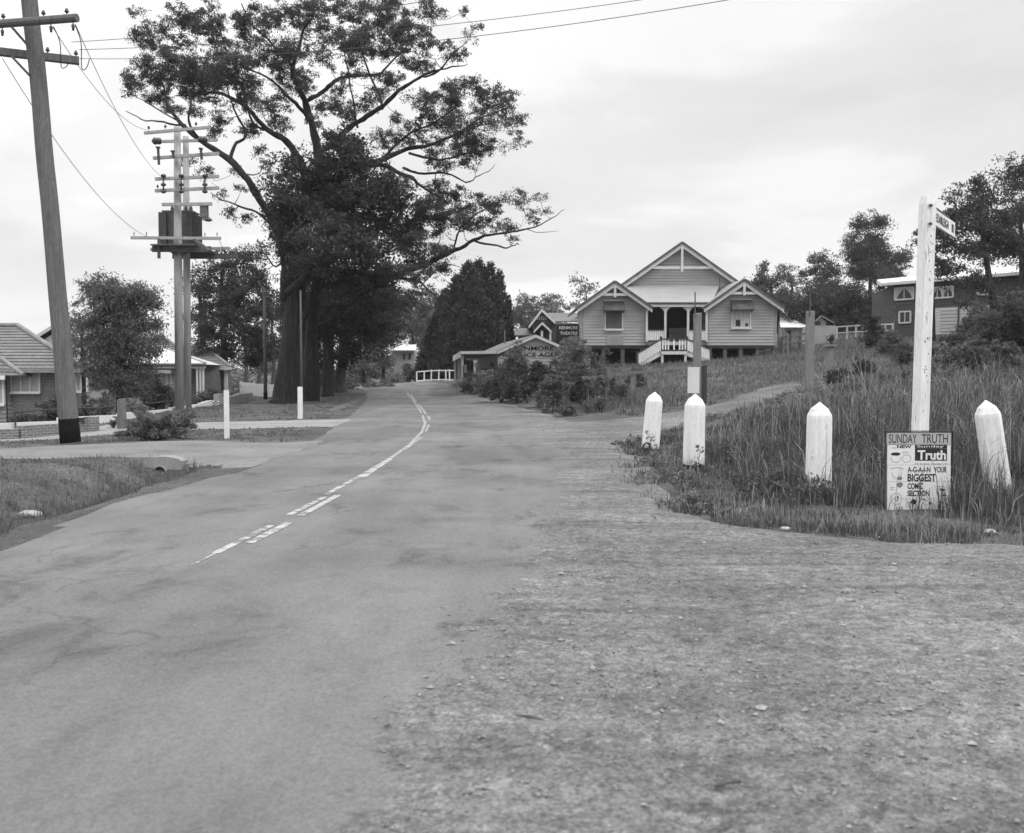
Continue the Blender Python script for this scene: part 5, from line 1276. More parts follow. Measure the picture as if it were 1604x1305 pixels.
# ------------------------------------------------------------------ the split-level house on the right
def sheared(Ya, Yb, pa, pb):
    """Point on the facade that runs from photo column pa (depth Ya) to pb (depth Yb)."""
    a, b_ = W(pa, 585, Ya), W(pb, 585, Yb)
    def f(px, z=None, py=None, off=0.0):
        u = (px-802)/F/(cp+sp*((652.5-585)/F))
        dx, dy = b_.x-a.x, b_.y-a.y
        t = (u*a.y-a.x)/(dx-u*dy)
        q = Vector((a.x+dx*t, a.y+dy*t, 0)); n = Vector((dy, -dx, 0)).normalized()
        q += n*off
        q.z = Z(py, q.y) if py is not None else z
        return q
    return f
f = sheared(75, 66, 1400, 1640)
b = f(1480, z=4.2)
rh = thing('split_level_house', 'two-storey house with a white low-pitched roof and curtained windows, dark boards above pale garage', 'house', (b.x, b.y, Hs(b.x, b.y)))
zt, zm, zbm = Z(446, 75), Z(486, 75), Z(518, 75)
back = Vector((1.2, 8, 0))
mb = MB(); a, c = f(1400, z=zm), f(1505, z=zm); e = f(1640, z=zm)
mb.boards((a.x, a.y), (e.x, e.y), zm, zt, .2); bk = a+back; mb.boards((bk.x, bk.y), (a.x, a.y), zm-2, zt, .2)
mb.build('upper_wall', M['boarddark'], rh)
mb = MB(); c2 = f(1440, z=0); mb.boards((a.x, a.y), (c2.x, c2.y), zbm-1, zm, .2); mb.build('lower_wall', M['boarddark'], rh)
mb = MB(); mb.boards((c2.x, c2.y), (e.x, e.y), zbm-1, zm-.02, .2); mb.build('lower_wall', M['trim'], rh)['label'] = 'pale lower wall'
mb = MB(); r0, r1 = f(1387, z=Z(445, 75), off=.7), f(1660, z=Z(445, 75), off=.7); r2 = r1+back*1.0; r3 = r0+back*.55
r2.z = r1.z+1.0; r3.z = r0.z+.66; r3.x += .6
mb.slab(r0, r1, r2, r3, -.10); mb.build('roof', M['tinpale'], rh)
mb = MB(); mb.beam(r0+Vector((0, 0, -.06)), r1+Vector((0, 0, -.06)), .06, .13); mb.beam(r0+Vector((0,0,-.09)), r3+Vector((0,0,-.09)), .06, .2); mb.build('fascia', M['trim'], rh)
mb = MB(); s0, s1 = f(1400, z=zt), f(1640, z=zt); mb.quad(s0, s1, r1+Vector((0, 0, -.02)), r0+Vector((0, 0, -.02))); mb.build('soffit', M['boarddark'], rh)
def fwin(x0, x1, y0, y1, panes, m, curt=True):
    P = [f(x0, py=y1, off=.065), f(x1, py=y1, off=.065), f(x1, py=y0, off=.065), f(x0, py=y0, off=.065)]
    P[1].z = P[0].z; P[2].z = P[3].z
    mb = MB(); mb.slab(P[0], P[1], P[2], P[3], .02); wn = mb.build('window', m, rh)
    mb = MB(); n = (P[1]-P[0]).cross(P[3]-P[0]).normalized()*.04
    for p, q in ((0,1),(1,2),(2,3),(3,0)): mb.beam(P[p]+n, P[q]+n, .11, .09, up=n)
    for i in range(1, panes):
        u = P[0].lerp(P[1], i/panes); v = P[3].lerp(P[2], i/panes); mb.beam(u+n, v+n, .06, .05, up=n)
    mb.build('frame', M['trim'], wn)
    if curt:
        mb = MB()
        for i in range(panes):
            A_, B_, D_, E_ = (P[0].lerp(P[1], (i+.0)/panes), P[0].lerp(P[1], (i+1)/panes), P[3].lerp(P[2], (i+1)/panes), P[3].lerp(P[2], i/panes))
            k = n*.4
            if i % 2 == 0: mb.add([A_+k, E_+k, D_+k, E_.lerp(D_, .35).lerp(A_.lerp(B_, .35), .55)+k, A_.lerp(B_, .18)+k], [(0,4,3,2,1)])
            else: mb.add([B_+k, D_+k, E_+k, D_.lerp(E_, .35).lerp(B_.lerp(A_, .35), .55)+k, B_.lerp(A_, .18)+k], [(0,1,2,3,4)])
        mb.build('curtain', M['curtain'], wn)
fwin(1401, 1430, 452, 470, 2, M['glass']); fwin(1459, 1492, 451, 467.5, 4, M['glass']); fwin(1408.5, 1426, 488.5, 506, 2, M['glass'], False)
fwin(1530, 1552, 446, 462, 2, M['glass'], True)
P = [f(1472, z=zbm-.2, off=.065), f(1499, z=zbm-.2, off=.065), f(1499, z=zm-.15, off=.065), f(1472, z=zm-.15, off=.065)]
mb = MB(); mb.boards((P[0].x, P[0].y), (P[1].x, P[1].y), P[0].z, P[2].z, .25); mb.build('garage_door', M['papergrey'], rh)
mb = MB(); q = f(1500.5, z=0, off=.1); mb.tube([(q.x, q.y, zbm-1), (q.x, q.y, zm+.1)], .06, 8); mb.build('downpipe', M['tindark'], rh)
q = f(1455, z=0); 

# ------------------------------------------------------------------ white shed and cottage roofs behind the hall
b = onground(X(1290, 75), 75)
sh = thing('garden_shed', 'small pale shed with a tiny gabled turret roof right of the hall', 'shed', b)
mb = MB(); mb.box(X(1271, 75), X(1309, 75), 75, 77.5, Hs(b.x, 75)-.3, Z(510, 75)); mb.build('wall', M['render_'], sh)
mb = MB(); x0, x1, xc = X(1274, 76), X(1292, 76), X(1281, 76); 
mb.prism([(x0+.15, 75.6, Z(510, 75.6)), (x1-.1, 75.6, Z(510, 75.6)), (x1-.1, 75.6, Z(503.5, 75.6)), (xc, 75.6, Z(497, 75.6)), (x0+.15, 75.6, Z(502.5, 75.6))], (.6, 1.6, 0)); mb.build('turret', M['board2'], sh)
mb = MB(); zz1, zz2 = Z(495.5, 75.4), Z(503.5, 75.4)
mb.slab((x0-.1, 75.3, zz2), (xc, 75.3, zz1), (xc+.9, 77.4, zz1), (x0+.8, 77.4, zz2), -.06); mb.slab((xc, 75.3, zz1), (x1+.35, 75.3, zz2-.1), (x1+1.2, 77.4, zz2-.1), (xc+.9, 77.4, zz1), -.06); mb.build('roof', M['tin'], sh)
mb = MB(); mb.box(X(1277, 75.6), X(1284, 75.6), 75.55, 75.59, Z(510, 75.6), Z(504, 75.6)); mb.build('opening', M['dark'], sh)
b = onground(X(1243, 90), 90)
ct = thing('cottage', 'pale cottage glimpsed between the hall and the white shed', 'house', b)
mb = MB(); mb.box(X(1224, 90), X(1262, 90), 90, 95, Hs(b.x, 90)-.5, Z(514, 90)); mb.build('wall', M['render_'], ct)
mb = MB(); mb.slab((X(1220, 90), 89.5, Z(514, 90)), (X(1265, 90), 89.5, Z(514, 90)), (X(1250, 90), 92.5, Z(499, 92.5)), (X(1226, 90), 92.5, Z(499, 92.5)), -.07); mb.build('roof', M['tinpale'], ct)
mb = MB(); mb.box(X(1232, 90), X(1238, 90), 89.94, 89.99, Z(526, 90), Z(518, 90)); mb.build('window', M['glass'], ct)
b = onground(X(1345, 92), 92)
cb = thing('cottage', 'dark low cottage with a grey hipped roof behind the clipped shrub', 'house', b)
mb = MB(); mb.box(X(1335, 92), X(1372, 92), 92, 96, Hs(b.x, 92)-.5, Z(503, 92)); mb.build('wall', M['board2'], cb)
mb = MB(); mb.slab((X(1330, 92), 91.5, Z(504, 92)), (X(1378, 92), 91.5, Z(504, 92)), (X(1372, 92), 94.5, Z(492, 92)), (X(1358, 92), 94.5, Z(492, 92)), -.07); mb.build('roof', M['shingle'], cb)
mb = MB(); mb.box(X(1342, 92), X(1348, 92), 91.94, 91.99, Z(514, 92), Z(507, 92)); mb.build('window', M['glass'], cb)
# distant house over the crest
YD = 104
b = onground(X(632, YD), YD); b.z = 1.5
dh = thing('distant_house', 'pale house with a light roof half seen through trees beyond the road crest', 'house', b)
mb = MB(); mb.box(X(617, YD), X(649, YD), YD, YD+6, .5, Z(549, YD)); mb.build('wall', M['render_'], dh)
mb = MB(); mb.slab((X(611, YD), YD-.5, Z(550, YD)), (X(652, YD), YD-.5, Z(550, YD)), (X(648, YD), YD+3, Z(540, YD)), (X(626, YD), YD+3, Z(540, YD)), -.1); mb.build('roof', M['tinpale'], dh)
for px_ in (631, 640):
    mb = MB(); mb.box(X(px_, YD), X(px_+4, YD), YD-.06, YD-.01, Z(563, YD), Z(554, YD)); wn = mb.build('window', M['glass'], dh)
mb = MB(); mb.box(X(636, YD+2), X(639, YD+2), YD+2, YD+2.5, Z(543, YD), Z(532, YD)); mb.build('chimney', M['trim'], dh)

# ------------------------------------------------------------------ brick bungalow at the left edge
YA = 41.0
b = onground(X(60, YA), YA)
ba = thing('brick_house', 'brick bungalow with a tiled hip roof and boarded front wing at the left edge', 'house', b)
x0, x1 = X(-130, YA), X(131, YA); zv = Z(578, YA); g = -1.3
bk = Vector((-3.3, 8, 0))
mb = MB(); mb.prism([(x0, YA, g), (x1-.3, YA, g), (x1-.3, YA, zv), (x0, YA, zv)], bk); mb.build('wall', M['brick'], ba)
zrr = Z(512, YA+4.5); rx = X(30, YA+4.5)
e0, e1 = Vector((x0, YA-.5, zv)), Vector((X(136, YA), YA-.5, zv)); k0, k1 = Vector((X(-130, YA+4.5), YA+4.5, zrr)), Vector((rx, YA+4.5, zrr))
e2 = e1+bk*1.1; e3 = e0+bk*1.1
mb = MB(); mb.courses(e0, e1, k1, k0, 14, .045); mb.courses(e1, e2, k1, k1, 14, .045); mb.quad(e2, e3, k0, k1); mb.build('roof', M['tile'], ba)
mb = MB(); mb.tube([e1+Vector((0, 0, .06)), k1+Vector((0, 0, .08)), k0+Vector((0, 0, .08))], .11, 8); mb.build('ridge_tiles', M['tileb'], ba)
mb = MB(); mb.box(x0, e1.x+.04, YA-.62, YA-.50, zv-.16, zv+.02); mb.beam(e1+Vector((.03, .02, -.07)), e2+Vector((.03, 0, -.07)), .06, .18); mb.build('gutter', M['tileb'], ba)
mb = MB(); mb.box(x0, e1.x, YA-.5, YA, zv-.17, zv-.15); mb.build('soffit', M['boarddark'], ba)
window(19.5, 62, 582.5, 613, YA, ba, 3, M['curtain'], M['white'], fw=.055)
window(120.5, 127, 587, 612, YA, ba, 1, M['curtain'], M['white'], fw=.05)
# front wing
YW = 40.6
mb = MB(); fx0, fx1 = X(-130, YW), X(17, YA); zw = Z(588, YW); mb.boards((fx0, YW), (fx1, YW), g, zw, .17); mb.boards((fx1, YW), (fx1, YA), g, zw, .17); mb.build('front_wing_wall', M['board2'], ba)
a0, a1 = Vector((fx0, YW-.4, zw)), Vector((X(44, YW), YW-.4, zw-.03)); t1 = Vector((X(2, YA), YA-.05, Z(562, YA))); t0 = Vector((fx0, YA-.05, Z(562, YA)))
mb = MB(); mb.courses(a0, a1, t1, t0, 5, .045); mb.courses(a1, Vector((a1.x, YA-.05, zw-.03)), t1, t1, 5, .045); mb.build('front_wing_roof', M['tile'], ba)
mb = MB(); mb.tube([a1+Vector((0, 0, .05)), t1+Vector((0, 0, .05))], .09, 8); mb.build('ridge_tiles', M['tileb'], ba)
mb = MB(); mb.box(fx0, X(16, YW), YW-.47, YW-.41, zw-.18, zw+.0); mb.build('fascia', M['white'], ba)
window(-8, 5, 594, 632, YW-.03, ba, 2, M['curtain'], M['white'], fw=.06)

# gabled pale house behind the pole
YG = 56.0
b = onground(X(95, YG), YG)
gh = thing('gabled_house', 'pale rendered house with a front gable behind the leaning power pole', 'house', b)
xc, z1 = X(100, YG), Z(505, YG); xl, xr_ = X(55, YG), X(146, YG); ze = Z(533, YG)
mb = MB(); mb.prism([(xl+.3, YG, -.6), (xr_-.3, YG, -.6), (xr_-.3, YG, ze-.1), (xc, YG, z1-.3), (xl+.3, YG, ze-.1)], (-3.0, 7, 0)); mb.build('wall', M['blockw'], gh)
mb = MB(); mb.slab((xl-.2, YG-.4, ze-.12), (xc, YG-.4, z1), (xc-3, YG+7, z1), (xl-3.2, YG+7, ze-.12), -.08); mb.slab((xc, YG-.4, z1), (xr_+.2, YG-.4, ze-.12), (xr_-2.8, YG+7, ze-.12), (xc-3, YG+7, z1), -.08); mb.build('roof', M['tile'], gh)
mb = MB()
for xe in (xl-.2, xr_+.2): mb.prism([(xc, YG-.45, z1+.08), (xe, YG-.45, ze-.04), (xe, YG-.45, ze-.24), (xc, YG-.45, z1-.13)], (0, .045, 0))
mb.build('bargeboard', M['trim'], gh)
window(128, 136, 548, 566, YG, gh, 1, M['glass'], M['white'])

# pale-roofed house with porch, tiled house behind it
YB2 = 57.0
b = onground(X(280, YB2), YB2)
hb = thing('porch_house', 'house with a pale metal hip roof and white porch posts behind the transformer poles', 'house', b)
za_ = Z(570.5, YB2-1); g = -.6
ex0, ex1 = X(170, YB2-1), X(322, YB2-1)
rz = Z(537.5, YB2+4); rp = X(236, YB2+4)
c0, c1 = Vector((ex0, YB2-1, za_)), Vector((ex1, YB2-1, za_)); far_c = Vector((X(347, YB2+6), YB2+6, Z(578, YB2+6)))
far_c.z = za_
top0, top1 = Vector((X(190, YB2+4), YB2+4, rz)), Vector((rp, YB2+4, rz))
mb = MB(); mb.slab(c0, c1, top1, top0, -.06); mb.add([c1, far_c, top1], [(0,1,2)]); mb.build('roof', M['tinpale'], hb)
mb = MB(); mb.beam(top1+Vector((0,0,.06)), c1+Vector((0,0,.06)), .16, .06); mb.build('hip_cap', M['tin'], hb)
mb = MB(); mb.tube([c0+Vector((0, -.05, -.05)), c1+Vector((0, -.05, -.05))], .07, 8); mb.build('gutter', M['tindark'], hb)
mb = MB(); mb.box(ex0, ex1, YB2-.98, YB2-.93, za_-.24, za_-.1); mb.build('fascia', M['trim'], hb)
mb = MB(); mb.box(X(170, YB2), X(300, YB2), YB2, YB2+7, g, za_); mb.box(X(300, YB2), X(320, YB2+2), YB2+2, YB2+2.4, g, za_); mb.build('wall', M['brick'], hb)
mb = MB(); mb.box(X(226, YB2), X(276, YB2), YB2-.9, YB2-.02, Z(585, YB2), Z(579.5, YB2)); mb.build('window_canopy', M['trim'], hb)
window(232, 252, 586, 604, YB2, hb, 2, M['glass'], M['white']); window(255, 276, 584, 606, YB2, hb, 3, M['curtain'], M['white'])
for px_ in (309, 314, 318.5):
    x = X(px_, YB2-.8); mb = MB(); mb.box(x-.05, x+.05, YB2-.85, YB2-.75, g, za_-.1); mb.build('porch_post', M['white'], hb)
YE = 63.0
b = onground(X(330, YE), YE)
te = thing('tiled_house', 'bungalow with two tiled hips beyond the pale-roofed house', 'house', b)
za_ = Z(576, YE); ex1 = X(366, YE); ex0 = X(240, YE); rz = Z(545, YE+4)
mb = MB(); c0, c1 = Vector((ex0, YE-.5, za_)), Vector((ex1, YE-.5, za_)); k0, k1 = Vector((X(285, YE+4), YE+4, rz)), Vector((X(321, YE+4), YE+4, rz)); c2 = Vector((X(369, YE+6), YE+6, za_))
mb.courses(c0, c1, k1, k0, 12, .045); mb.courses(c1, c2, k1, k1, 12, .045); mb.build('roof', M['tile'], te)
mb = MB(); y_ = YE+5; s0, s1, s2 = Vector((X(215, y_), y_, Z(560, y_))), Vector((X(300, y_), y_, Z(560, y_))), Vector((X(252, y_+4), y_+4, Z(525, y_+4)))
mb.courses(s0, s1, s2, s2-Vector((.3, 0, 0)), 11, .045); mb.courses(s1, s1+Vector((-1.5, 6, 0)), s2, s2, 11, .045); mb.build('upper_roof', M['tile'], te)
mb = MB(); mb.tube([c1+Vector((0,0,.05)), k1+Vector((0,0,.06)), k0+Vector((0,0,.06))], .1, 8); mb.tube([s1+Vector((0,0,.05)), s2+Vector((0,0,.06))], .1, 8); mb.build('ridge_tiles', M['tileb'], te)
mb = MB(); mb.box(ex0, ex1-.35, YE, YE+.6, g, za_); mb.box(X(222, y_), X(294, y_), y_+.6, y_+1.5, g, Z(561, y_)); mb.build('wall', M['brick'], te)
mb = MB(); mb.box(ex0, ex1+.05, YE-.6, YE-.5, za_-.15, za_+.02); mb.build('gutter', M['trim'], te)
window(325, 333.5, 580, 602, YE, te, 2, M['curtain'], M['white'], rows=2, fw=.06); window(335.5, 344, 580, 598, YE, te, 1, M['curtain'], M['white'], rows=2, fw=.06)
mb = MB(); x = X(354, YE-.2); mb.box(x-.1, x+.1, YE-.3, YE-.1, g, za_-.15); mb.build('corner_post', M['white'], te)
# ------------------------------------------------------------------ white posts on the right
BG = 'white timber posts along the grassy corner'
def bollard(px, pyb, pxt, pyt, d, wpx, label, rz, first=None):
    b = W(px, pyb, d); b.z = Hs(b.x, b.y)-.02; t = W(pxt, pyt, d)
    hgt = (t-b).length; wd = wpx*d/F
    if True:
        o = thing('white_post', label, 'post', b, BG)
        hw = wd/2; zs_ = hgt-.62*wd
        mb = MB(); n = 9
        # a square post with softened corners and a weathered pyramid top
        def ring(z, k, ch=.16):
            a, c = hw*k, hw*k*(1-ch*2)
            return [Vector((x, y, z)) for x, y in ((a,-c),(a,c),(c,a),(-c,a),(-a,c),(-a,-c),(-c,-a),(c,-a))]
        prof = [(.10, 1.04), (.35, 1.03), (.7, 1.0), (zs_-.04, .99), (zs_, .96), (zs_+.30*wd, .70), (zs_+.52*wd, .24), (hgt, .05)]
        rg = [[b+p for p in ring(z, k)] for z, k in prof]
        V_ = [p for q in rg for p in q]; Fc = []
        for i in range(len(rg)-1):
            for k in range(8): Fc.append((i*8+k, i*8+(k+1) % 8, (i+1)*8+(k+1) % 8, (i+1)*8+k))
        Fc.append(tuple(range(len(V_)-8, len(V_)))); mb.add(V_, Fc)
        mb.build('shaft', M['bollard'], o)
        mb = MB(); rg = [[b+p for p in ring(z, k)] for z, k in ((-.25, 1.0), (.098, 1.0))]; V_ = rg[0]+rg[1]
        mb.add(V_, [(k, (k+1) % 8, 8+(k+1) % 8, 8+k) for k in range(8)]+[tuple(range(8, 16))]); mb.build('foot', M['tar'], o)
        lean = (t-b).normalized(); q = Vector((0, 0, 1)).rotation_difference(lean)
        o.rotation_mode = 'QUATERNION'; o.rotation_quaternion = q @ Matrix.Rotation(rz, 4, 'Z').to_quaternion()
bollard(1018, 713, 1026, 614, 19.6, 22.5, 'white post at the far end of the row, leaning right', .25)
bollard(1086, 738, 1089, 617, 15.7, 28, 'second white post from the far end, in line with the hall stair', .15)
bollard(1281, 790, 1284, 630, 11.9, 33, 'upright white post between the poster board and the hall, bare dirt beside it', .05)
bollard(1566, 787, 1544, 627, 12.0, 34, 'white post leaning left beyond the poster board, nearest the picture edge', -.2)

GG = 'slim white guide posts left of the road'
def guide(px, pyb, pyt, d, label):
    b = W(px, pyb, d); b.z = Hs(b.x, b.y); s = d/F
    o = thing('guide_post', label, 'guide post', b, GG); h = (pyb-pyt)*s+.02; hw = 3.3*s
    mb = MB(); mb.box(b.x-hw, b.x+hw, b.y-hw, b.y+hw, b.z-.1, b.z+h); 
    mb.build('shaft', M['white'], o)
    mb = MB(); mb.box(b.x-hw*.94, b.x+hw*.94, b.y-hw*.94, b.y+hw*.94, b.z+h+.001, b.z+h+.02); mb.build('cap', M['trim'], o)
guide(355.5, 687, 614, 23.9, 'nearer slim white guide post by the juniper bush')
guide(470.5, 656, 608, 34.6, 'further slim white guide post in front of the great gum trunk')

# ------------------------------------------------------------------ street sign and poster board
YP = 11.55
sb = W(1438, 715, YP); sb.z = Hs(sb.x, YP)-.2
st = thing('street_sign', 'tall white timber street sign post with a lettered name blade behind the poster board', 'street sign', sb)
tp = W(1453.5, 308, YP)
mb = MB(); hw = .068
lean = Vector((tp.x-sb.x, 0, tp.z-sb.z))
def sq(t, k=1.0, dz=(0,0,0,0)):
    c_ = sb+lean*t; r_ = .32
    o_ = []
    for i, (x, y) in enumerate(((-1,-1),(1,-1),(1,1),(-1,1))):
        xx, yy = x*hw*k, y*hw*k
        o_.append(c_+Vector((xx*math.cos(r_)-yy*math.sin(r_)*-1*-1, xx*math.sin(r_)+yy*math.cos(r_), dz[i])))
    return o_
r0, r1, r2 = sq(0), sq(.978), sq(1.0, .8, (0, .02, .02, 0))
mb.add(r0+r1+r2, [(i, (i+1) % 4, 4+(i+1) % 4, 4+i) for i in range(4)]+[(4+i, 4+(i+1) % 4, 8+(i+1) % 4, 8+i) for i in range(4)]+[(8,9,10,11)])
mb.build('post', M['bollard'], st)
q0, q1 = W(1461, 336.5, 11.52), W(1496, 361, 12.72)
dirv = Vector((q1.x-q0.x, q1.y-q0.y, 0)); ln = dirv.length; dirv.normalize(); nv = dirv.cross(Vector((0, 0, 1)))
zc = (q0.z+q1.z)/2; hh = .093
q0 = Vector((q0.x, q0.y, zc))-dirv*.06; ln += .06
mb = MB(); mb.prism([q0+Vector((0,0,-hh)), q0+dirv*ln+Vector((0,0,-hh)), q0+dirv*ln+Vector((0,0,hh)), q0+Vector((0,0,hh))], -nv*.025)
bl = mb.build('blade', M['white'], st)
mb = MB(); 
for sg in (-1, 1): mb.beam(q0-dirv*.03+Vector((0,0,sg*(hh+.012)))-nv*.01, q0+dirv*(ln*.72 if sg > 0 else .2)+Vector((0,0,sg*(hh+.012)))-nv*.01, .03, .02)
mb.build('bracket', M['tindark'], st)
text('lettering', 'CEDARLEIGH', q0+dirv*.14+Vector((0,0,-.05))+nv*.001, dirv, (0,0,1), ln*.60, .10, M['ink'], st, .0, .003)
text('lettering', 'RD', q0+dirv*(ln*.84)+Vector((0,0,-.05))+nv*.001, dirv, (0,0,1), ln*.10, .10, M['ink'], st, .0, .003)
mb = MB(); r_ = np.random.default_rng(4)
for k in range(34):
    t = r_.uniform(.22, .92); c_ = sb+lean*t; x = r_.uniform(-.04, .04)
    fr = Vector((math.cos(.32), math.sin(.32), 0)); fn = Vector((math.sin(.32), -math.cos(.32), 0))
    p = c_+fr*x+fn*(hw+.001); w_, h_ = r_.uniform(.003, .007), r_.uniform(.003, .012)
    mb.prism([p-fr*w_+Vector((0,0,-h_)), p+fr*w_+Vector((0,0,-h_*.7)), p+fr*w_*.8+Vector((0,0,h_)), p-fr*w_+Vector((0,0,h_*.8))], fn*.003)
mb.build('nail_holes', M['tindark'], st)

YB_ = 11.2
def bp(px, py, o=0.0): p = W(px, py, YB_); return Vector((p.x, YB_-o, p.z))
c = bp(1437, 800); c.z = Hs(c.x, YB_)
po = thing('poster_board', 'newspaper poster board with headlines and cartoon sketches standing against the street sign post', 'sign board', c)
def rect(mb, x0, y0, x1, y1, o, t=.004):
    a, b_ = bp(x0, y1, o), bp(x1, y0, o); mb.box(a.x, b_.x, a.y-0, a.y+t, a.z, b_.z)
mb = MB(); rect(mb, 1386, 677, 1490, 812, .012, .03); mb.build('back_panel', M['greywood'], po)
mb = MB(); rect(mb, 1385, 676, 1387, 812, .03, .05); rect(mb, 1489, 676, 1491, 812, .03, .05); rect(mb, 1385, 674.6, 1491, 676, .03, .05); mb.build('frame', M['darkwood'], po)
mb = MB(); rect(mb, 1387.3, 678, 1488.6, 696, .022, .008); mb.build('header_strip', M['papergrey'], po)
mb = MB()
for y0, y1 in ((696.6, 728), (728.4, 754), (754.4, 781), (781.4, 803)): rect(mb, 1388.5, y0, 1488.5, y1, .018, .005)
mb.build('poster', M['paper'], po)
def ptext(s, x0, y1, x1, y0, m=M['ink'], o=.0185, bold=.012, nm='lettering'):
    a = bp(x0, y1, o); b_ = bp(x1, y0, o)
    return text(nm, s, a, (1,0,0), (0,0,1), b_.x-a.x, b_.z-a.z, m, po, bold, .0015)
ptext('SUNDAY', 1391, 694, 1435, 680, M['ink'], .0225, .0); ptext('TRUTH', 1442.5, 694, 1483.5, 680, M['ink'], .0225, .0)
mb = MB(); rect(mb, 1432, 702.5, 1482.5, 721.5, .0195, .0015); rect(mb, 1432, 696.8, 1482.5, 702.3, .0195, .0015); mb.build('masthead_block', M['ink'], po)
ptext('Truth', 1436, 720, 1480.5, 705, M['paper'], .0215, .03); ptext('Sunday', 1435, 702, 1477, 697, M['paper'], .0215, .0); ptext('NEW', 1404, 702, 1427, 697, M['ink'], .0185, .03)
ptext('On Sunday, October 13', 1431.5, 728, 1482, 725, M['inkgrey'], .0185, .0)
ptext('A-G-A-I-N', 1420.5, 740, 1456.5, 731, bold=.02); ptext('YOUR', 1462, 740, 1482, 731, bold=.02)
ptext('BIGGEST', 1420.5, 754, 1465, 742, bold=.03); ptext('COMIC', 1420.5, 766, 1445, 756.5, bold=.03); ptext('SECTION', 1420.5, 777, 1455, 768, bold=.03)
# plain ink sketches of heads and hats (nobody in particular)
ik = MB(); ig = MB()
def blob(mb, cx_, cy_, rx_, ry_, o=.0192, n=14, a0=0, a1=6.283, jag=.15):
    P = []
    for k in range(n):
        a = a0+(a1-a0)*k/(n-1 if a1-a0 < 6.2 else n); q_ = 1+random.uniform(-jag, jag)
        P.append(bp(cx_+rx_*math.cos(a)*q_, cy_+ry_*math.sin(a)*q_, o))
    mb.prism(P, (0, -.001, 0))
def outline(mb, cx_, cy_, rx_, ry_, a0=0, a1=6.283, n=16, w_=.0022):
    P = [bp(cx_+rx_*math.cos(a0+(a1-a0)*k/n), cy_+ry_*math.sin(a0+(a1-a0)*k/n), .0192) for k in range(n+1)]
    for p, q_ in zip(P[:-1], P[1:]): mb.beam(p, q_, .0012, w_*2, up=(0,0,1))
outline(ig, 1402, 717, 7.5, 7, -.2, 3.4); blob(ik, 1402, 711, 7.5, 2.6); outline(ig, 1419, 718, 7, 6); outline(ik, 1417, 710, 5, 2.2, 3.3, 6.0)
outline(ig, 1404, 741, 7, 9, -.2, 3.3); outline(ik, 1404, 735, 10, 2.5, 3.3, 6.2); blob(ig, 1408, 749, 4, 3); blob(ig, 1408, 759, 5, 4)
outline(ig, 1403, 781, 8.5, 9); outline(ig, 1404, 780, 3, 4); blob(ik, 1405, 779, 1, 2.2)
blob(ik, 1430, 786, 5, 4.4); outline(ig, 1424, 790, 6, 4); blob(ik, 1475, 767, 4.5, 1.8); outline(ik, 1473, 763, 6.5, 1.4, 3.2, 6.2); outline(ig, 1471, 771, 5, 6); blob(ik, 1478, 775.5, 3.6, 1.7); blob(ik, 1470, 788, 2.2, 4)
outline(ig, 1450, 787, 4.5, 4); blob(ik, 1456, 788, 2.4, 2); blob(ik, 1446, 782, 1.8, .9); rect(ig, 1394, 763, 1400, 764, .0192, .001); rect(ig, 1394, 766, 1399, 766.8, .0192, .001); rect(ig, 1396, 701, 1402, 702, .0192, .001)
ik.build('ink_sketch', M['ink'], po); ig.build('line_sketch', M['inkgrey'], po)

# ------------------------------------------------------------------ timber posts near the hall
def squarepost(name, label, cat, px0, px1, pyt, pyb, d, m, rod=None, cap=False, group=None):
    a, c = W(px0, pyb, d), W(px1, pyb, d); xm = (a.x+c.x)/2; hw = (c.x-a.x)/2; g = Hs(xm, d); zt = Z(pyt, d)
    o = thing(name, label, cat, (xm, d, g), group)
    mb = MB(); k = .012
    mb.add([(xm-hw,d-hw,g-.3),(xm+hw,d-hw,g-.3),(xm+hw,d+hw,g-.3),(xm-hw,d+hw,g-.3),(xm-hw*.95,d-hw*.9,zt-.03),(xm+hw*.95,d-hw*.9,zt+.01),(xm+hw*.95,d+hw*.9,zt+.03),(xm-hw*.95,d+hw*.9,zt)],
           [(0,1,5,4),(1,2,6,5),(2,3,7,6),(3,0,4,7),(4,5,6,7)])
    mb.build('shaft', m, o)
    if rod:
        mb = MB(); x = X(rod[0], d); mb.tube([(x, d-hw-.03, Z(pyt+8, d)), (x, d-hw-.03, Z(rod[1], d))], .022, 6); mb.build('rod', M['tindark'], o)
    if cap:
        mb = MB(); mb.box(xm-hw*1.75, xm+hw*1.75, d-hw*1.6, d+hw*1.6, zt+.031, zt+.10); mb.build('cap', m, o)
    return o
tp_ = squarepost('timber_post', 'tall grey split post with a rod on top in front of the hall stair', 'post', 1086, 1097.5, 491, 606, 33, M['greywood'], (1086.5, 458))
p0, p1 = W(1077.5, 575, 32.6), W(1095.5, 616, 32.6)
nb = thing('notice_board', 'blank pale sheet fixed low on the tall split post before the hall', 'board', (p0.x, 32.6, Hs(p0.x, 32.6)))
mb = MB(); mb.box(p0.x, p1.x, 32.6, 32.63, p1.z, p0.z); mb.build('panel', M['blockw'], nb)
mb = MB(); mb.box(p0.x+.03, p0.x+.07, 32.635, 32.69, Hs(p0.x, 32.6)-.1, p0.z-.05); mb.build('stake', M['greywood'], nb)
squarepost('timber_post', 'short dark post just right of the tall split post before the hall', 'post', 1097.5, 1106.5, 572, 612, 33.4, M['darkwood'])
squarepost('timber_post', 'weathered split gate post with a rod on top right of the hall', 'post', 1262, 1273.5, 488, 603, 34, M['greywood'], (1265.5, 455))
squarepost('letterbox_post', 'shorter post with a flat timber cap beside the dirt track', 'post', 1294, 1304.5, 544, 596, 35.5, M['greywood'], None, True)

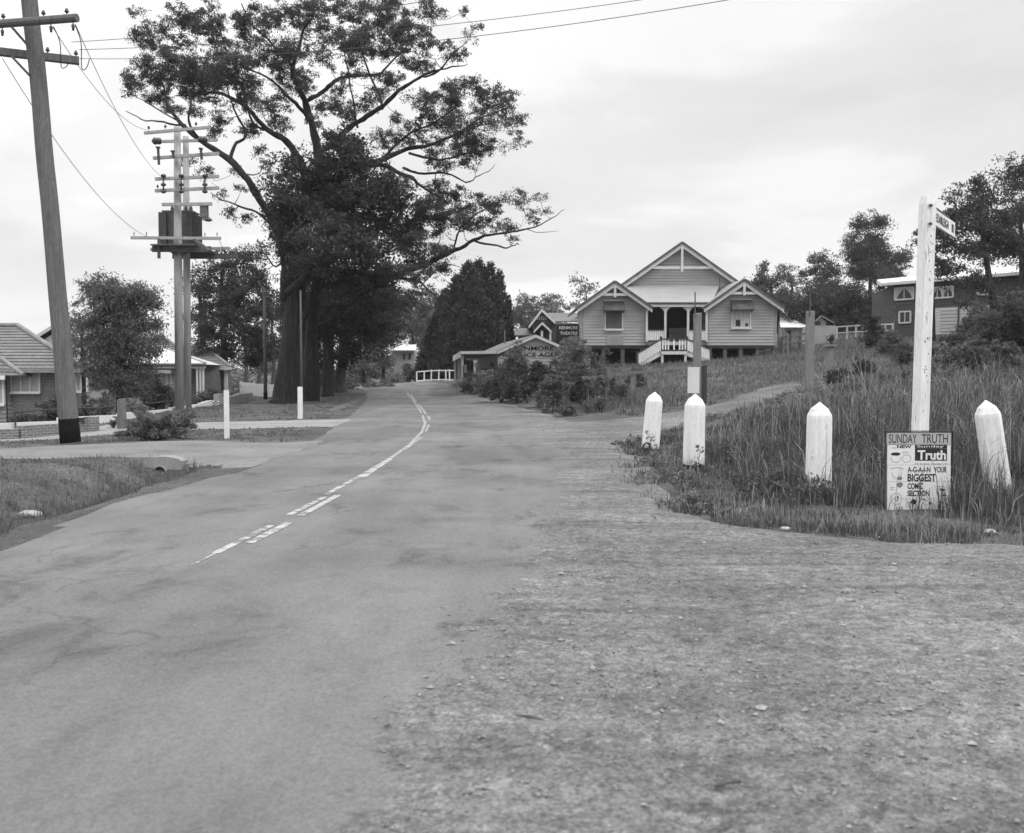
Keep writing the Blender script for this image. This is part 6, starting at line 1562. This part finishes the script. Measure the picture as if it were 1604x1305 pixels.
# fences
def railfence(name, label, pts, ph, m, rails=(.9,), pw=.12, rw=.08, mr=None, cat='fence', group=None):
    P = [Vector((p[0], p[1], Hs(p[0], p[1]))) for p in pts]
    o = thing(name, label, cat, P[0], group)
    for p in P:
        mb = MB(); h = ph*random.uniform(.92, 1.08); l_ = random.uniform(-.04, .04)
        mb.beam(p+Vector((0,0,-.2)), p+Vector((l_, 0, h)), pw, pw, up=(0,1,0)); mb.build('post', m, o)
    for rz in rails:
        mb = MB()
        for a, c in zip(P[:-1], P[1:]): mb.beam(a+Vector((0,-pw*.5-rw*.25,ph*rz)), c+Vector((0,-pw*.5-rw*.25,ph*rz)), rw*.5, rw, up=(0,0,1))
        mb.build('rail', mr or m, o)
    return o
def gp(px, d): return (X(px, d), d)
railfence('rail_fence', 'broken grey post and rail fence below the hall stair', [gp(916,46.5), gp(928,46),gp(968,45.2),gp(991,44.8),gp(1017,44),gp(1050,43.5),gp(1080,43)], .98, M['greywood'], (.86,), .2, .14)
railfence('rail_fence', 'low dark rail fence running back from the right wall of the hall', [gp(1224,63),gp(1236,64),gp(1252,66),gp(1262,68)], 1.15, M['pole_dark'], (.9,.5), .13, .12)
railfence('rail_fence', 'pale post and rail fence between the white shed and the split-level house', [gp(1310,80),gp(1326,80),gp(1340,80),gp(1350,79),gp(1372,78),gp(1386,77),gp(1398,75)], 1.1, M['trim'], (.95,.5), .12, .1)
railfence('rail_fence', 'white post and rail fence over the crest left of the shop awning', [gp(653,79),gp(664.5,79),gp(675.5,79),gp(687,78.5),gp(698.5,78),gp(704.5,77.5),gp(712,77.5)], .88, M['white'], (.95,.12), .10, .09)
# white picket fence
o = thing('picket_fence', 'white picket fence behind the far power pole and great gum', 'fence', onground(X(381, 58), 58))
for (pa, pb, da, db) in ((376, 408, 63, 60), (408, 440, 60, 58.5)):
    n = 22 if pa < 400 else 26
    mb = MB(); a, c = Vector((*gp(pa, da), 0)), Vector((*gp(pb, db), 0))
    for k in range(n):
        p = a.lerp(c, k/n); z = Hs(p.x, p.y); h = .78+random.uniform(-.02, .02)
        mb.prism([(p.x-.035, p.y, z-.1), (p.x+.035, p.y, z-.1), (p.x+.035, p.y, z+h-.05), (p.x, p.y, z+h), (p.x-.035, p.y, z+h-.05)], (0, .025, 0))
    mb.build('pickets', M['white'], o)
    mb = MB()
    for zz in (.25, .6): mb.beam((a.x, a.y+.06, Hs(a.x, a.y)+zz), (c.x, c.y+.06, Hs(c.x, c.y)+zz), .04, .08)
    mb.build('rail', M['white'], o)
for k in range(4):
    p = Vector((*gp(376+k*21, 63-k*1.5), 0)); mb = MB(); z = Hs(p.x, p.y); mb.box(p.x-.06, p.x+.06, p.y+.1, p.y+.22, z-.2, z+.85); mb.build('post', M['trim'], o)

# ------------------------------------------------------------------ garden walls on the left
def wall_line(mb, pts, th_, cap=0.0):
    for (ax, ay, at), (bx, by, bt) in zip(pts[:-1], pts[1:]):
        d = Vector((bx-ax, by-ay, 0)); n = Vector((d.y, -d.x, 0)).normalized()*th_/2
        za_, zb_ = min(Hs(ax, ay), Hs(bx, by))-.3, at
        a, c = Vector((ax, ay, 0)), Vector((bx, by, 0)); z = lambda p, zz: Vector((p.x, p.y, zz))
        V_ = [z(a-n, za_), z(a+n, za_), z(c+n, za_), z(c-n, za_), z(a-n, zb_), z(a+n, zb_), z(c+n, zb_), z(c-n, zb_)]
        mb.add(V_, [(0,3,2,1),(4,5,6,7),(0,1,5,4),(1,2,6,5),(2,3,7,6),(3,0,4,7)])
gw = onground(*gp(0, 30.5))
o = thing('garden_wall', 'long white block wall stepping up along the front gardens on the left', 'wall', gw)
steps = [(-160, 29.5, 664), (90, 33.2, 652), (185, 35.5, 644), (266, 40, 637), (303, 42.5, 633.5), (312, 43.2, 631), (318, 43.8, 629), (324, 44.4, 627.5), (332, 45.2, 627.5)]
mb = MB()
for (p0_, d0_, t_), (p1_, d1_, _) in zip(steps[:-1], steps[1:]):
    a, c = gp(p0_, d0_), gp(p1_, d1_); zt = Z(t_, (d0_+d1_)/2)
    wall_line(mb, [(a[0], a[1], zt), (c[0], c[1], zt)], .2)
mb.build('blockwork', M['blockw'], o)
mb = MB(); rz_ = []
for p0_, d0_, py_ in ((15, 31.6, 646), (90, 33.6, 641), (150, 35.0, 639), (262, 40.2, 629), (330, 45.4, 615)): rz_.append((X(p0_, d0_), d0_+.3, Z(py_, d0_)))
mb.tube(rz_, .028, 6); mb.build('pipe_rail', M['darkwood'], o)
for q_ in rz_:
    mb = MB(); mb.tube([(q_[0], q_[1], q_[2]-1.0), q_], .03, 6); mb.build('rail_post', M['darkwood'], o)
o = thing('brick_wall', 'low brick garden wall with a square end pier beside the leaning power pole', 'wall', onground(*gp(26, 29)))
mb = MB(); a, c = gp(27, 28.6), gp(134, 31); zt = Z(664.5, 29.5); wall_line(mb, [(a[0], a[1], zt), (c[0], c[1], zt+.02)], .22); wall_line(mb, [(*gp(-160, 27.2), Z(675, 27.6)), (a[0], a[1], Z(675, 28))], .22)
bm_ = M['brickw'] = M['brick']; mb.build('brickwork', bm_, o)
mb = MB(); x, y = gp(142, 31); mb.box(x-.17, x+.17, y-.17, y+.17, Hs(x, y)-.2, Z(652.5, 31)); mb.build('pier', bm_, o)
mb = MB(); x, y = gp(131, 30.8); mb.box(x-.12, x+.05, y-.14, y-.12+.02, Z(663, 30.8), Z(654, 30.8)); mb.build('meter_box', M['dark'], o)
mb = MB()
for k, (px_, d_, t_) in enumerate(((342, 47.5, 618), (349, 48.5, 622), (366, 51, 619), (374, 52.5, 617))):
    pass
o = thing('brick_wall', 'stepped grey garden wall running on towards the picket fence', 'wall', onground(*gp(340, 47)))
mb = MB(); st_ = [(338, 46.5, 617), (344.5, 47.2, 623), (357, 49.5, 620), (368, 51.5, 617), (378, 54, 616), (392, 57, 616)]
for (p0_, d0_, t_), (p1_, d1_, _) in zip(st_[:-1], st_[1:]):
    a, c = gp(p0_, d0_), gp(p1_, d1_); zt = Z(t_, (d0_+d1_)/2); wall_line(mb, [(a[0], a[1], zt), (c[0], c[1], zt)], .24)
mb.build('brickwork', M['render_'], o)
# checkered marker beside it
x, y = gp(337.5, 44.9); g = Hs(x, y); o = thing('marker_board', 'small black and white checkered board at the end of the white wall', 'sign', (x, y, g))
zt, zb_ = Z(628, y), Z(640, y); hw = .13
mb = MB(); mb.box(x-hw, x+hw, y, y+.03, zb_, zt); mb.build('panel', M['white'], o)
mb = MB()
for i in range(3):
    for j in range(6):
        if (i+j) % 2 == 0:
            w_ = hw*2/3; h_ = (zt-zb_)/6; mb.box(x-hw+i*w_, x-hw+(i+1)*w_, y-.004, y-.0005, zb_+j*h_, zb_+(j+1)*h_)
mb.build('checks', M['ink'], o); mb = MB(); mb.box(x-.03, x+.03, y+.032, y+.08, g-.2, zt-.02); mb.build('stake', M['greywood'], o)
# stump post
squarepost('stump_post', 'thick sawn-off grey post stump in front of the white garden wall', 'post', 185.5, 196.5, 625, 668, 31.5, M['pole'])
x, y = gp(200, 31.8); o = thing('peg', 'thin dark peg beside the sawn-off post stump', 'peg', onground(x, y)); mb = MB(); g = Hs(x, y)
mb.tube([(x, y, g-.1), (x, y, g+.22)], .035, 6); mb.build('shaft', M['darkwood'], o); mb = MB(); mb.lathe((x, y, g+.221), [(0, .045), (.03, .045)], 8); mb.build('cap', M['tindark'], o)
# culvert at the ditch end
cx_, cy_ = -5.98, 16.75; g = Hs(-7.2, 17.4)
o = thing('culvert', 'concrete culvert headwall with a round pipe mouth at the end of the ditch', 'culvert', (cx_, cy_, Hs(cx_, 15.8)))
mb = MB(); P = []
for k in range(15):
    t = k/14; P.append((cx_-.34+.68*t, cy_, .05+.08*math.sin(math.pi*t)**.6))
bot = [(cx_+.30, cy_, -.5), (cx_-.30, cy_, -.5)]
mb.prism(P+bot, (0, .3, 0)); mb.build('headwall', M['concrete'], o)
mb = MB(); pc = Vector((cx_-.03, cy_-.02, -.14)); ring_ = []
n = 20
for rr_, yy in ((.17, -.012), (.215, -.012), (.215, .01), (.17, .01)):
    pass
V_ = []; Fc = []
for k in range(n):
    a = 2*math.pi*k/n
    for rr_, yy in ((.095, -.03), (.125, -.03), (.125, .015), (.095, .015)): V_.append(pc+Vector((math.cos(a)*rr_, yy, math.sin(a)*rr_)))
for k in range(n):
    for j in range(4): Fc.append((k*4+j, k*4+(j+1) % 4, ((k+1) % n)*4+(j+1) % 4, ((k+1) % n)*4+j))
mb.add(V_, Fc); mb.build('pipe', M['concrete'], o, True)
mb = MB(); mb.prism([pc+Vector((math.cos(2*math.pi*k/n)*.094, -.004, math.sin(2*math.pi*k/n)*.094)) for k in range(n)], (0, .012, 0)); mb.build('pipe_mouth', M['dark'], o)
# scraps on the verge
def scrap(name, label, cat, px, py, m, rx, ry, rz, seed, ang=0.0):
    r = random.Random(seed); p = G(px, py); z = Hs(p.x, p.y)+.02
    o = thing(name, label, cat, (p.x, p.y, z)); me_ = bpy.data.meshes.new(name)
    import bmesh
    bm = bmesh.new(); bmesh.ops.create_icosphere(bm, subdivisions=2, radius=1)
    for v in bm.verts:
        k = 1+r.uniform(-.16, .16); x, y = v.co.x*rx*k, v.co.y*ry*k
        v.co = Vector((x*math.cos(ang)-y*math.sin(ang), x*math.sin(ang)+y*math.cos(ang), max(v.co.z*k, -.3)*rz+rz*.3))
    bm.to_mesh(me_); bm.free()
    return link_mesh('lump', me_, m, o)
scrap('rock', 'pale flat rock lying in the ditch grass near the left edge', 'rock', 46, 810, M['rock'], .16, .10, .05, 1)
scrap('rock', 'small pale stone at the grass edge below the leaning white post', 'rock', 1550, 838, M['rock'], .06, .05, .03, 2)
scrap('rock', 'dark stone sitting alone on the gravel apron', 'rock', 1328, 935, M['stone'], .055, .045, .035, 3)
scrap('rock', 'pale stone at the grass edge left of the poster board', 'rock', 1230, 832, M['rock'], .05, .06, .02, 4)
for (px_, py_, ln_, an, lab) in ((830, 1142, .13, -.45, 'dark stick lying on the gravel near the seal edge'), (1140, 1248, .11, .4, 'pale stick lying on the gravel in the foreground')):
    p = G(px_, py_); z = Hs(p.x, p.y)+.048; o = thing('stick', lab, 'stick', (p.x, p.y, z)); d_ = Vector((math.cos(an), math.sin(an), 0))*ln_/2; mb = MB()
    mb.tube([Vector((p.x, p.y, z))-d_, Vector((p.x, p.y, z+.008))+d_*.1, Vector((p.x, p.y, z))+d_], [.007, .009, .005], 7); mb.build('twig', M['pole_dark'] if 'dark' in lab else M['pole'], o, True)

# ------------------------------------------------------------------ the leaning power pole
YQ = 22.0
pts = [(112, 697, 15.2), (104, 620, 14.4), (97.5, 540, 13.8), (90, 460, 13.3), (85, 400, 13), (78, 320, 12.8), (69.5, 240, 12.6), (64, 170, 12.4), (57.5, 100, 12.2), (50, 40, 12), (44, -20, 11.8), (38, -75, 11.6)]
b = onground(X(112, YQ), YQ); s = YQ/F
pp = thing('power_pole', 'big leaning timber power pole with a tarred foot and two crossarms', 'power pole', b)
P = [W(x, y, YQ) for x, y, _ in pts]; P[0].z = b.z-.2
mb = MB(); mb.tube(catmull(P, 3), list(np.interp(np.linspace(0, len(P)-1, (len(P)-1)*3+1), range(len(P)), [r_*s for *_, r_ in pts])), 16); mb.build('shaft', M['pole'], pp, True)
k0, k1 = W(111.7, 700, YQ), W(107.2, 656, YQ); k0.z = b.z-.2
mb = MB(); mb.tube([k0, k0.lerp(k1, .5), k1], [15.6*s, 15.3*s, 15.0*s], 16, True); mb.build('tarred_foot', M['tar'], pp, True)
a0, a1 = W(-45, 41, 21.75), W(121, 28, 21.3)
mb = MB(); mb.tube([a0, a1], 6.2*s, 10); mb.build('crossarm', M['pole'], pp)
b0, b1 = W(-45, 76, 22.1), W(124, 95.5, 23.0)
mb = MB(); mb.beam(b0, b1, .16, .16); mb.build('crossarm', M['pole'], pp)
def pin(parent, p, h=.16, k=1.0, up=1):
    mb = MB(); u = Vector((0, 0, up)); mb.lathe(p, [(0, .012), (h*.35, .012), (h*.36, .035*k), (h*.55, .05*k), (h*.75, .035*k), (h, .03*k), (h*1.02, .005)], 8, u); return mb.build('insulator', M['porcelain'], parent, True)
for px_ in (6, 69, 105):
    t = (px_+45)/166; p = a0.lerp(a1, t)+Vector((0, 0, 5.5*s)); pin(pp, p, .13)
for px_ in (6, 82, 116):
    t = (px_+45)/166; p = a0.lerp(a1, t)+Vector((0, -.05, -5.5*s)); pin(pp, p, .2, .8, -1)
mb = MB()
mb.beam(W(18, 42, 21.5), W(46, 74, 21.75), .02, .05); mb.build('brace', M['tindark'], pp)
mb = MB(); mb.beam(W(18, 88, 22.2), W(46, 118, 21.8), .02, .05); mb.build('brace', M['tindark'], pp)
for t in (.52, .70, .97):
    p = b0.lerp(b1, t)+Vector((0, 0, .08)); pin(pp, p, .14)
# loops of service cable at the arm ends
mb = MB()
for (x0_, y0_, x1_, y1_, x2_, y2_) in ((84, 42, 96, 108, 108, 98), (118, 40, 128, 110, 140, 93)):
    mb.tube(catmull([W(x0_, y0_, 21.7), W((x0_+x1_)/2+4, (y0_+y1_)/2-8, 22.2), W(x1_, y1_-4, 22.6), W(x1_+7, y1_-3, 22.8), W(x2_, y2_, 22.9)], 5), .011, 5)
mb.build('cable_loop', M['wire'], pp)

# ------------------------------------------------------------------ transformer station on two poles
YR = 40.0; s = YR/F
b = onground(X(279, YR), YR)
tr = thing('transformer_poles', 'pair of tall timber poles with many crossarms carrying a transformer platform', 'power pole', b)
mb = MB(); p0 = W(281.5, 648, YR); p0.z = b.z-.2; mb.tube([p0, W(279, 420, YR), W(277.5, 199, YR)], [6.6*s, 6.2*s, 5*s], 14); mb.build('pole', M['polepale'], tr, True)
Y2 = 41.6; mb = MB(); p0 = W(294, 648, Y2); p0.z = Hs(p0.x, Y2)-.2; mb.tube([p0, W(292.5, 420, Y2), W(291, 214, Y2)], [6.2*s, 5.6*s, 4.6*s], 14); mb.build('pole', M['polepale'], tr, True)
mb = MB(); q0 = W(294, 650, Y2); q0.z = Hs(q0.x, Y2)-.2; mb.tube([q0, W(294, 637, Y2)], [6.5*s, 6.4*s], 14); mb.build('tarred_foot', M['tar'], tr, True)
def arm(x0_, y0_, x1_, y1_, ya, w_=.10, m='polepale', yb=None):
    mb = MB(); mb.beam(W(x0_, y0_, ya), W(x1_, y1_, yb or ya), w_, w_*1.1); return mb.build('crossarm', M[m], tr)
arm(226, 208.5, 328, 199.5, YR-.32); arm(246, 222, 340, 219.5, Y2-.3); arm(240, 248, 343, 240.5, YR-.3, .11)
arm(243, 280.5, 343, 276.5, YR-.3, .11); arm(243, 299, 343, 294.5, YR-.3, .11); arm(254, 320.5, 332, 319.5, YR-.3, .11); arm(255, 343.5, 330, 343, Y2+.25, .10)
arm(205, 372.5, 346, 373.5, YR-.3, .105); arm(236, 391, 360, 389, Y2-.3, .105)
for x_, y_ in ((233, 204), (259, 202), (307, 198)): pin(tr, W(x_, y_, YR-.32), .16, 1.2)
for x_, y_ in ((247, 296),): pin(tr, W(x_, y_, YR-.3), .16, 1.0)
for x_, y_ in ((210, 370), (229.5, 370), (321, 371), (340, 371)): pin(tr, W(x_, y_, YR-.3), .17, .5)
mb = MB(); 
for x_, y_ in ((245, 221), (317, 219)): mb.lathe(W(x_+8, y_, Y2-.35), [(0, .03), (.04, .13), (.12, .15), (.2, .13), (.26, .16), (.34, .12), (.4, .04)], 10, (-1, 0, 0))
mb.build('strain_insulator', M['porcelain'], tr, True)
for x_, y0_, y1_ in ((248, 231, 258), (271, 237, 248), (315, 233, 250)):
    mb = MB(); mb.beam(W(x_-.5, y0_, YR-.45), W(x_+1, y1_, YR-.45), .09, .06, up=(0,1,0)); p = W(x_-.5, y0_, YR-.45); mb.box(p.x-.07, p.x+.07, p.y-.07, p.y+.07, p.z-.03, p.z+.03); mb.build('fuse_holder', M['steel'], tr)
for x_ in (256, 284, 321):
    mb = MB(); mb.beam(W(x_, 277, YR-.42), W(x_, 300, YR-.42), .05, .05, up=(0,1,0)); 
    for y_ in (276, 290, 301): mb.lathe(W(x_, y_+2, YR-.42), [(0, .03), (.03, .1), (.09, .11), (.13, .05)], 8)
    mb.build('isolator', M['porcelain'], tr, True)
# platform
mb = MB(); z_ = W(280, 386, YR).z
x0_, x1_ = X(249, YR), X(318, YR)
for k in range(7): 
    y_ = YR-.75+k*.42; mb.box(x0_, x1_, y_, y_+.36, z_-.05, z_)
mb.build('platform_deck', M['pole_dark'], tr)
mb = MB(); mb.beam((x0_-.05, YR-.38, z_-.16), (x1_+.5, YR-.38, z_-.16), .12, .22); mb.build('bearer', M['pole_dark'], tr)
mb = MB(); mb.beam((x0_-.05, Y2+.38, z_-.16), (x1_+.9, Y2+.38, z_-.16), .12, .22); mb.build('bearer', M['pole_dark'], tr)
mb = MB(); 
for xa_, ya_, xb_, yb_ in ((253, 384, 276, 399), (313, 384, 284, 399)): mb.beam(W(xa_, ya_, YR-.35), W(xb_, yb_, YR-.25), .06, .10)
mb.beam(W(249, 374, YR-.5), W(249, 405, YR-.5), .1, .1, up=(0,1,0)); mb.beam(W(305, 375, YR-.6), W(328, 393, YR-.9), .16, .08); mb.build('brace', M['pole_dark'], tr)
mb = MB(); mb.box(X(320, YR), X(331, YR), YR-.3, YR-.05, W(0, 342, YR).z, W(0, 322, YR).z); mb.build('fuse_box', M['steel2'], tr)
mb = MB(); p = W(326, 343, YR-.2); mb.lathe(p-Vector((0,0,.1)), [(0, .08), (.05, .18), (.1, .12)], 10); mb.build('cable_box', M['steel'], tr)
# the transformer itself stands on the platform
YT_ = YR+.85
x0_, x1_ = X(265, YT_), X(309, YT_); zt = W(0, 330, YT_).z
tb = thing('transformer', 'dark finned transformer tank standing on the platform between the poles', 'transformer', ((x0_+x1_)/2, YT_, z_+.002))
mb = MB(); mb.box(x0_+.02, x1_-.02, YT_-.42, YT_+.42, z_+.08, zt-.12); mb.box(x0_-.05, x1_+.05, YT_-.46, YT_+.46, zt-.119, zt-.06); mb.box(x0_+.1, x1_-.1, YT_-.38, YT_+.38, z_+.002, z_+.079); mb.build('tank', M['steel2'], tb)
for sx, xx in ((-1, x0_), (1, x1_)):
    mb = MB()
    for k in range(6):
        y_ = YT_-.5+k*.17; xa_, xb_ = sorted((xx+sx*.02, xx+sx*.15)); mb.box(xa_-.0, xb_, y_, y_+.08, z_+.14, zt-.2)
    mb.build('cooling_fins', M['steel'], tb)
for k in range(5):
    x = X(262+ (k if k < 3 else k+8)*4, YT_); mb = MB(); mb.box(x-.05, x+.05, YT_-.62, YT_-.47, z_+.12, zt-.16); mb.build('radiator_tube', M['steel'], tb)
for px_ in (275, 284, 296, 304):
    mb = MB(); mb.lathe((X(px_, YT_), YT_-.1, zt-.06), [(0, .06), (.04, .09), (.08, .06), (.12, .08), (.16, .05), (.2, .06), (.24, .02)], 10); mb.build('bushing', M['porcelain'], tb, True)

# ------------------------------------------------------------------ other poles
def pole(label, px, pyt, pyb, d, r_, arms=(), tarred=True, m='pole_dark', name='power_pole'):
    b = onground(X(px, d), d); o = thing(name, label, 'power pole' if name == 'power_pole' else 'post', b)
    mb = MB(); mb.tube([b-Vector((0,0,.2)), (b.x, b.y, (b.z+Z(pyt, d))/2), (b.x, b.y, Z(pyt, d))], [r_*1.1, r_, r_*.8], 10); mb.build('shaft', M[m], o, True)
    if tarred: mb = MB(); mb.tube([b-Vector((0,0,.2)), b+Vector((0,0,.42))], r_*1.16, 10); mb.build('tarred_foot', M['tar'], o, True)
    for (x0_, x1_, y_) in arms:
        mb = MB(); mb.beam(W(x0_, y_, d-r_-.05), W(x1_, y_, d-r_-.05), .09, .1); mb.build('crossarm', M[m], o)
        for x_ in (x0_+2, x1_-2): pin(o, W(x_, y_-1, d-r_-.05), .2, 1.0)
    return o
pole('slim dark power pole at the picket fence left of the great gum', 415.5, 452, 626, 57.5, .10, [(409, 423, 458)])
pole('thin bare pole close in front of the great gum trunk', 472.0, 455, 628, 44.5, .055, (), False, 'pole_dark', 'thin_pole')
pole('short pole with a small crossarm behind the shop awning', 706.5, 546, 606, 88, .09, [(699, 712, 563)], False, 'pole')
pole('slim pole rising behind the produce shed roof', 790.5, 517, 560, 66, .05, (), False, 'pole_dark', 'thin_pole')

# ------------------------------------------------------------------ wires
def wire(label, p, q, sag, r_=.011, group='overhead wires'):
    p, q = Vector(p), Vector(q); mb = MB(); P = []
    n = 24
    for k in range(n+1):
        t = k/n; v = p.lerp(q, t); v.z -= sag*4*t*(1-t); P.append(v)
    mb.tube(P, r_, 5, cap=False)
    o = mb.build('overhead_wire', M['wire'], None, loc=tuple(p)); tag(o, label, 'wire', group); return o
wire('uppermost wire from the leaning pole over the road, passing above the gum crown', W(112, 66, 22.4), W(1500, -188, 16), .45, .007)
wire('middle wire from the leaning pole over the road to the top right', W(124, 78, 22.8), W(1800, -150, 19), .55, .007)
wire('lowest wire from the leaning pole over the road to the top right', W(125, 92, 23.0), W(1500, -68, 16), .45, .007)
wire('wire from the leaning pole to the top crossarm of the transformer poles', W(82, 42, 21.5), W(233, 204, YR-.32), .5, .008)
wire('wire from the leaning pole end to the second crossarm of the transformer poles', W(118, 38, 21.4), W(257, 280, YR-.3), .5, .008)
wire('wire from the low left of the leaning pole to the wide lower crossarm', W(4, 92, 22.2), W(230, 371, YR-.3), .6, .009)
wire('faint wire from the transformer poles to the slim pole at the picket fence', W(342, 373, YR-.3), W(416, 456, 57.3), .9, .009)
wire('service wire slanting from the slim pole towards the tiled roofs', W(415, 500, 57.3), W(341, 575, 62.6), .5, .009)
wire('service wire from the theatre roof to the hall corner', W(884, 502, 79), W(912, 487, 62.1), .3, .010)
# ------------------------------------------------------------------ a thin veil of air
hz = MB(); hz.box(-720, 720, -80, 920, -60, 90)
m = bpy.data.materials.new('air'); m.use_nodes = True; nt = m.node_tree; nt.nodes.clear()
o_ = N(nt, 'ShaderNodeOutputMaterial'); pv = N(nt, 'ShaderNodeVolumePrincipled')
pv.inputs['Color'].default_value = (.95, .95, .95, 1); pv.inputs['Density'].default_value = .0003; pv.inputs['Anisotropy'].default_value = .2
L(nt, pv.outputs[0], o_.inputs['Volume'])
hb_ = hz.build('haze', m); hb_['kind'] = 'stuff'; hb_['label'] = 'thin pale haze over the whole scene'
